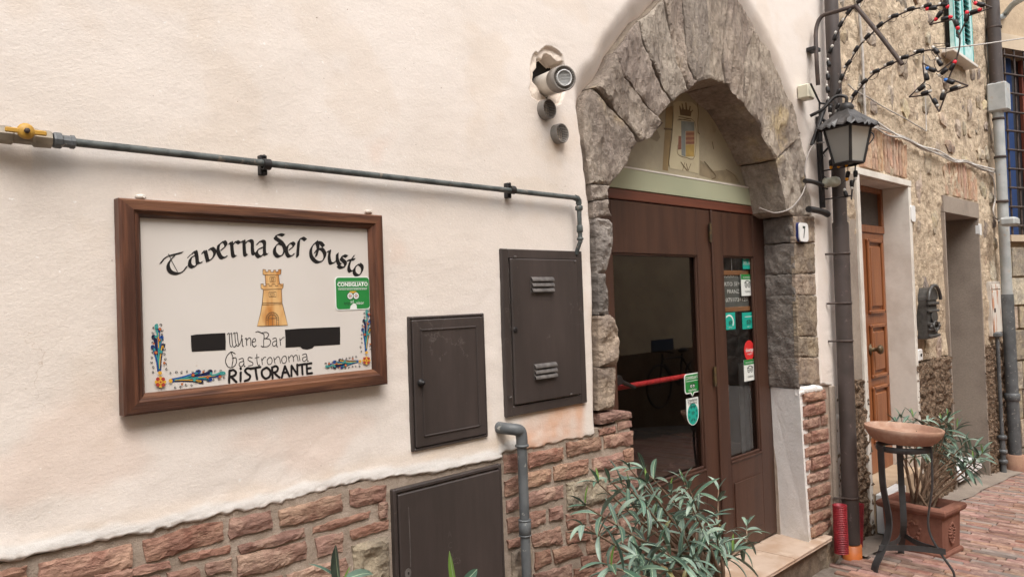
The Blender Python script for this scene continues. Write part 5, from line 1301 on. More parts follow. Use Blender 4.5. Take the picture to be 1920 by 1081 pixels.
# marble surround of the first doorway
dw = thing('varnished_door', 'orange brown panelled door deep in a pale marble surround, left doorway of the stone house', 'door', (5.95, .36, .2))
mb = MB()
mb.box((DXL - .055, -.022, -.02), (DXL, .42, DZT + .0), .003); mb.build('marble_jamb', m_marble, dw)
mb = MB(); mb.box((DXR, -.022, -.02), (DXR + .055, .42, DZT + .0), .003); mb.build('marble_jamb', m_marble, dw)
mb = MB(); mb.box((DXL - .06, -.026, DZT + .001), (DXR + .062, .42, DZT + .048), .003); mb.build('marble_lintel', m_marble, dw)
mb = MB(); mb.box((5.165, -.006, SZ - .02), (DXL - .056, .02, DZT + .0), .002); mb.build('cement_strip', m_cement, dw)
mb = MB(); mb.box((4.80, -.012, .0), (4.87, .1, 1.10), .01); mb.build('cement_edge', m_cement, house)
VY = .168
zdt = at(1640, 430, VY).z; zdb = .30
mb = MB(); mb.box((DXL + .001, VY, zdt - .03), (DXR - .001, VY + .06, zdt + .03), .006); mb.box((DXR - .045, VY + .003, zdt + .03), (DXR - .001, VY + .05, DZT), .003); mb.box((DXL + .001, VY + .003, DZT - .04), (DXR - .05, VY + .05, DZT - .001), .003); mb.build('transom_frame', m_door2, dw)
mb = MB(); mb.box((DXL + .01, VY + .03, zdt + .03), (DXR - .045, VY + .035, DZT - .03)); mb.build('transom_light', M('dark rattan transom', (.075, .055, .045), .6, (.045, .034, .028), 60, 4, stretch=(.3, 1, 3)), dw)
mb = MB(); mb.box((DXL + .001, VY + .012, zdb), (DXR - .001, VY + .055, zdt - .031), .002)
l2 = mb.build('door_leaf', m_door2, dw)
xr0, xr1 = at(1629, 600, VY).x, at(1660, 600, VY).x
xa, xb = DXR - .39, DXR - .075
zz = [(at(1645, 449, VY).z, at(1650, 587, VY).z), (at(1645, 607, VY).z, at(1655, 705, VY).z), (at(1648, 722, VY).z, .52)]
for (zt1, zb1) in zz:
    for (x0, x1) in ((xa, xb), (DXL + .075, xa - .13)):
        mb = MB(); f = .028
        for (a, b_) in (((x0, zb1), (x0 + f, zt1)), ((x1 - f, zb1), (x1, zt1)), ((x0 - .006, zt1 - f), (x1 + .006, zt1)), ((x0 - .006, zb1), (x1 + .006, zb1 + f))): mb.box((a[0], VY - .010, a[1]), (b_[0], VY + .0115, b_[1]), .006)
        mb.build('panel_moulding', m_door2, l2)
        mb = MB(); mb.box((x0 + .05, VY - .004, zb1 + .055), (x1 - .05, VY + .0115, zt1 - .055), .012); mb.build('raised_panel', m_door2, l2)
q = at(1651, 655, VY - .06); kx, kz = q.x, q.z
mb = MB(); mb.lathe([(.045, VY + .01), (.045, VY + .002), (.016, VY - .004), (.013, VY - .035), (.030, VY - .045), (.036, VY - .058), (.028, VY - .074), (0, VY - .078)], (kx, 0, kz), 18, 'y'); mb.build('door_knob', m_hinge, dw)
mb = MB(); mb.box((DXL + .002, -.03, -.02), (DXR - .002, .5, zdb - .001)); mb.build('stone_plinth', M('worn sill stone', (.45, .34, .23), .85, (.36, .26, .17), 6, 6), dw)
bk = thing('marble_block', 'white marble block standing at the foot of the left marble doorway', 'marble block', (5.5, -.03, .05))
p0 = atz(1652, 997, .03)
mb = MB(); mb.box((5.40, -.11, .035), (5.78, -.035, .30), .006); o = mb.build('block', m_marblewhite, bk)
# second doorway: grey cement reveal
mb = MB(); mb.box((OXL - .03, -.020, -.3), (OXL, .6, OZT)); mb.box((OXR, -.020, -.3), (OXR + .035, .6, OZT)); mb.box((OXL - .03, -.022, OZT + .001), (OXR + .04, .6, OZT + .15), .003)
mb.build('cement_reveal', m_cement, sh)
mb = MB(); mb.box((OXL, .52, -.3), (OXR, .56, OZT)); mb.build('recessed_door', M('dark recessed door', (.05, .035, .028), .6, (.035, .025, .02), 5, 4), sh)
mb = MB(); mb.box((OXL + .05, -.03, ground(7.8) + .10), (OXR - .3, .4, ground(7.8) + .19), .006); st2 = mb.build('marble_step', m_marblewhite, None); tag(st2, 'white marble step in the grey second doorway behind the oleander', 'step')
# fittings on the stone house
plate('number_plate', 'blank white enamel plate right beside the marble door surround', 1714, 400, .050, .063, '')
plate('number_plate', 'small white number plate right of the grey doorway', 1840, 430, .038, .055, '')
q = at(1722, 665, -.01); sp = thing('doorbell', 'square white doorbell plate low beside the marble surround', 'doorbell', (q.x, 0, q.z - .05))
mb = MB(); mb.box((q.x - .05, -.028, q.z - .045), (q.x + .05, .01, q.z + .045), .006); mb.build('plate', m_white, sp)
mb = MB(); mb.lathe([(.012, -.0285), (.012, -.034), (0, -.035)], (q.x, 0, q.z), 10, 'y'); mb.build('button', m_dark, sp)
# wrought letter box
q = at(1741, 590, -.05); lb_ = thing('letter_box', 'ornate dark iron letter box with arched top on the rubble wall', 'letter box', (q.x, -.03, q.z - .22))
x0, x1 = q.x - .135, q.x + .105; zb_, zt2 = at(1741, 634, -.05).z, at(1741, 548, -.05).z
m_lb = M('letter box iron', (.05, .048, .045), .45, (.09, .085, .08), 30, 4, metal=.3)
mb = MB(); mb.box((x0, -.084, zb_), (x1, .0, zt2 - .06), .006); mb.prism([(x0, zt2 - .0601), (x1, zt2 - .0601)] + [(q.x + .135 * math.cos(R(a)), zt2 - .06 + .10 * math.sin(R(a))) for a in range(15, 180, 15)], -.09, .0); body = mb.build('body', m_lb, lb_)
mb = MB(); mb.tube([(q.x + .150 * math.cos(R(a)), -.10, zt2 - .06 + .115 * math.sin(R(a))) for a in range(0, 181, 15)], .014, 8); mb.build('hood', m_lb, lb_)
H = zt2 - zb_
for f in (.06, .20, .32, .60, .76): mb = MB(); mb.box((x0 - .012, -.10, zb_ + H * f - .010), (x1 + .012, -.084, zb_ + H * f + .010), .004); mb.build('moulding', m_lb, body)
mb = MB(); mb.box((x0 + .03, -.0865, zt2 - .115), (x1 - .03, -.0855, zt2 - .075)); mb.build('slot', m_dark, body)
mb = MB(); mb.prism(ngon((q.x, zb_ + H * .47), .075, .055, 16), -.097, -.0855); mb.tube([(q.x + .06 * math.cos(R(a)), -.10, zb_ + H * .26 + .04 * math.sin(R(a))) for a in range(0, 360, 30)], .008, 6, closed=True)
for s in (-1, 1): mb.sphere((q.x + s * .10, -.09, zb_ + H * .26), .02, 8, 5)
mb.build('ornament', m_lb, body)
# rusty white hatch
q0, q1 = at(1854, 533, -.01), at(1874, 623, -.01)
ht = thing('meter_hatch', 'white painted hatch with rust streaks beside the downpipe on the stone house', 'hatch', ((q0.x + q1.x) / 2, 0, q1.z))
mb = MB(); mb.box((q0.x - .03, -.03, q1.z - .02), (q1.x + .02, .01, q0.z + .03), .004); mb.build('frame', m_pvc, ht)
mb = MB(); mb.box((q0.x, -.042, q1.z + .01), (q1.x - .01, -.0305, q0.z - .06), .004)
mb.box((q0.x, -.040, q0.z - .05), (q1.x - .01, -.0305, q0.z - .0), .004)
mb.build('door', M('rust streaked white paint', (.70, .65, .58), .6, (.50, .25, .15), 9, 7, .52, .62, (2.2, 1, .5)), ht)
mb = MB(); mb.box((q0.x + .02, -.05, (q0.z + q1.z) / 2 - .03), (q0.x + .05, -.0425, (q0.z + q1.z) / 2 + .01)); mb.build('latch', m_rust, ht)
# thin conduit below the hatch
cx = at(1873, 700, -.05).x; zc = q1.z
cn = thing('conduit', 'thin grey conduit running down from the white hatch to the ground', 'conduit', (cx, -.05, 0))
mb = MB(); mb.tube([(cx - .02, -.05, zc + .02), (cx, -.05, zc - .05), (cx + .01, -.05, ground(cx) + .35)], .018, 8); mb.tube([(cx + .01, -.05, ground(cx) + .36), (cx + .01, -.05, ground(cx))], .026, 10); mb.build('tube', m_galv, cn)
for z_ in (ground(cx) + .12, ground(cx) + .22, ground(cx) + .36): mb = MB(); mb.lathe([(.03, -.02), (.042, -.012), (.042, .012), (.03, .02)], (cx + .01, -.05, z_), 12); mb.build('collar', m_galv, cn)
mb = MB(); mb.box((cx - .07, -.09, zc - .03), (cx + .05, -.03, zc + .02), .012); mb.build('fitting', m_galv, cn)

# shuttered window
wn = thing('shuttered_window', 'teal louvred shutter with pale sill high on the stone house', 'window', (7.9, 0, 3.78))
WX0, WX1, WZ0, WZ1 = 7.62, 8.16, 3.84, 5.3
mb = MB(); mb.box((7.50, -.10, 3.775), (8.30, .2, 3.805), .004); mb.build('sill', m_marble, wn)
mb = MB(); mb.box((7.66, -.044, 3.806), (8.205, .0, 5.4)); mb.build('slat_gap_shade', m_dark, wn)  # dark box behind the slats stands in for the shade in their gaps
for (a, b_) in ((7.61, 7.885), (7.895, 8.21)):
    mb = MB(); fw2 = .05
    mb.box((a, -.085, 3.815), (a + fw2, -.047, 5.35), .003); mb.box((b_ - fw2, -.085, 3.815), (b_, -.047, 5.35), .003); mb.box((a + fw2, -.0845, 3.816), (b_ - fw2, -.0475, 3.94), .003)
    o = mb.build('shutter', m_tealwhite, wn)
    mb = MB(); mb.box((a - .002, -.089, 3.82), (a + .012, -.0855, 5.34)); mb.box((b_ - .014, -.089, 3.82), (b_ - .001, -.0855, 5.34)); mb.build('shutter_edge', m_teal, o)
    sl = MB(); sl.obox((0, 0, 0), ((b_ - a) / 2 - fw2, 0, 0), (0, .014, .010), (0, .002, .003)); me = mesh_from('slat', sl.V, sl.F, m_teal)
    for k in range(30): new_obj('slat', me, o, Vector(((a + b_) / 2, -.065, 3.975 + k * .045)) )
# fix child placement: slats are placed in world space
# cables on the wall
cb = thing('cable_bundle', 'twisted grey cables crossing the stone house above both doorways', 'cable', (7.4, -.03, 2.9))
pts = [(1590, 224), (1605, 218), (1618, 222), (1626, 237), (1640, 232), (1665, 245), (1695, 258), (1730, 276), (1760, 286), (1790, 300), (1812, 303), (1840, 314), (1868, 321)]
for j, (dy, am) in enumerate(((0, 2), (4, 3), (-2, 3), (7, 2))):
    P = [at(x, y + (dy * (1 if i < 6 else .35)) + am * math.sin(i * 1.7 + j * 2), -.03 - .004 * j) for i, (x, y) in enumerate(pts)]
    mb = MB(); mb.tube(curve_pts(P, 4), .0065, 6); mb.build('strand', m_cable if j != 2 else M('white cable', (.66, .64, .61), .5), cb)
c_ = thing('cable', 'slack grey cable drooping in a corner below the festive lights on the stone house', 'cable', (5.6, -.02, 3.0))
P = [at(*p, -.02) for p in [(1590, 158), (1600, 168), (1618, 178), (1630, 184), (1650, 197), (1670, 208), (1695, 221), (1715, 233), (1737, 246), (1736, 215), (1734, 150), (1732, 105)]]
mb = MB(); mb.tube(P, .005, 6); mb.build('wire', m_cable, c_)
c_ = thing('conduit', 'thin upright grey conduit on the stone house behind the light arches', 'conduit', (5.6, -.02, 2.9))
P = [at(*p, -.025) for p in [(1608, -10), (1612, 40), (1617, 100), (1620, 180), (1622, 222), (1626, 237), (1632, 240)]]
mb = MB(); mb.tube(P, .010, 7); mb.build('tube', m_cable, c_)
c_ = thing('cable', 'taut pale cable crossing in front of the shutter towards the right edge', 'cable', (8, -.2, 3.8))
mb = MB(); mb.tube([at(1748, 92, -.02), at(1775, 91, -.15), at(1850, 82, -.28), at(1925, 71, -.40)], .006, 6); mb.build('wire', m_cable, c_)
c_ = thing('cable', 'pale cable looping down beside the right downpipe to the floodlight', 'cable', (9.2, -.02, 2.5))
mb = MB(); mb.tube(curve_pts([at(*p, -.03) for p in [(1852, 322), (1862, 335), (1866, 370), (1862, 395), (1868, 410), (1880, 414)]], 4), .008, 6)
mb.tube(curve_pts([at(*p, -.03) for p in [(1859, 10), (1860, 90), (1864, 150), (1860, 170), (1864, 240), (1870, 300), (1872, 318)]], 4), .008, 6); mb.build('wire', m_cable, c_)

# ---- right downpipe
YP = -.09
dpx = lambda x, y: at(x, y, YP)
rp = thing('downpipe', 'round downpipe at the far end of the stone house, brown above and grey metal below', 'downpipe', (9.3, YP, -.2))
X2 = dpx(1886, 500).x
zA = dpx(1877, 168).z; zB = dpx(1876, 213).z; zC = dpx(1893, 560).z; zg = ground(X2)
mb = MB(); mb.tube([(X2 - .02, YP, zA - .03), (X2 - .05, YP, 6.3)], .062, 16); mb.build('brown_pipe', m_pipebrown, rp)
mb = MB(); mb.box((X2 - .10, YP - .10, zB), (X2 + .06, YP + .08, zA + .03), .015); mb.build('hopper', m_galv2 if False else M('weathered zinc', (.42, .43, .42), .5, (.33, .345, .34), 8, 5, col3=(.40, .30, .22), nscale3=14, lo3=.62, hi3=.72), rp)
mb = MB(); mb.tube([(X2 - .02, YP, zB + .02), (X2, YP, zC)], .050, 16); mb.build('zinc_pipe', MATS['weathered zinc'], rp)
mb = MB(); mb.tube([(X2, YP, zC + .05), (X2 + .03, YP, zg + .15)], .058, 16); mb.lathe([(.06, -.04), (.070, -.03), (.070, .03), (.06, .04)], (X2 + .02, YP, .55), 16); mb.build('cast_iron_pipe', m_galv, rp)
mb = MB(); mb.lathe([(.085, zg - .05), (.085, zg + .16), (.07, zg + .17)], (X2 + .03, YP, 0), 16); mb.build('terracotta_collar', m_terra, rp)
for px_, py_2 in ((1872, 60), (1874, 160), (1884, 230), (1888, 300), (1888, 380)):
    z_ = dpx(px_, py_2).z; r_ = .066 if z_ > zB else .054
    mb = MB(); mb.lathe([(r_, -.012), (r_ + .004, -.01), (r_ + .004, .01), (r_, .012)], (X2 - .02, YP, z_), 16); mb.build('pipe_strap', m_rust, rp)
mb = MB(); mb.tube(curve_pts([(X2 + .045, YP + .05, zA), (X2 + .05, YP + .05, dpx(1880, 60).z), at(1882, 30, -.05), at(1898, 10, -.2), at(1925, -8, -.5)], 5), .030, 12); o = mb.build('side_pipe', M('pale blue grey pipe', (.40, .45, .46), .5, (.33, .37, .38), 8, 4), rp)
q = at(1888, 416, -.16); fl2 = thing('floodlight', 'small grey floodlight on the right downpipe', 'floodlight', (q.x, -.16, q.z))
mb = MB(); mb.box((q.x - .13, -.26, q.z - .045), (q.x + .07, -.12, q.z + .04), .02); mb.build('housing', MATS['weathered zinc'], fl2)
mb = MB(); mb.tube([(q.x - .03, -.19, q.z), (q.x - .03, -.09, q.z + .01)], .014, 8); mb.build('bracket', m_galv, fl2)

# ================================================================== FAR HOUSE WITH THE BARRED WINDOW
ph = R(20); cd_, sd_ = math.cos(ph), math.sin(ph)
fx0 = 9.56
def fw3(s, y, z): return (fx0 + s * cd_ + y * sd_, -s * sd_ + y * cd_, z)
fh = thing('far_house', 'ashlar stone house at the right edge with a barred window', 'building', (fx0, 0, 0))
def fbox(mb_, s0, s1, y0, y1, z0, z1):
    V = [fw3(s, y, z) for z in (z0, z1) for y in (y0, y1) for s in (s0, s1)]
    mb_.add(V, [(0, 2, 3, 1), (4, 5, 7, 6), (0, 1, 5, 4), (1, 3, 7, 5), (3, 2, 6, 7), (2, 0, 4, 6)])
def hit(px, py, y=0.0):
    """sight line meets the far house's plane: (s, z)"""
    d = ray(px, py); n = Vector((sd_, cd_, 0)); c = Vector((fx0, 0, 0)) + n * y
    t = (c - CAM).dot(n) / d.dot(n); p = CAM + d * t
    return ((p - Vector((fx0, 0, 0))).dot(Vector((cd_, -sd_, 0))), p.z)
gs, gz0_ = hit(1889, 441); gz1_ = hit(1900, 95)[1]
gs0 = .04; gs1 = gs0 + 1.3
m_fh = M('far wall render', (.46, .35, .235), .93, (.38, .285, .19), 4, 6, bump=[(20, .01, 6, (1, 1, 1))])
mb = MB(); fbox(mb, -.4, gs0, 0, .3, gz0_, gz1_); fbox(mb, gs1, 4, 0, .3, gz0_, gz1_); fbox(mb, -.4, 4, 0, .3, gz1_ + .001, 6.5); fbox(mb, -.4, 4, .01, .3, -1, gz0_ - .001); mb.build('wall', m_fh, fh)
mb = MB(); fbox(mb, gs0 - .05, gs1 + .05, -.06, .05, gz0_ - .07, gz0_); mb.build('window_sill', M('pale window stone', (.52, .42, .30), .85, (.45, .36, .26), 6, 5), fh)
mb = MB(); fbox(mb, gs0 - .02, gs1 + .05, -.03, .02, gz1_, gz1_ + .16); mb.build('window_lintel', MATS['pale window stone'], fh)
mb = MB(); fbox(mb, -.3, gs1 + .4, .24, .28, gz0_, gz1_); mb.build('window_dark', M('dark pane', (.03, .03, .035), .3), fh)
for (s0, s1, m) in ((.30, .55, M('blue curtain', (.018, .05, .16), .8)), (.74, .98, M('rust red shutter', (.23, .06, .035), .7)), (1.08, 1.3, MATS['blue curtain'])):
    mb = MB(); fbox(mb, s0, s1, .20, .235, gz0_, gz1_); mb.build('window_shutter', m, fh)
k = 0
z_ = gz0_ + .10
sp_ = (hit(1905, 245)[1] - hit(1905, 375)[1]) / 3.7
while z_ < gz1_:
    mb = MB(); mb.tube([fw3(gs0, -.03, z_), fw3(gs1, -.03, z_)], .012, 6); mb.build('grille_bar', m_rust, fh); z_ += sp_
for k in range(8):
    s = gs0 + .05 + k * .17; mb = MB(); mb.tube([fw3(s, -.012, gz0_), fw3(s, -.012, gz1_)], .011, 6); mb.build('grille_bar', m_rust, fh)
z_ = gz0_ - .12; row = 0
while z_ > -.6:
    h = rng.uniform(.24, .34); s = -.3 - (row % 2) * .2
    while s < 2.2:
        L = rng.uniform(.3, .5); mb = MB(); fbox(mb, s + .012, s + L - .012, -.012 - rng.random() * .02, .05, z_ - h + .012, z_ - .012); mb.build('ashlar_block', m_rstone, fh); s += L
    z_ -= h; row += 1

# ================================================================== DOWNPIPE BETWEEN THE HOUSES
YD = -.075
pA = at(1563, 60, YD); pB = at(1596, 990, YD)
XD = (pA.x + pB.x) / 2
dpn = thing('downpipe', 'tall dark brown downpipe between the tavern and the stone house', 'downpipe', (XD, YD, .05))
mb = MB(); mb.tube([(pA.x, YD, 6.4), (pA.x * .6 + pB.x * .4, YD, 2.1)], .042, 16); mb.tube([(pA.x * .6 + pB.x * .4, YD, 2.13), (pB.x, YD, at(1597, 1018, YD).z)], .049, 16); mb.build('pipe', m_pipebrown, dpn)
for (px_, y_) in ((1570, 475), (1580, 568), (1585, 638), (1597, 930)):
    q = at(px_, y_, YD); mb = MB(); xx = pA.x + (pB.x - pA.x) * (pA.z - q.z) / (pA.z - pB.z)
    mb.lathe([(.047, -.007), (.053, -.006), (.053, .006), (.047, .007)], (xx, YD, q.z), 18); mb.tube([(xx - .05, YD + .02, q.z), (xx - .075, .0, q.z)], .006, 6); mb.tube([(xx + .04, YD + .02, q.z), (xx + .10, .0, q.z)], .004, 5); mb.build('pipe_strap', m_rust, dpn)
zf = ground(5); q = at(1598, 1030, YD)
mb = MB(); mb.lathe([(.058, q.z - .10), (.058, q.z + .035), (.050, q.z + .036)], (pB.x, YD, 0), 18); mb.build('orange_collar', M('orange plastic', (.60, .16, .03), .5, (.48, .14, .04), 12, 4), dpn)
# lit strip of plaster pilaster behind it
mb = MB(); mb.box((5.115, -.012, 1.02), (5.16, .05, 6.4), .004); mb.build('white_corner_strip', m_whitepl, house)

def corrugated(name, label, p, lean, h, r_):
    o = thing(name, label, 'conduit', p)
    prof = []; n = int(h / .0105)
    for i in range(n):
        z_ = h * i / n; prof += [(r_ * .88, z_), (r_, z_ + .002), (r_, z_ + .006), (r_ * .88, z_ + .008)]
    prof += [(r_, h), (r_ * .8, h), (r_ * .8, h * .35), (0, h * .35)]
    mb = MB(); mb.lathe(prof, (0, 0, 0), 20, cap=False)
    V = [(p[0] + v[0] + lean[0] * v[2] / h, p[1] + v[1] + lean[1] * v[2] / h, p[2] + v[2]) for v in mb.V]; mb.V = V
    mb.build('corrugated_tube', M('red corrugated plastic', (.33, .02, .03), .45, (.24, .018, .028), 12, 3), o)
    return o
qa = at(1578, 1036, -.09); qb = at(1575, 945, -.09)
corrugated('corrugated_conduit', 'red corrugated plastic tube left of the downpipe foot, standing upright', (qa.x, -.09, qa.z), (.0, 0), qb.z - qa.z, .042)
qc = at(1605, 1030, -.03); qd = at(1612, 942, -.03)
corrugated('corrugated_conduit', 'red corrugated plastic tube leaning out behind the downpipe foot on its right', (qc.x - .0, -.03, qc.z), (.06, .0), qd.z - qc.z, .040)

# electrical box and cables by the arch
q0, q1 = at(1514, 157, -.07), at(1545, 191, -.07)
eb = thing('junction_box', 'beige electrical box on the plaster left of the dark downpipe', 'junction box', ((q0.x + q1.x) / 2, -.04, q1.z))
mb = MB(); mb.box((q0.x + .0, -.075, q1.z - .01), (q0.x + .09, -.004, q0.z + .005), .008); mb.build('box', M('beige plastic', (.58, .54, .42), .5), eb)
mb = MB(); a = at(1520, 157, -.095); b_ = at(1537, 193, -.095); mb.tube([a, b_, at(1560, 197, -.09)], .006, 6); mb.build('lead', m_darkcable, eb)
c_ = thing('cable', 'thin grey cable curling from the lamp post down across the arch stones', 'cable', (4.6, -.04, 2.3))
mb = MB(); mb.tube(curve_pts([at(*p, -.045) for p in [(1545, 267), (1528, 270), (1515, 290), (1509, 320), (1511, 336), (1508, 355), (1497, 375), (1480, 392), (1455, 399), (1440, 396), (1424, 390)]], 4), .0042, 6); mb.build('wire', M('dusty grey cable', (.30, .27, .245), .7), c_)
c_ = thing('cable_duct', 'black conduit stubs joining the arch stones to the downpipe', 'conduit', (4.7, -.04, 2.3))
mb = MB(); mb.tube(curve_pts([at(*p, -.05) for p in [(1509, 339), (1520, 340), (1534, 344), (1542, 348)]], 4), .014, 8); mb.tube(curve_pts([at(*p, -.05) for p in [(1516, 392), (1530, 394), (1545, 398), (1552, 402)]], 4), .020, 8); mb.build('tube', m_blackiron, c_)

# ================================================================== FESTIVE LIGHT FRAME
XF = 4.75
fr = thing('festive_light_frame', 'festive street light frame of bent rods with two bulb-studded stars, above the lantern', 'light decoration', (XF, -.2, 2.8))
B5 = (1560, 0, 4.503)
fp = lambda q, X=XF: [atx(B5[0] + a / B5[2], B5[1] + b / B5[2], X) for a, b in q]
mb = MB(); sup = curve_pts([at(1532, 160, -.06), at(1530, 110, -.06), at(1529, 60, -.07)], 4)
s2 = [atx(1530, 50, 4.72), atx(1540, 32, 4.75), atx(1560, 24, 4.75), atx(1604, 12, 4.75)]
mb.tube(curve_pts([at(1534, 160, -.05), at(1531, 110, -.06), atx(1530, 58, 4.73)] + s2[1:], 5), .013, 10)
mb.tube([atx(1603, 10, 4.75), atx(1650, 66, 4.75), atx(1692, 121, 4.75)], .013, 8); mb.build('support_arm', m_rust, fr)
mb = MB(); q = at(1524, 93, -.03); mb.box((q.x - .03, -.06, q.z - .012), (q.x + .05, .0, q.z + .012), .003); mb.build('wall_lug', m_blackiron, fr)
hold = MB(); hold.lathe([(.006, -.022), (.0125, -.019), (.0135, -.006), (.0125, .008), (.011, .018), (.006, .020)], (0, 0, 0), 9, 'z'); me_h = mesh_from('lamp_holder', hold.V, hold.F, m_black, hold.S)
def bulbmesh(m, s=1.0):
    b = MB(); b.sphere((0, 0, .026), .0095 * s, 9, 6, (1, 1, 1.25)); return mesh_from('bulb', b.V, b.F, m, b.S)
me_b = {'clear': bulbmesh(M('clear bulb', (.55, .52, .47), .15, spec=.8)), 'red': bulbmesh(M('red bulb', (.75, .02, .04), .25), 1.15), 'blue': bulbmesh(M('blue bulb', (.02, .15, .50), .25), 1.15),
        'orange': bulbmesh(M('orange bulb', (.80, .33, .02), .25), 1.1)}
def holder(p, d, kind, off=None):
    d = Vector(d).normalized(); rot = d.to_track_quat('Z', 'Y')
    o = bpy.data.objects.new('lamp_holder', me_h); COL.objects.link(o); o.parent = fr; o.matrix_parent_inverse = world_of(fr).inverted()
    o.location = p; o.rotation_mode = 'QUATERNION'; o.rotation_quaternion = rot
    b = bpy.data.objects.new('bulb', me_b[kind]); COL.objects.link(b); b.parent = o
def rod(name, pts, step=None, kind='clear', flip=False, start=.5, r_=.0048):
    P = curve_pts(pts, 5); b = MB(); b.tube(P, r_, 6); b.build(name, m_rust, fr)
    if step:
        acc = step * start; w_ = MB()
        for i in range(len(P) - 1):
            L = (P[i + 1] - P[i]).length
            while acc < L:
                p = P[i].lerp(P[i + 1], acc / L); d = (P[i + 1] - P[i]).normalized() * (-1 if flip else 1)
                up_ = Vector((0, -d.z, d.y)); up_ = up_ if up_.z > 0 else -up_
                holder(p + up_ * .006 + d * .0, d + up_ * rng.uniform(-.2, .35), kind)
                q0_ = p - d * .02; q1_ = p + d * (step - .03)
                w_.tube(curve_pts([q0_, q0_.lerp(q1_, .3) - Vector((0, 0, rng.uniform(.01, .04))), q0_.lerp(q1_, .8) - Vector((0, 0, rng.uniform(.0, .03))), q1_], 3), .0014, 4)
                acc += step
            acc -= L
        w_.build('wiring', m_darkcable, fr)
# the bracket bends: path up from the lantern and out to the stars
rod('arched_rod', fp([(130, 965), (150, 905), (200, 795), (300, 672), (400, 592), (520, 532), (650, 478), (780, 430), (860, 430), (920, 500)]), .083, flip=True)
rod('arched_rod', fp([(55, 960), (58, 830), (70, 720), (100, 630), (170, 490), (240, 380), (330, 290), (420, 210), (560, 128), (700, 76), (850, 52), (990, 48)]), .088, flip=True)
rod('arched_rod', fp([(290, -30), (200, 50), (120, 140), (60, 250), (10, 370), (-14, 480), (-24, 600), (-28, 740), (-28, 900)]), .080, flip=True)
star1 = [(650, 820), (785, 690), (765, 532), (900, 608), (1055, 490), (985, 662), (1150, 725), (965, 785), (905, 945), (822, 800), (650, 820)]
star2 = [(1072, 302), (1018, 165), (825, 208), (945, 80), (900, -60), (1060, 10), (1190, -50), (1205, 10), (1350, 66), (1150, 135), (1072, 302)]
for st, nm in ((star1, 'star_rod'), (star2, 'star_rod')):
    P = fp(st); b = MB()
    for i in range(len(P) - 1): b.tube([P[i], P[i + 1]], .0045, 6)
    b.build(nm, m_rust, fr)
b = MB(); b.tube(curve_pts(fp([(1072, 300), (1080, 350), (1072, 420), (1050, 500)]), 4), .0045, 6); b.build('star_link', m_rust, fr)
for (x, y, dx, dy, kd) in ((845, 590, -50, -15, 'blue'), (1000, 690, -40, -15, 'blue'), (1015, 565, 25, -45, 'red'), (945, 605, -35, 30, 'clear'), (910, 530, -25, -35, 'clear'), (800, 650, -8, -38, 'clear'), (755, 745, -32, 25, 'clear'), (785, 785, 30, -10, 'clear'),
                           (870, 860, 18, 28, 'clear'), (932, 815, 6, -40, 'clear'), (1030, 745, 38, -15, 'clear'), (850, 70, -40, 5, 'red'), (965, 20, 8, 30, 'red'), (905, 125, -25, 35, 'red'), (955, 158, 42, -12, 'red'), (1050, 200, 12, 35, 'red'), (1135, 150, 5, -45, 'red'),
                           (1200, 100, 42, -15, 'red'), (1255, 40, -42, -10, 'red')):
    P = fp([(x, y), (x + dx, y + dy)]); holder(P[0], P[1] - P[0], kd)
b = MB()
for q in ([(780, 430), (770, 460), (765, 530)], [(810, 470), (830, 510), (870, 500)], [(880, 470), (862, 540), (890, 600)], [(960, 400), (960, 470), (930, 500)], [(720, 740), (790, 710), (835, 740), (800, 790)], [(855, 370), (980, 368), (960, 385), (860, 400)],
          [(1100, 120), (1060, 165), (1020, 160)], [(1180, 0), (1200, 30), (1290, 70)], [(880, 620), (930, 660), (985, 655)], [(960, 770), (1050, 760), (1100, 740)]):
    b.tube(curve_pts(fp(q), 4), .0016, 4)
b.build('wiring', m_darkcable, fr)
# lower cage hung under the lantern
L_p = lambda x, y, X=XF: atx(1480 + x / 4.16, 140 + y / 4.16, X)
for seg in ([(235, 215), (236, 500), (250, 740), (262, 990)], [(205, 430), (262, 640), (240, 700), (250, 850)], [(250, 975), (480, 945)], [(520, 620), (510, 800), (490, 900), (484, 975)], [(265, 750), (520, 705), (545, 690), (520, 680)], [(262, 790), (300, 810)], [(262, 880), (300, 890)]):
    b = MB(); b.tube([L_p(*p) for p in seg], .006 if len(seg) > 2 and seg[0][0] > 230 and seg[0][1] < 300 else .0045, 6); b.build('cage_rod', m_blackiron, fr)
for (x, y, dx, dy, kd) in ((325, 690, 0, 36, 'orange'), (385, 682, 0, 34, 'orange'), (445, 672, 0, 32, 'orange'), (456, 780, -8, 42, 'orange'), (516, 775, 0, 30, 'clear'), (488, 850, 0, 30, 'clear'), (440, 930, -10, -35, 'clear'), (318, 270, 0, 36, 'clear'), (386, 290, 0, 36, 'clear')):
    holder(L_p(x, y), L_p(x + dx, y + dy) - L_p(x, y), kd)
b = MB()
for q in ([(455, 700), (456, 760)], [(400, 860), (430, 830), (470, 815)], [(250, 380), (210, 470), (240, 560), (280, 640)], [(420, 250), (440, 290), (460, 330)], [(340, 250), (360, 210), (330, 190)]): b.tube([L_p(*p) for p in q], .002, 4)
b.build('wiring', m_darkcable, fr)
q = L_p(352, 835); mb = MB(); mb.lathe([(.0, -.035), (.022, -.03), (.032, -.012), (.034, .01), (.03, .02), (.032, .05), (.028, .065), (.0, .068)], (q.x, q.y + .0, q.z), 14, 'y'); o = mb.build('bagged_lamp', M('cloudy plastic bag', (.55, .56, .47), .4, (.42, .40, .30), 30, 5, bump=[(60, .01, 4, (1, 1, 1))]), fr)

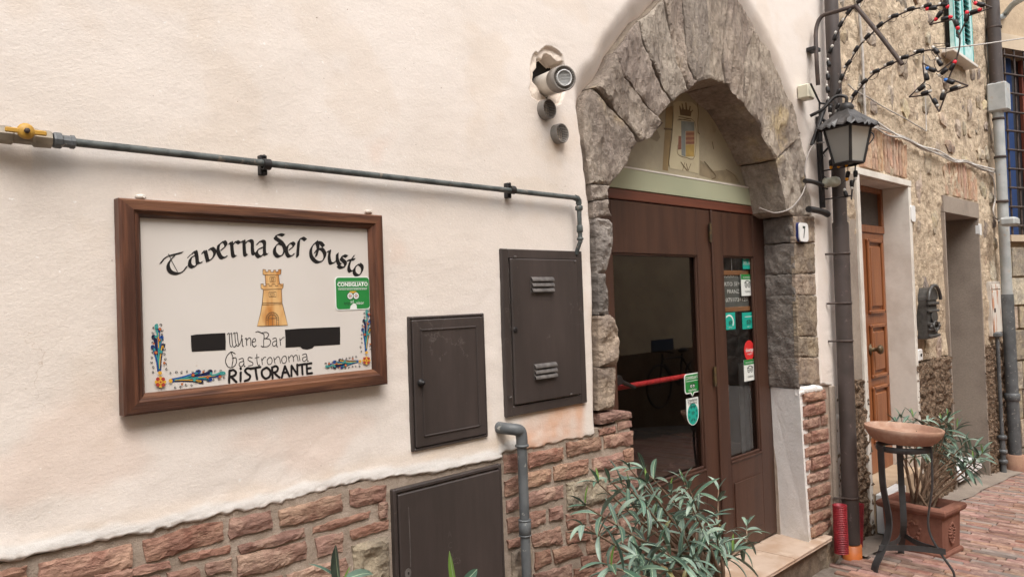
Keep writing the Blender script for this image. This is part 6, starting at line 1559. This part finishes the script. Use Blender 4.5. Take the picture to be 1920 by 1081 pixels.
# ================================================================== LANTERN
LX, LY_ = 4.70, -.215
lc = atx(1590, 270, LX); LY_ = lc.y
lan = thing('street_lantern', 'black iron street lantern with frosted panes and scalloped roof, before the dark downpipe', 'lantern', (LX, LY_, lc.z))
zt3 = atx(1590, 240, LX).z; zb3 = atx(1585, 307, LX).z
a0_ = R(28)
def sq(hw, z, n=4, ph_=0.0): return [Vector((LX + hw * 1.414 * math.cos(a0_ + ph_ + math.pi / 2 * k), LY_ + hw * 1.414 * math.sin(a0_ + ph_ + math.pi / 2 * k), z)) for k in range(n)]
T, Bt = sq(.093, zt3), sq(.058, zb3)
mb = MB()
for i in range(4):
    mb.tube([T[i], Bt[i]], .0095, 4, smooth=False); mb.tube([T[i], T[(i + 1) % 4]], .008, 4, smooth=False); mb.tube([Bt[i], Bt[(i + 1) % 4]], .009, 4, smooth=False)
mb.add(Bt, [(0, 1, 2, 3)]); mb.build('cage', m_blackiron, lan)
m_frost = bpy.data.materials.new('frosted lantern glass'); m_frost.use_nodes = True
bs = m_frost.node_tree.nodes['Principled BSDF']; bs.inputs['Base Color'].default_value = (.36, .36, .34, 1); bs.inputs['Roughness'].default_value = .35; bs.inputs['Transmission Weight'].default_value = .35
for i in range(4):
    j = (i + 1) % 4; c = (T[i] + T[j] + Bt[i] + Bt[j]) / 4
    P = [p.lerp(c, .04) for p in (T[i], T[j], Bt[j], Bt[i])]; inn = (Vector((LX, LY_, c.z)) - c).normalized() * .003
    mb = MB(); mb.add(P + [p + inn for p in P], [(0, 1, 2, 3), (7, 6, 5, 4), (0, 4, 5, 1), (1, 5, 6, 2), (2, 6, 7, 3), (3, 7, 4, 0)]); mb.build('pane', m_frost, lan)
mb = MB(); mb.sphere((LX - .02, LY_, zt3 - .075), .038, 14, 9, (1, 1, 1.15)); mb.tube([(LX - .02, LY_, zt3 - .03), (LX - .02, LY_, zt3 + .0)], .018, 10); mb.build('bulb', m_pvc, lan)
# roof: four slopes with a scalloped rim
mb = MB(); N = 48; prof = []
for (t, z_) in ((1.0, -.012), (.97, .0), (.72, .035), (.45, .068), (.22, .10), (.2, .115)):
    ring = []
    for k in range(N):
        a = 2 * math.pi * k / N; c, s = math.cos(a), math.sin(a); f = 1 / max(abs(c), abs(s)); rr_ = .137 * t * (f * .9 + .1)
        dz = (.010 * math.cos(a * 20) if t > .96 else 0); rr_ *= 1 + (.025 * math.cos(a * 20) if t > .96 else 0)
        x, y = rr_ * c, rr_ * s; ca, sa = math.cos(a0_ + math.pi / 4), math.sin(a0_ + math.pi / 4)
        ring.append((LX + x * ca - y * sa, LY_ + x * sa + y * ca, zt3 + .012 + z_ + dz))
    prof += ring
mb.add(prof, [(i * N + k, i * N + (k + 1) % N, (i + 1) * N + (k + 1) % N, (i + 1) * N + k) for i in range(5) for k in range(N)], False)
mb.build('roof', M('lantern roof sheet', (.075, .07, .068), .5, (.04, .037, .036), 20, 4), lan)
mb = MB(); mb.lathe([(.036, .10), (.045, .125), (.03, .15), (.0, .155)], (LX, LY_, zt3), 14); mb.tube(curve_pts([(LX, LY_, zt3 + .15), (LX, LY_ - .0, zt3 + .19), (LX - .02, LY_ + .06, zt3 + .20), (LX - .06, LY_ + .12, zt3 + .13), (LX - .08, -.03, zt3 + .10)], 4), .010, 8); mb.build('hook', m_blackiron, lan)
mb = MB(); yb = -.02; xb = at(1538, 260, yb).x
mb.box((xb - .015, -.03, lc.z - .36), (xb + .015, .0, lc.z + .22), .003)
mb.tube(curve_pts([(xb, -.03, lc.z + .20), (xb + .02, -.10, lc.z + .16), (xb + .12, LY_ + .05, zt3 + .14), (LX, LY_, zt3 + .16)], 4), .010, 8)
mb.tube(curve_pts([(xb, -.03, lc.z - .02), (xb - .03, -.12, lc.z + .04), (xb + .01, -.17, lc.z + .10), (xb + .06, -.12, lc.z + .12)], 4), .007, 6)
mb.build('wall_bracket', m_blackiron, lan)
mb = MB(); q = at(1533, 235, -.05); mb.tube([at(1545, 205, -.05), at(1530, 250, -.05), at(1522, 272, -.03)], .013, 6); mb.build('bracket_strut', m_blackiron, lan); mb = MB(); mb.tube(curve_pts([(LX + .14, LY_ - .06, zt3 - .0), (LX + .15, LY_ - .1, zt3 - .05), (LX + .09, LY_ - .05, zt3 - .14)], 4), .004, 6); mb.build('bracket_strut', m_blackiron, lan)

# ================================================================== BOWL ON ITS STAND
F1, F2 = Vector((4.688, -.276, .0)), Vector((4.874, -.638, .0))
F1.z = F2.z = .022
mid = (F1 + F2) / 2; F3 = Vector((5.12, -.28, .02))
ctr = (F1 + F2 + F3) / 3
cB = Vector((4.875, -.40, 0))
sd2 = thing('bowl_stand', 'dark grey iron tripod stand with curved flat legs carrying the terracotta bowl', 'stand', (cB.x, cB.y, .0))
def zat(px, py, P): # height where a sight line passes closest above point P
    d = ray(px, py); dh = Vector((d.x, d.y)); t = (Vector((P.x, P.y)) - Vector((CAM.x, CAM.y))).dot(dh) / dh.length_squared; return CAM.z + d.z * t
zrim = zat(1697, 806, cB); zbot = zat(1700, 833, cB); zring = zat(1700, 852, cB)
RB = .218
bowl = thing('terracotta_bowl', 'wide shallow terracotta bowl resting on the iron tripod stand', 'bowl', (cB.x, cB.y, zbot))
ringr = .150
mb = MB(); hB = zrim - zbot + .004
mb.lathe([(0, .0), (.13, .0), (.16, .006), (.190, hB * .35), (.212, hB * .75), (RB, hB), (RB - .004, hB + .004), (RB - .016, hB + .001), (.195, hB * .72), (.15, hB * .45), (0, hB * .36)], (0, 0, 0), 48)
tl_ = Matrix.Rotation(R(-5.0), 4, _F.cross(Vector((0, 0, 1))).cross(Vector((0, 0, 1))).normalized()) if False else Matrix.Rotation(R(4.2), 4, Vector((_F.x, _F.y, 0)).normalized())
mb.V = [tuple(tl_ @ Vector(v) + Vector((cB.x, cB.y, zbot + .012))) for v in mb.V]
mb.build('bowl', m_terra, bowl)
mb = MB(); mb.lathe([(ringr - .006, -.030), (ringr, -.030), (ringr, .004), (ringr - .006, .004), (ringr - .006, -.030)], (cB.x, cB.y, zbot), 32, cap=False); mb.build('top_ring', m_iron, sd2)
def leg(F, wd=.026, th=.004):
    d = Vector((F.x - cB.x, F.y - cB.y, 0)).normalized(); t = Vector((-d.y, d.x, 0)); top = cB + d * (ringr + .004); zt4 = zbot - .0
    Lr = (Vector((F.x, F.y, 0)) - Vector((cB.x, cB.y, 0))).length
    prof = [(ringr + .004, zt4), (ringr + .004, zt4 - .10), (ringr - .002, zt4 - .25), (ringr - .030 + .0, zt4 - .42), (ringr - .02, zt4 - .52), (Lr * .5 + ringr * .5 - .01, zt4 - .62), (Lr, .06 + F.z - .022), (Lr + .01, F.z), (Lr + .035, F.z - .004)]
    P = curve_pts([cB + d * r_ + Vector((0, 0, z_)) for r_, z_ in prof], 4); b = MB(); V = []
    for i, p in enumerate(P):
        tg = (P[min(i + 1, len(P) - 1)] - P[max(i - 1, 0)]).normalized(); n_ = tg.cross(t)
        V += [p - t * wd - n_ * th, p + t * wd - n_ * th, p + t * wd + n_ * th, p - t * wd + n_ * th]
    m_ = len(P); b.add(V, [(4 * i + k, 4 * i + 4 + k, 4 * i + 4 + (k + 1) % 4, 4 * i + (k + 1) % 4) for i in range(m_ - 1) for k in range(4)] + [(0, 1, 2, 3), tuple(4 * m_ - 4 + k for k in (3, 2, 1, 0))])
    b.build('leg', m_iron, sd2)
for F, w_ in ((F1, .026), (F2, .009), (F3, .018)): leg(F, w_)
mb = MB(); zbr = .16
C_ = [cB + Vector((F.x - cB.x, F.y - cB.y, 0)).normalized() * ((Vector((F.x, F.y, 0)) - Vector((cB.x, cB.y, 0))).length * .86) + Vector((0, 0, zbr)) for F in (F1, F2, F3)]
for i in range(3):
    a, b_ = C_[i], C_[(i + 1) % 3]; m2 = (a + b_) / 2; m2 = m2.lerp(Vector((cB.x, cB.y, zbr)), .35)
    P = curve_pts([a, m2, b_], 6)
    for j in range(len(P) - 1):
        d = (P[j + 1] - P[j]); n_ = Vector((-d.y, d.x, 0)).normalized() * .0025; mb.obox((P[j] + P[j + 1]) / 2, d / 2 * 1.02, n_, (0, 0, .016))
mb.build('brace', m_iron, sd2)

# ================================================================== PLANTER
AG = R(-7)
e1 = Vector((math.cos(AG), math.sin(AG), 0)); e2 = Vector((-math.sin(AG), math.cos(AG), 0))
PC = Vector((5.193, -.50, .012)); PW, PD, PH = .255, .36, .305
def pl(u, v, z): return PC + e1 * u + e2 * v + Vector((0, 0, z))
plt = thing('planter', 'square reddish terracotta planter with a thick rim and oval medallions, behind the bowl stand', 'planter', tuple(pl(PW / 2, PD / 2, 0)))
mb = MB()
def ringq(i0, z): return [pl(-i0, -i0, z), pl(PW + i0, -i0, z), pl(PW + i0, PD + i0, z), pl(-i0, PD + i0, z)]
rings = [ringq(i, z) for i, z in ((.012, 0), (.012, .018), (.004, .028), (-.004, .03), (.004, PH - .055), (.012, PH - .05), (.026, PH - .044), (.034, PH - .028), (.034, PH - .012), (.026, PH - .002), (.012, PH), (-.018, PH), (-.024, PH - .012), (-.03, PH - .06))]
V = [v for r_ in rings for v in r_]
mb.add(V, [(4 * i + k, 4 * i + (k + 1) % 4, 4 * i + 4 + (k + 1) % 4, 4 * i + 4 + k) for i in range(len(rings) - 1) for k in range(4)] + [(3, 2, 1, 0)])
mb.build('pot', m_terradk, plt)
mb = MB(); s_ = ringq(-.028, PH - .05); n = 10
g = [[s_[0].lerp(s_[1], i / n).lerp(s_[3].lerp(s_[2], i / n), j / n) + Vector((0, 0, rng.uniform(-.006, .010))) for i in range(n + 1)] for j in range(n + 1)]
mb.add([v for r_ in g for v in r_], [(j * (n + 1) + i, j * (n + 1) + i + 1, (j + 1) * (n + 1) + i + 1, (j + 1) * (n + 1) + i) for i in range(n) for j in range(n)]); mb.build('soil', m_soil, plt)
for face in (0, 1):
    mb = MB()
    for k in range(20):
        a = 2 * math.pi * k / 20
        if face == 0: c = pl(PW / 2 + .036 * math.cos(a), -.004, .135 + .062 * math.sin(a))
        else: c = pl(-.003 if False else PW + .003, PD / 2 + .048 * math.cos(a), .135 + .062 * math.sin(a))
        mb.sphere(c, .0095, 7, 4)
    for k in range(14):
        a = rng.uniform(0, 6.28); r_ = rng.uniform(0, .7)
        c = pl(PW / 2 + .036 * r_ * math.cos(a), -.004, .135 + .062 * r_ * math.sin(a)) if face == 0 else pl(PW + .003, PD / 2 + .048 * r_ * math.cos(a), .135 + .062 * r_ * math.sin(a))
        mb.sphere(c, .009, 7, 4)
    mb.build('medallion', m_terradk, plt)
mb = MB()
for k in range(34):
    a = rng.uniform(0, 6.28)
    rr_ = rng.uniform(.6, 1.0)
    c = pl(-.002, PD / 2 + .055 * rr_ * math.cos(a), .135 + .062 * rr_ * math.sin(a)); mb.sphere(c, .009, 6, 4)
mb.build('medallion', m_terradk, plt)

# ================================================================== OLEANDERS
def leafmesh(L, W, bend, fold, mat_i, seed):
    """lanceolate blade along +x, bending down; the light midrib is a narrow strip of its own"""
    n = 7; V = []; Fc = []; I = []
    for i in range(n + 1):
        t = i / n; w_ = W * (math.sin(math.pi * min(1, (t * .93 + .05))) ** .75) * (1 if t < 1 else 0) * .5; w_ = max(w_, .0004)
        ang = -bend * t; x = L * (math.sin(bend * t) / bend if bend else t); z = -L * ((1 - math.cos(bend * t)) / bend if bend else 0)
        rw = W * .045 * (1 - t * .7)
        for (yy, zz_) in ((-w_, fold * w_), (-rw, .0), (rw, .0), (w_, fold * w_)): V.append((x, yy, z + zz_))
    for i in range(n):
        for k in range(3): Fc.append((4 * i + k, 4 * i + 4 + k, 4 * i + 5 + k, 4 * i + 1 + k)); I.append(1 if k == 1 else 0)
    return mesh_from('leaf', V, Fc, [mat_i, m_rib], True, I)
LM = [leafmesh(.09, .015, .6, .5, m_leafyellow, 9), leafmesh(.115, .021, .5, .5, m_leaf, 1), leafmesh(.125, .023, .9, .4, m_leaf, 2), leafmesh(.10, .019, .25, .6, m_leaf, 3), leafmesh(.11, .022, 1.3, .4, m_leafpale, 4), leafmesh(.12, .020, .7, .5, m_leafpale, 5), leafmesh(.085, .013, .3, .6, m_leaf, 6)]
LY2 = [leafmesh(.06, .009, .2, .7, m_young, 7)]
NL, EX = {}, {}
def flush_leaves(plant):
    b = MB()
    for me, mw in EX.get(plant.name, []):
        b.mi = 0; V = [tuple(mw @ v.co) for v in me.vertices]; o_ = len(b.V); b.V += V
        for p in me.polygons: b.F.append(tuple(i + o_ for i in p.vertices)); b.S.append(True); b.I.append(p.material_index)
    if b.V: o = b.build('small_leaves', [m_leaf, m_rib], plant); o['kind'] = 'stuff'
def place_leaf(me, base, d, roll, s, parent, w=1.0):
    d = Vector(d).normalized(); z_ = Vector((0, 0, 1)); y_ = z_.cross(d)
    if y_.length < .05: y_ = Vector((0, 1, 0))
    y_.normalize(); z2 = d.cross(y_)
    m = Matrix((d, y_, z2)).transposed().to_4x4() @ Matrix.Rotation(roll, 4, 'X')
    mw = Matrix.Translation(base) @ m @ Matrix.Diagonal((s, s * w, s, 1))
    NL[parent.name] = NL.get(parent.name, 0) + 1
    if NL[parent.name] > 300:
        EX.setdefault(parent.name, []).append((me, mw)); return None
    o = bpy.data.objects.new('leaf', me); COL.objects.link(o); o.parent = parent; o.matrix_parent_inverse = world_of(parent).inverted()
    o.matrix_basis = Matrix.Translation(base) @ m @ Matrix.Diagonal((s, s * w, s, 1)); return o
def shoot(plant, stems, root, tip, nleaf, s, spread, r0=.008, leaf_from=.55, seed=1, bare=False):
    r_ = random.Random(seed); root = Vector(root); tip = Vector(tip)
    m1 = root.lerp(tip, .35) + Vector((r_.uniform(-.03, .03), r_.uniform(-.03, .03), .03)); m2 = root.lerp(tip, .7) + Vector((r_.uniform(-.02, .02), r_.uniform(-.02, .02), .01))
    P = curve_pts([root, m1, m2, tip], 5); n = len(P)
    stems.tube(P, [r0 * (1 - .75 * i / (n - 1)) for i in range(n)], 6)
    a = r_.uniform(0, 6)
    whorls = max(1, nleaf // 3); c = 0
    for w_ in range(whorls):
        t = 1 - (1 - leaf_from) * w_ / max(1, whorls); idx = t * (n - 1); i = min(int(idx), n - 2); p = P[i].lerp(P[i + 1], idx - i); ax_ = (P[i + 1] - P[i]).normalized()
        a += 1.05
        for k in range(3):
            if c >= nleaf: break
            b_ = a + k * 2.094 + r_.uniform(-.35, .35)
            u = ax_.orthogonal().normalized(); v = ax_.cross(u)
            el = (.95 - spread * .9 * (w_ / max(1, whorls)) - r_.uniform(0, .35)) if w_ else 1.15
            d = (u * math.cos(b_) + v * math.sin(b_)) * math.cos(el) + ax_ * math.sin(el)
            place_leaf(LM[0] if r_.random() < .04 and w_ > 1 else r_.choice(LM[1:]), p, d, r_.uniform(-.5, .5), s * r_.uniform(.75, 1.12) * (.8 if w_ == 0 else 1), plant); c += 1
    if r_.random() < .5: place_leaf(LY2[0], tip, (r_.uniform(-.2, .2), r_.uniform(-.2, .2), 1), 0, s, plant)
    return c
ol = thing('oleander', 'large bushy oleander with grey green leaves in front of the tavern door', 'oleander', (2.75, -.30, .45))
sm = MB()
def op_(px, py, Y): return at(px, py, Y)
rootA = Vector((2.78, -.36, .40))
TIPS = [(1181, 878, -.30, 14), (1212, 905, -.36, 12), (1122, 905, -.30, 12), (1143, 900, -.25, 6), (1098, 948, -.38, 13), (1093, 985, -.42, 12), (1165, 905, -.26, 10), (1180, 915, -.4, 9), (1208, 880, -.22, 9),
        (1283, 905, -.25, 18), (1292, 915, -.38, 12), (1258, 925, -.30, 9), (1347, 918, -.25, 12), (1400, 985, -.32, 15), (1297, 950, -.45, 16), (1160, 990, -.38, 12), (1230, 960, -.2, 8), (1245, 1035, -.50, 15),
        (1147, 1062, -.52, 13), (1200, 1040, -.50, 12), (1345, 1010, -.42, 14), (1375, 1035, -.40, 10), (1320, 1010, -.30, 10), (1270, 985, -.42, 10), (1190, 1062, -.40, 10), (1300, 1050, -.45, 12), (1215, 955, -.33, 7)]
tot = 0
for i, (px, py, Y, nl) in enumerate(TIPS):
    tip = at(px, py, Y); rt = rootA + Vector((rng.uniform(-.07, .10), rng.uniform(-.04, .05), rng.uniform(0, .1)))
    tot += shoot(ol, sm, rt, tip, int(nl * 1.2), rng.uniform(.85, 1.15) if py < 1020 else 1.25, .9, .010, .52 if nl > 9 else .7, 100 + i)
sm.build('stems', m_stem, ol)
flush_leaves(ol)
pot = thing('flower_pot', 'round terracotta pot of the bushy oleander, just below the picture edge', 'flower pot', (2.8, -.36, .02))
mb = MB(); mb.lathe([(.11, .0), (.13, .02), (.17, .30), (.19, .31), (.195, .36), (.18, .365), (.165, .34), (.0, .34)], (2.8, -.36, .02), 32); mb.build('pot', m_terra, pot)
ol2 = thing('oleander', 'young oleander shoots with a few broad leaves before the brick base', 'oleander', (1.05, -.45, .5))
sm = MB()
def big(base, tip, wd, me=None, roll=0):
    d = Vector(tip) - Vector(base); L = d.length; m_ = me or LM[1]
    return place_leaf(m_, base, d, roll, L / .115, ol2, wd)
r1 = at(637, 1092, -.40); sm.tube([at(640, 1300, -.42), at(638, 1180, -.40), r1], .006, 7)
LB = leafmesh(.115, .026, .15, .35, m_leaf, 11); LB2 = leafmesh(.115, .020, .7, .4, m_leaf, 12); LG = leafmesh(.115, .014, .1, .5, m_young, 13)
big(r1 + Vector((0, 0, -.01)), at(622, 1018, -.44), 1.15, LB, R(70)); big(r1, at(722, 1044, -.36), .9, LB2, R(35)); big(r1 + Vector((0, 0, -.01)), at(735, 1085, -.44), .9, LB2, R(20)); big(r1, at(598, 1040, -.40), .7, LB2, R(-40))
big(r1 + Vector((0, 0, -.02)), at(655, 1060, -.42), .9, LG, R(50)); big(r1 + Vector((0, 0, -.03)), at(560, 1110, -.5), 1, LB2, 0)
r2 = at(858, 1130, -.42); sm.tube([at(700, 1300, -.42), at(820, 1200, -.42), r2], .006, 7)
big(r2, at(840, 1030, -.42), 1.0, LG, R(80)); big(at(862, 1100, -.42), at(898, 1064, -.40), 1.3, LB, R(60)); big(r2, at(800, 1110, -.45), 1.2, LB2, 0)
sm.build('stems', m_stem, ol2)
pot2 = thing('flower_pot', 'terracotta pot of the young oleander, below the picture edge', 'flower pot', (.98, -.42, .02))
pp = at(690, 1300, -.42); mb = MB(); mb.lathe([(.12, .0), (.15, .02), (.19, max(.3, pp.z - .1)), (.205, max(.31, pp.z - .09)), (.205, max(.34, pp.z - .05)), (.19, max(.34, pp.z - .05)), (.0, max(.3, pp.z - .08))], (pp.x, pp.y, .02), 32); mb.build('pot', m_terra, pot2)
ol3 = thing('oleander', 'grey green oleander with many woody stems growing in the square planter', 'oleander', tuple(pl(PW / 2, PD / 2, PH - .05)))
sm = MB(); Z3 = Vector(pl(PW / 2, PD / 2, PH - .06))
TIP3 = [(1680, 795, -.20, 5), (1690, 784, -.30, 8), (1712, 782, -.25, 9), (1740, 790, -.25, 10), (1765, 792, -.30, 10), (1778, 785, -.25, 9), (1795, 800, -.3, 10), (1783, 820, -.38, 9), (1810, 828, -.35, 9), (1828, 838, -.35, 10), (1842, 850, -.4, 9), (1825, 862, -.4, 9),
        (1790, 850, -.42, 7), (1770, 830, -.3, 7), (1720, 830, -.42, 5), (1750, 815, -.2, 6), (1836, 868, -.45, 5), (1705, 838, -.35, 4), (1740, 870, -.4, 2), (1700, 860, -.3, 1), (1685, 850, -.25, 1), (1760, 870, -.3, 1)]
for i, (px, py, Y, nl) in enumerate(TIP3):
    tip = at(px, py, Y)
    if tip.x > 5.9: tip = atx(px, py, 5.5 + rng.uniform(-.1, .15))
    rt = Z3 + e1 * rng.uniform(-.05, .05) + e2 * rng.uniform(-.07, .07)
    shoot(ol3, sm, rt, tip, int(nl * 1.9), 1.1, .9, .009, .62, 300 + i)
sm.build('stems', m_stem, ol3)

# ================================================================== PAVEMENT
pav = MB(); G = []
gx = [-30, -6, -1, 1.5, 3, 4, 4.5, 5, 5.5, 6, 6.5, 7, 7.5, 8, 8.5, 9, 9.5, 10, 11, 12, 40]
for x in gx: G += [(x, -40, ground(x) - .012), (x, .62, ground(x) - .012)]
pav.add(G, [(2 * i, 2 * i + 2, 2 * i + 3, 2 * i + 1) for i in range(len(gx) - 1)])
pavement = pav.build('pavement', M('sandy paving joints', (.20, .165, .135), .95, (.13, .105, .085), 30, 6, bump=[(150, .003, 4, (1, 1, 1))])); pavement['kind'] = 'structure'
m_paver = M('red clay paver', (.28, .165, .132), .85, (.40, .26, .205), 14, 6, .42, .62, bump=[(120, .002, 5, (1, 1, 1))], rnd=.30, rndh=.015, fine=(60, .18, (1, 1, 1)), spec=.3)
m_pavgrey = M('grey clay paver', (.30, .245, .215), .85, (.22, .18, .16), 14, 6, rnd=.25, spec=.3, bump=[(120, .002, 5, (1, 1, 1))])
meP = {}
for i in range(4):
    L_ = (.235, .20, .255, .16)[i]; b = MB(); b.box((-.0235, -L_ / 2, -.03), (.0235, L_ / 2, .0), .004); meP[i] = (L_, mesh_from('paver', b.V, b.F, m_paver), mesh_from('paver', b.V, b.F, m_pavgrey))
pieces = []
x = 2.6
while x < 11.5:
    y = -.015 - rng.random() * .2 if x < 4.82 else -.02 - rng.random() * .2
    while y > -3.2:
        i = rng.choice([0, 0, 1, 2, 3]); L_ = meP[i][0]; yc = y - L_ / 2
        pieces.append((x + rng.uniform(-.002, .002), yc, i, rng.random() < .16)); y -= L_ + .006
    x += .0525
def inview(p):
    d = Vector((p[0], p[1], ground(p[0]))) - CAM; zc_ = d.dot(_F)
    if zc_ < .1: return None
    u = 960 + FPX * d.dot(RT) / zc_; v = 540 - FPX * d.dot(UP) / zc_
    return zc_ if (-20 < u < 1940 and 0 < v < 1100) else None
vis = sorted([(inview(p), k) for k, p in enumerate(pieces) if inview(p)])
near = {k for _, k in vis[:300]}
rest = MB()
for k, (x, y, i, grey) in enumerate(pieces):
    z_ = ground(x) + rng.uniform(-.0025, .0025)
    if k in near:
        o = bpy.data.objects.new('paver', meP[i][2 if grey else 1]); COL.objects.link(o); o.parent = pavement; o.location = (x, y, z_); o.rotation_euler = (rng.uniform(-.01, .01), rng.uniform(-.02, .02), rng.uniform(-.008, .008))
    else:
        L_ = meP[i][0]; rest.mi = rng.choice([0, 0, 1, 2, 0, 1]) if not grey else 3
        b = MB(); b.box((x - .0235, y - L_ / 2, z_ - .03), (x + .0235, y + L_ / 2, z_)); rest.add(b.V, b.F[1:])
m_pv2 = M('pale clay paver', (.46, .30, .235), .85, (.38, .24, .18), 14, 6, spec=.3); m_pv3 = M('dark clay paver', (.25, .11, .08), .85, (.33, .17, .12), 14, 6, spec=.3)
o = rest.build('distant_pavers', [m_paver, m_pv2, m_pv3, m_pavgrey], pavement); o['kind'] = 'stuff'
# grey cement gutter strip along the foot of the walls
mb = MB(); V = []
for x in np.arange(4.9, 9.6, .1): 
    wv = .16 + .05 * float(vnoise(x, 0, 3, 5)); V += [(x, -wv, ground(x) + .006), (x, .05, ground(x) + .02)]
mb.add(V, [(2 * i, 2 * i + 2, 2 * i + 3, 2 * i + 1) for i in range(len(V) // 2 - 1)], True); o = mb.build('gutter_strip', m_cement); o['kind'] = 'structure'

# ================================================================== HOUSE ACROSS THE STREET (behind the camera, mirrored in the glass)
oh = thing('opposite_house', 'ochre house across the street with a rough dark base, mirrored in the door glass', 'building', (4, -4.3, 0))
YO = -4.3
mb = MB(); mb.box((-8, YO - .3, .85), (22, YO, 5.2)); mb.build('wall', M('ochre render', (.64, .56, .42), .93, (.55, .48, .36), 2, 5, bump=[(20, .01, 6, (1, 1, 1))]), oh)
mb = MB(); mb.box((-8, YO - .3, -.8), (22, YO + .03, .849)); mb.build('base', m_pebble, oh)
VM = 2 * (DY + .028) - YO
qv = at(1242, 662, VM)
for (x, z0, z1) in ((qv.x, qv.z - .22, qv.z + .22), (11.5, 1.4, 2.6), (1.5, 1.4, 2.6)):
    mb = MB(); mb.box((x - .3, YO - .02, z0), (x + .3, YO + .012, z1)); mb.build('window', M('dark blue shutter', (.03, .05, .09), .5), oh)

# a bicycle leaning on the house across the street
qb = at(1243, 815, VM - .25); bx, bz = qb.x, .02 + .33
by = thing('bicycle', 'black bicycle leaning on the house across the street, seen mirrored in the left door glass', 'bicycle', (bx, YO + .25, .02))
YB = YO + .22
for x in (bx, bx + 1.02):
    mb = MB(); mb.tube([(x + .32 * math.cos(R(a)), YB, bz + .32 * math.sin(R(a))) for a in range(0, 360, 12)], .017, 8, closed=True); wh = mb.build('wheel', m_black, by)
    mb = MB()
    for a in range(0, 360, 30): mb.tube([(x, YB, bz), (x + .31 * math.cos(R(a)), YB, bz + .31 * math.sin(R(a)))], .0015, 4)
    mb.build('spokes', MATS['weathered zinc'], wh)
mb = MB(); sx_ = bx + .42
for a, b_ in (((bx + 1.02, bz), (bx + .55, bz - .04)), ((bx + .55, bz - .04), (bx + .66, bz + .45)), ((bx + .55, bz - .04), (bx + .16, bz + .32)), ((bx + .66, bz + .40), (bx + .14, bz + .40)), ((bx + 1.02, bz), (bx + .66, bz + .38)), ((bx, bz), (bx + .12, bz + .48))):
    mb.tube([(a[0], YB, a[1]), (b_[0], YB, b_[1])], .015, 8)
mb.build('frame', m_blackiron, by)
mb = MB(); mb.tube(curve_pts([(bx + .12, YB - .2, bz + .50), (bx + .12, YB, bz + .52), (bx + .12, YB + .2, bz + .50)], 4), .012, 8); mb.build('handlebar', m_black, by)
mb = MB(); mb.sphere((bx + .68, YB, bz + .50), .06, 10, 6, (2, 1, .6)); mb.build('saddle', m_black, by)
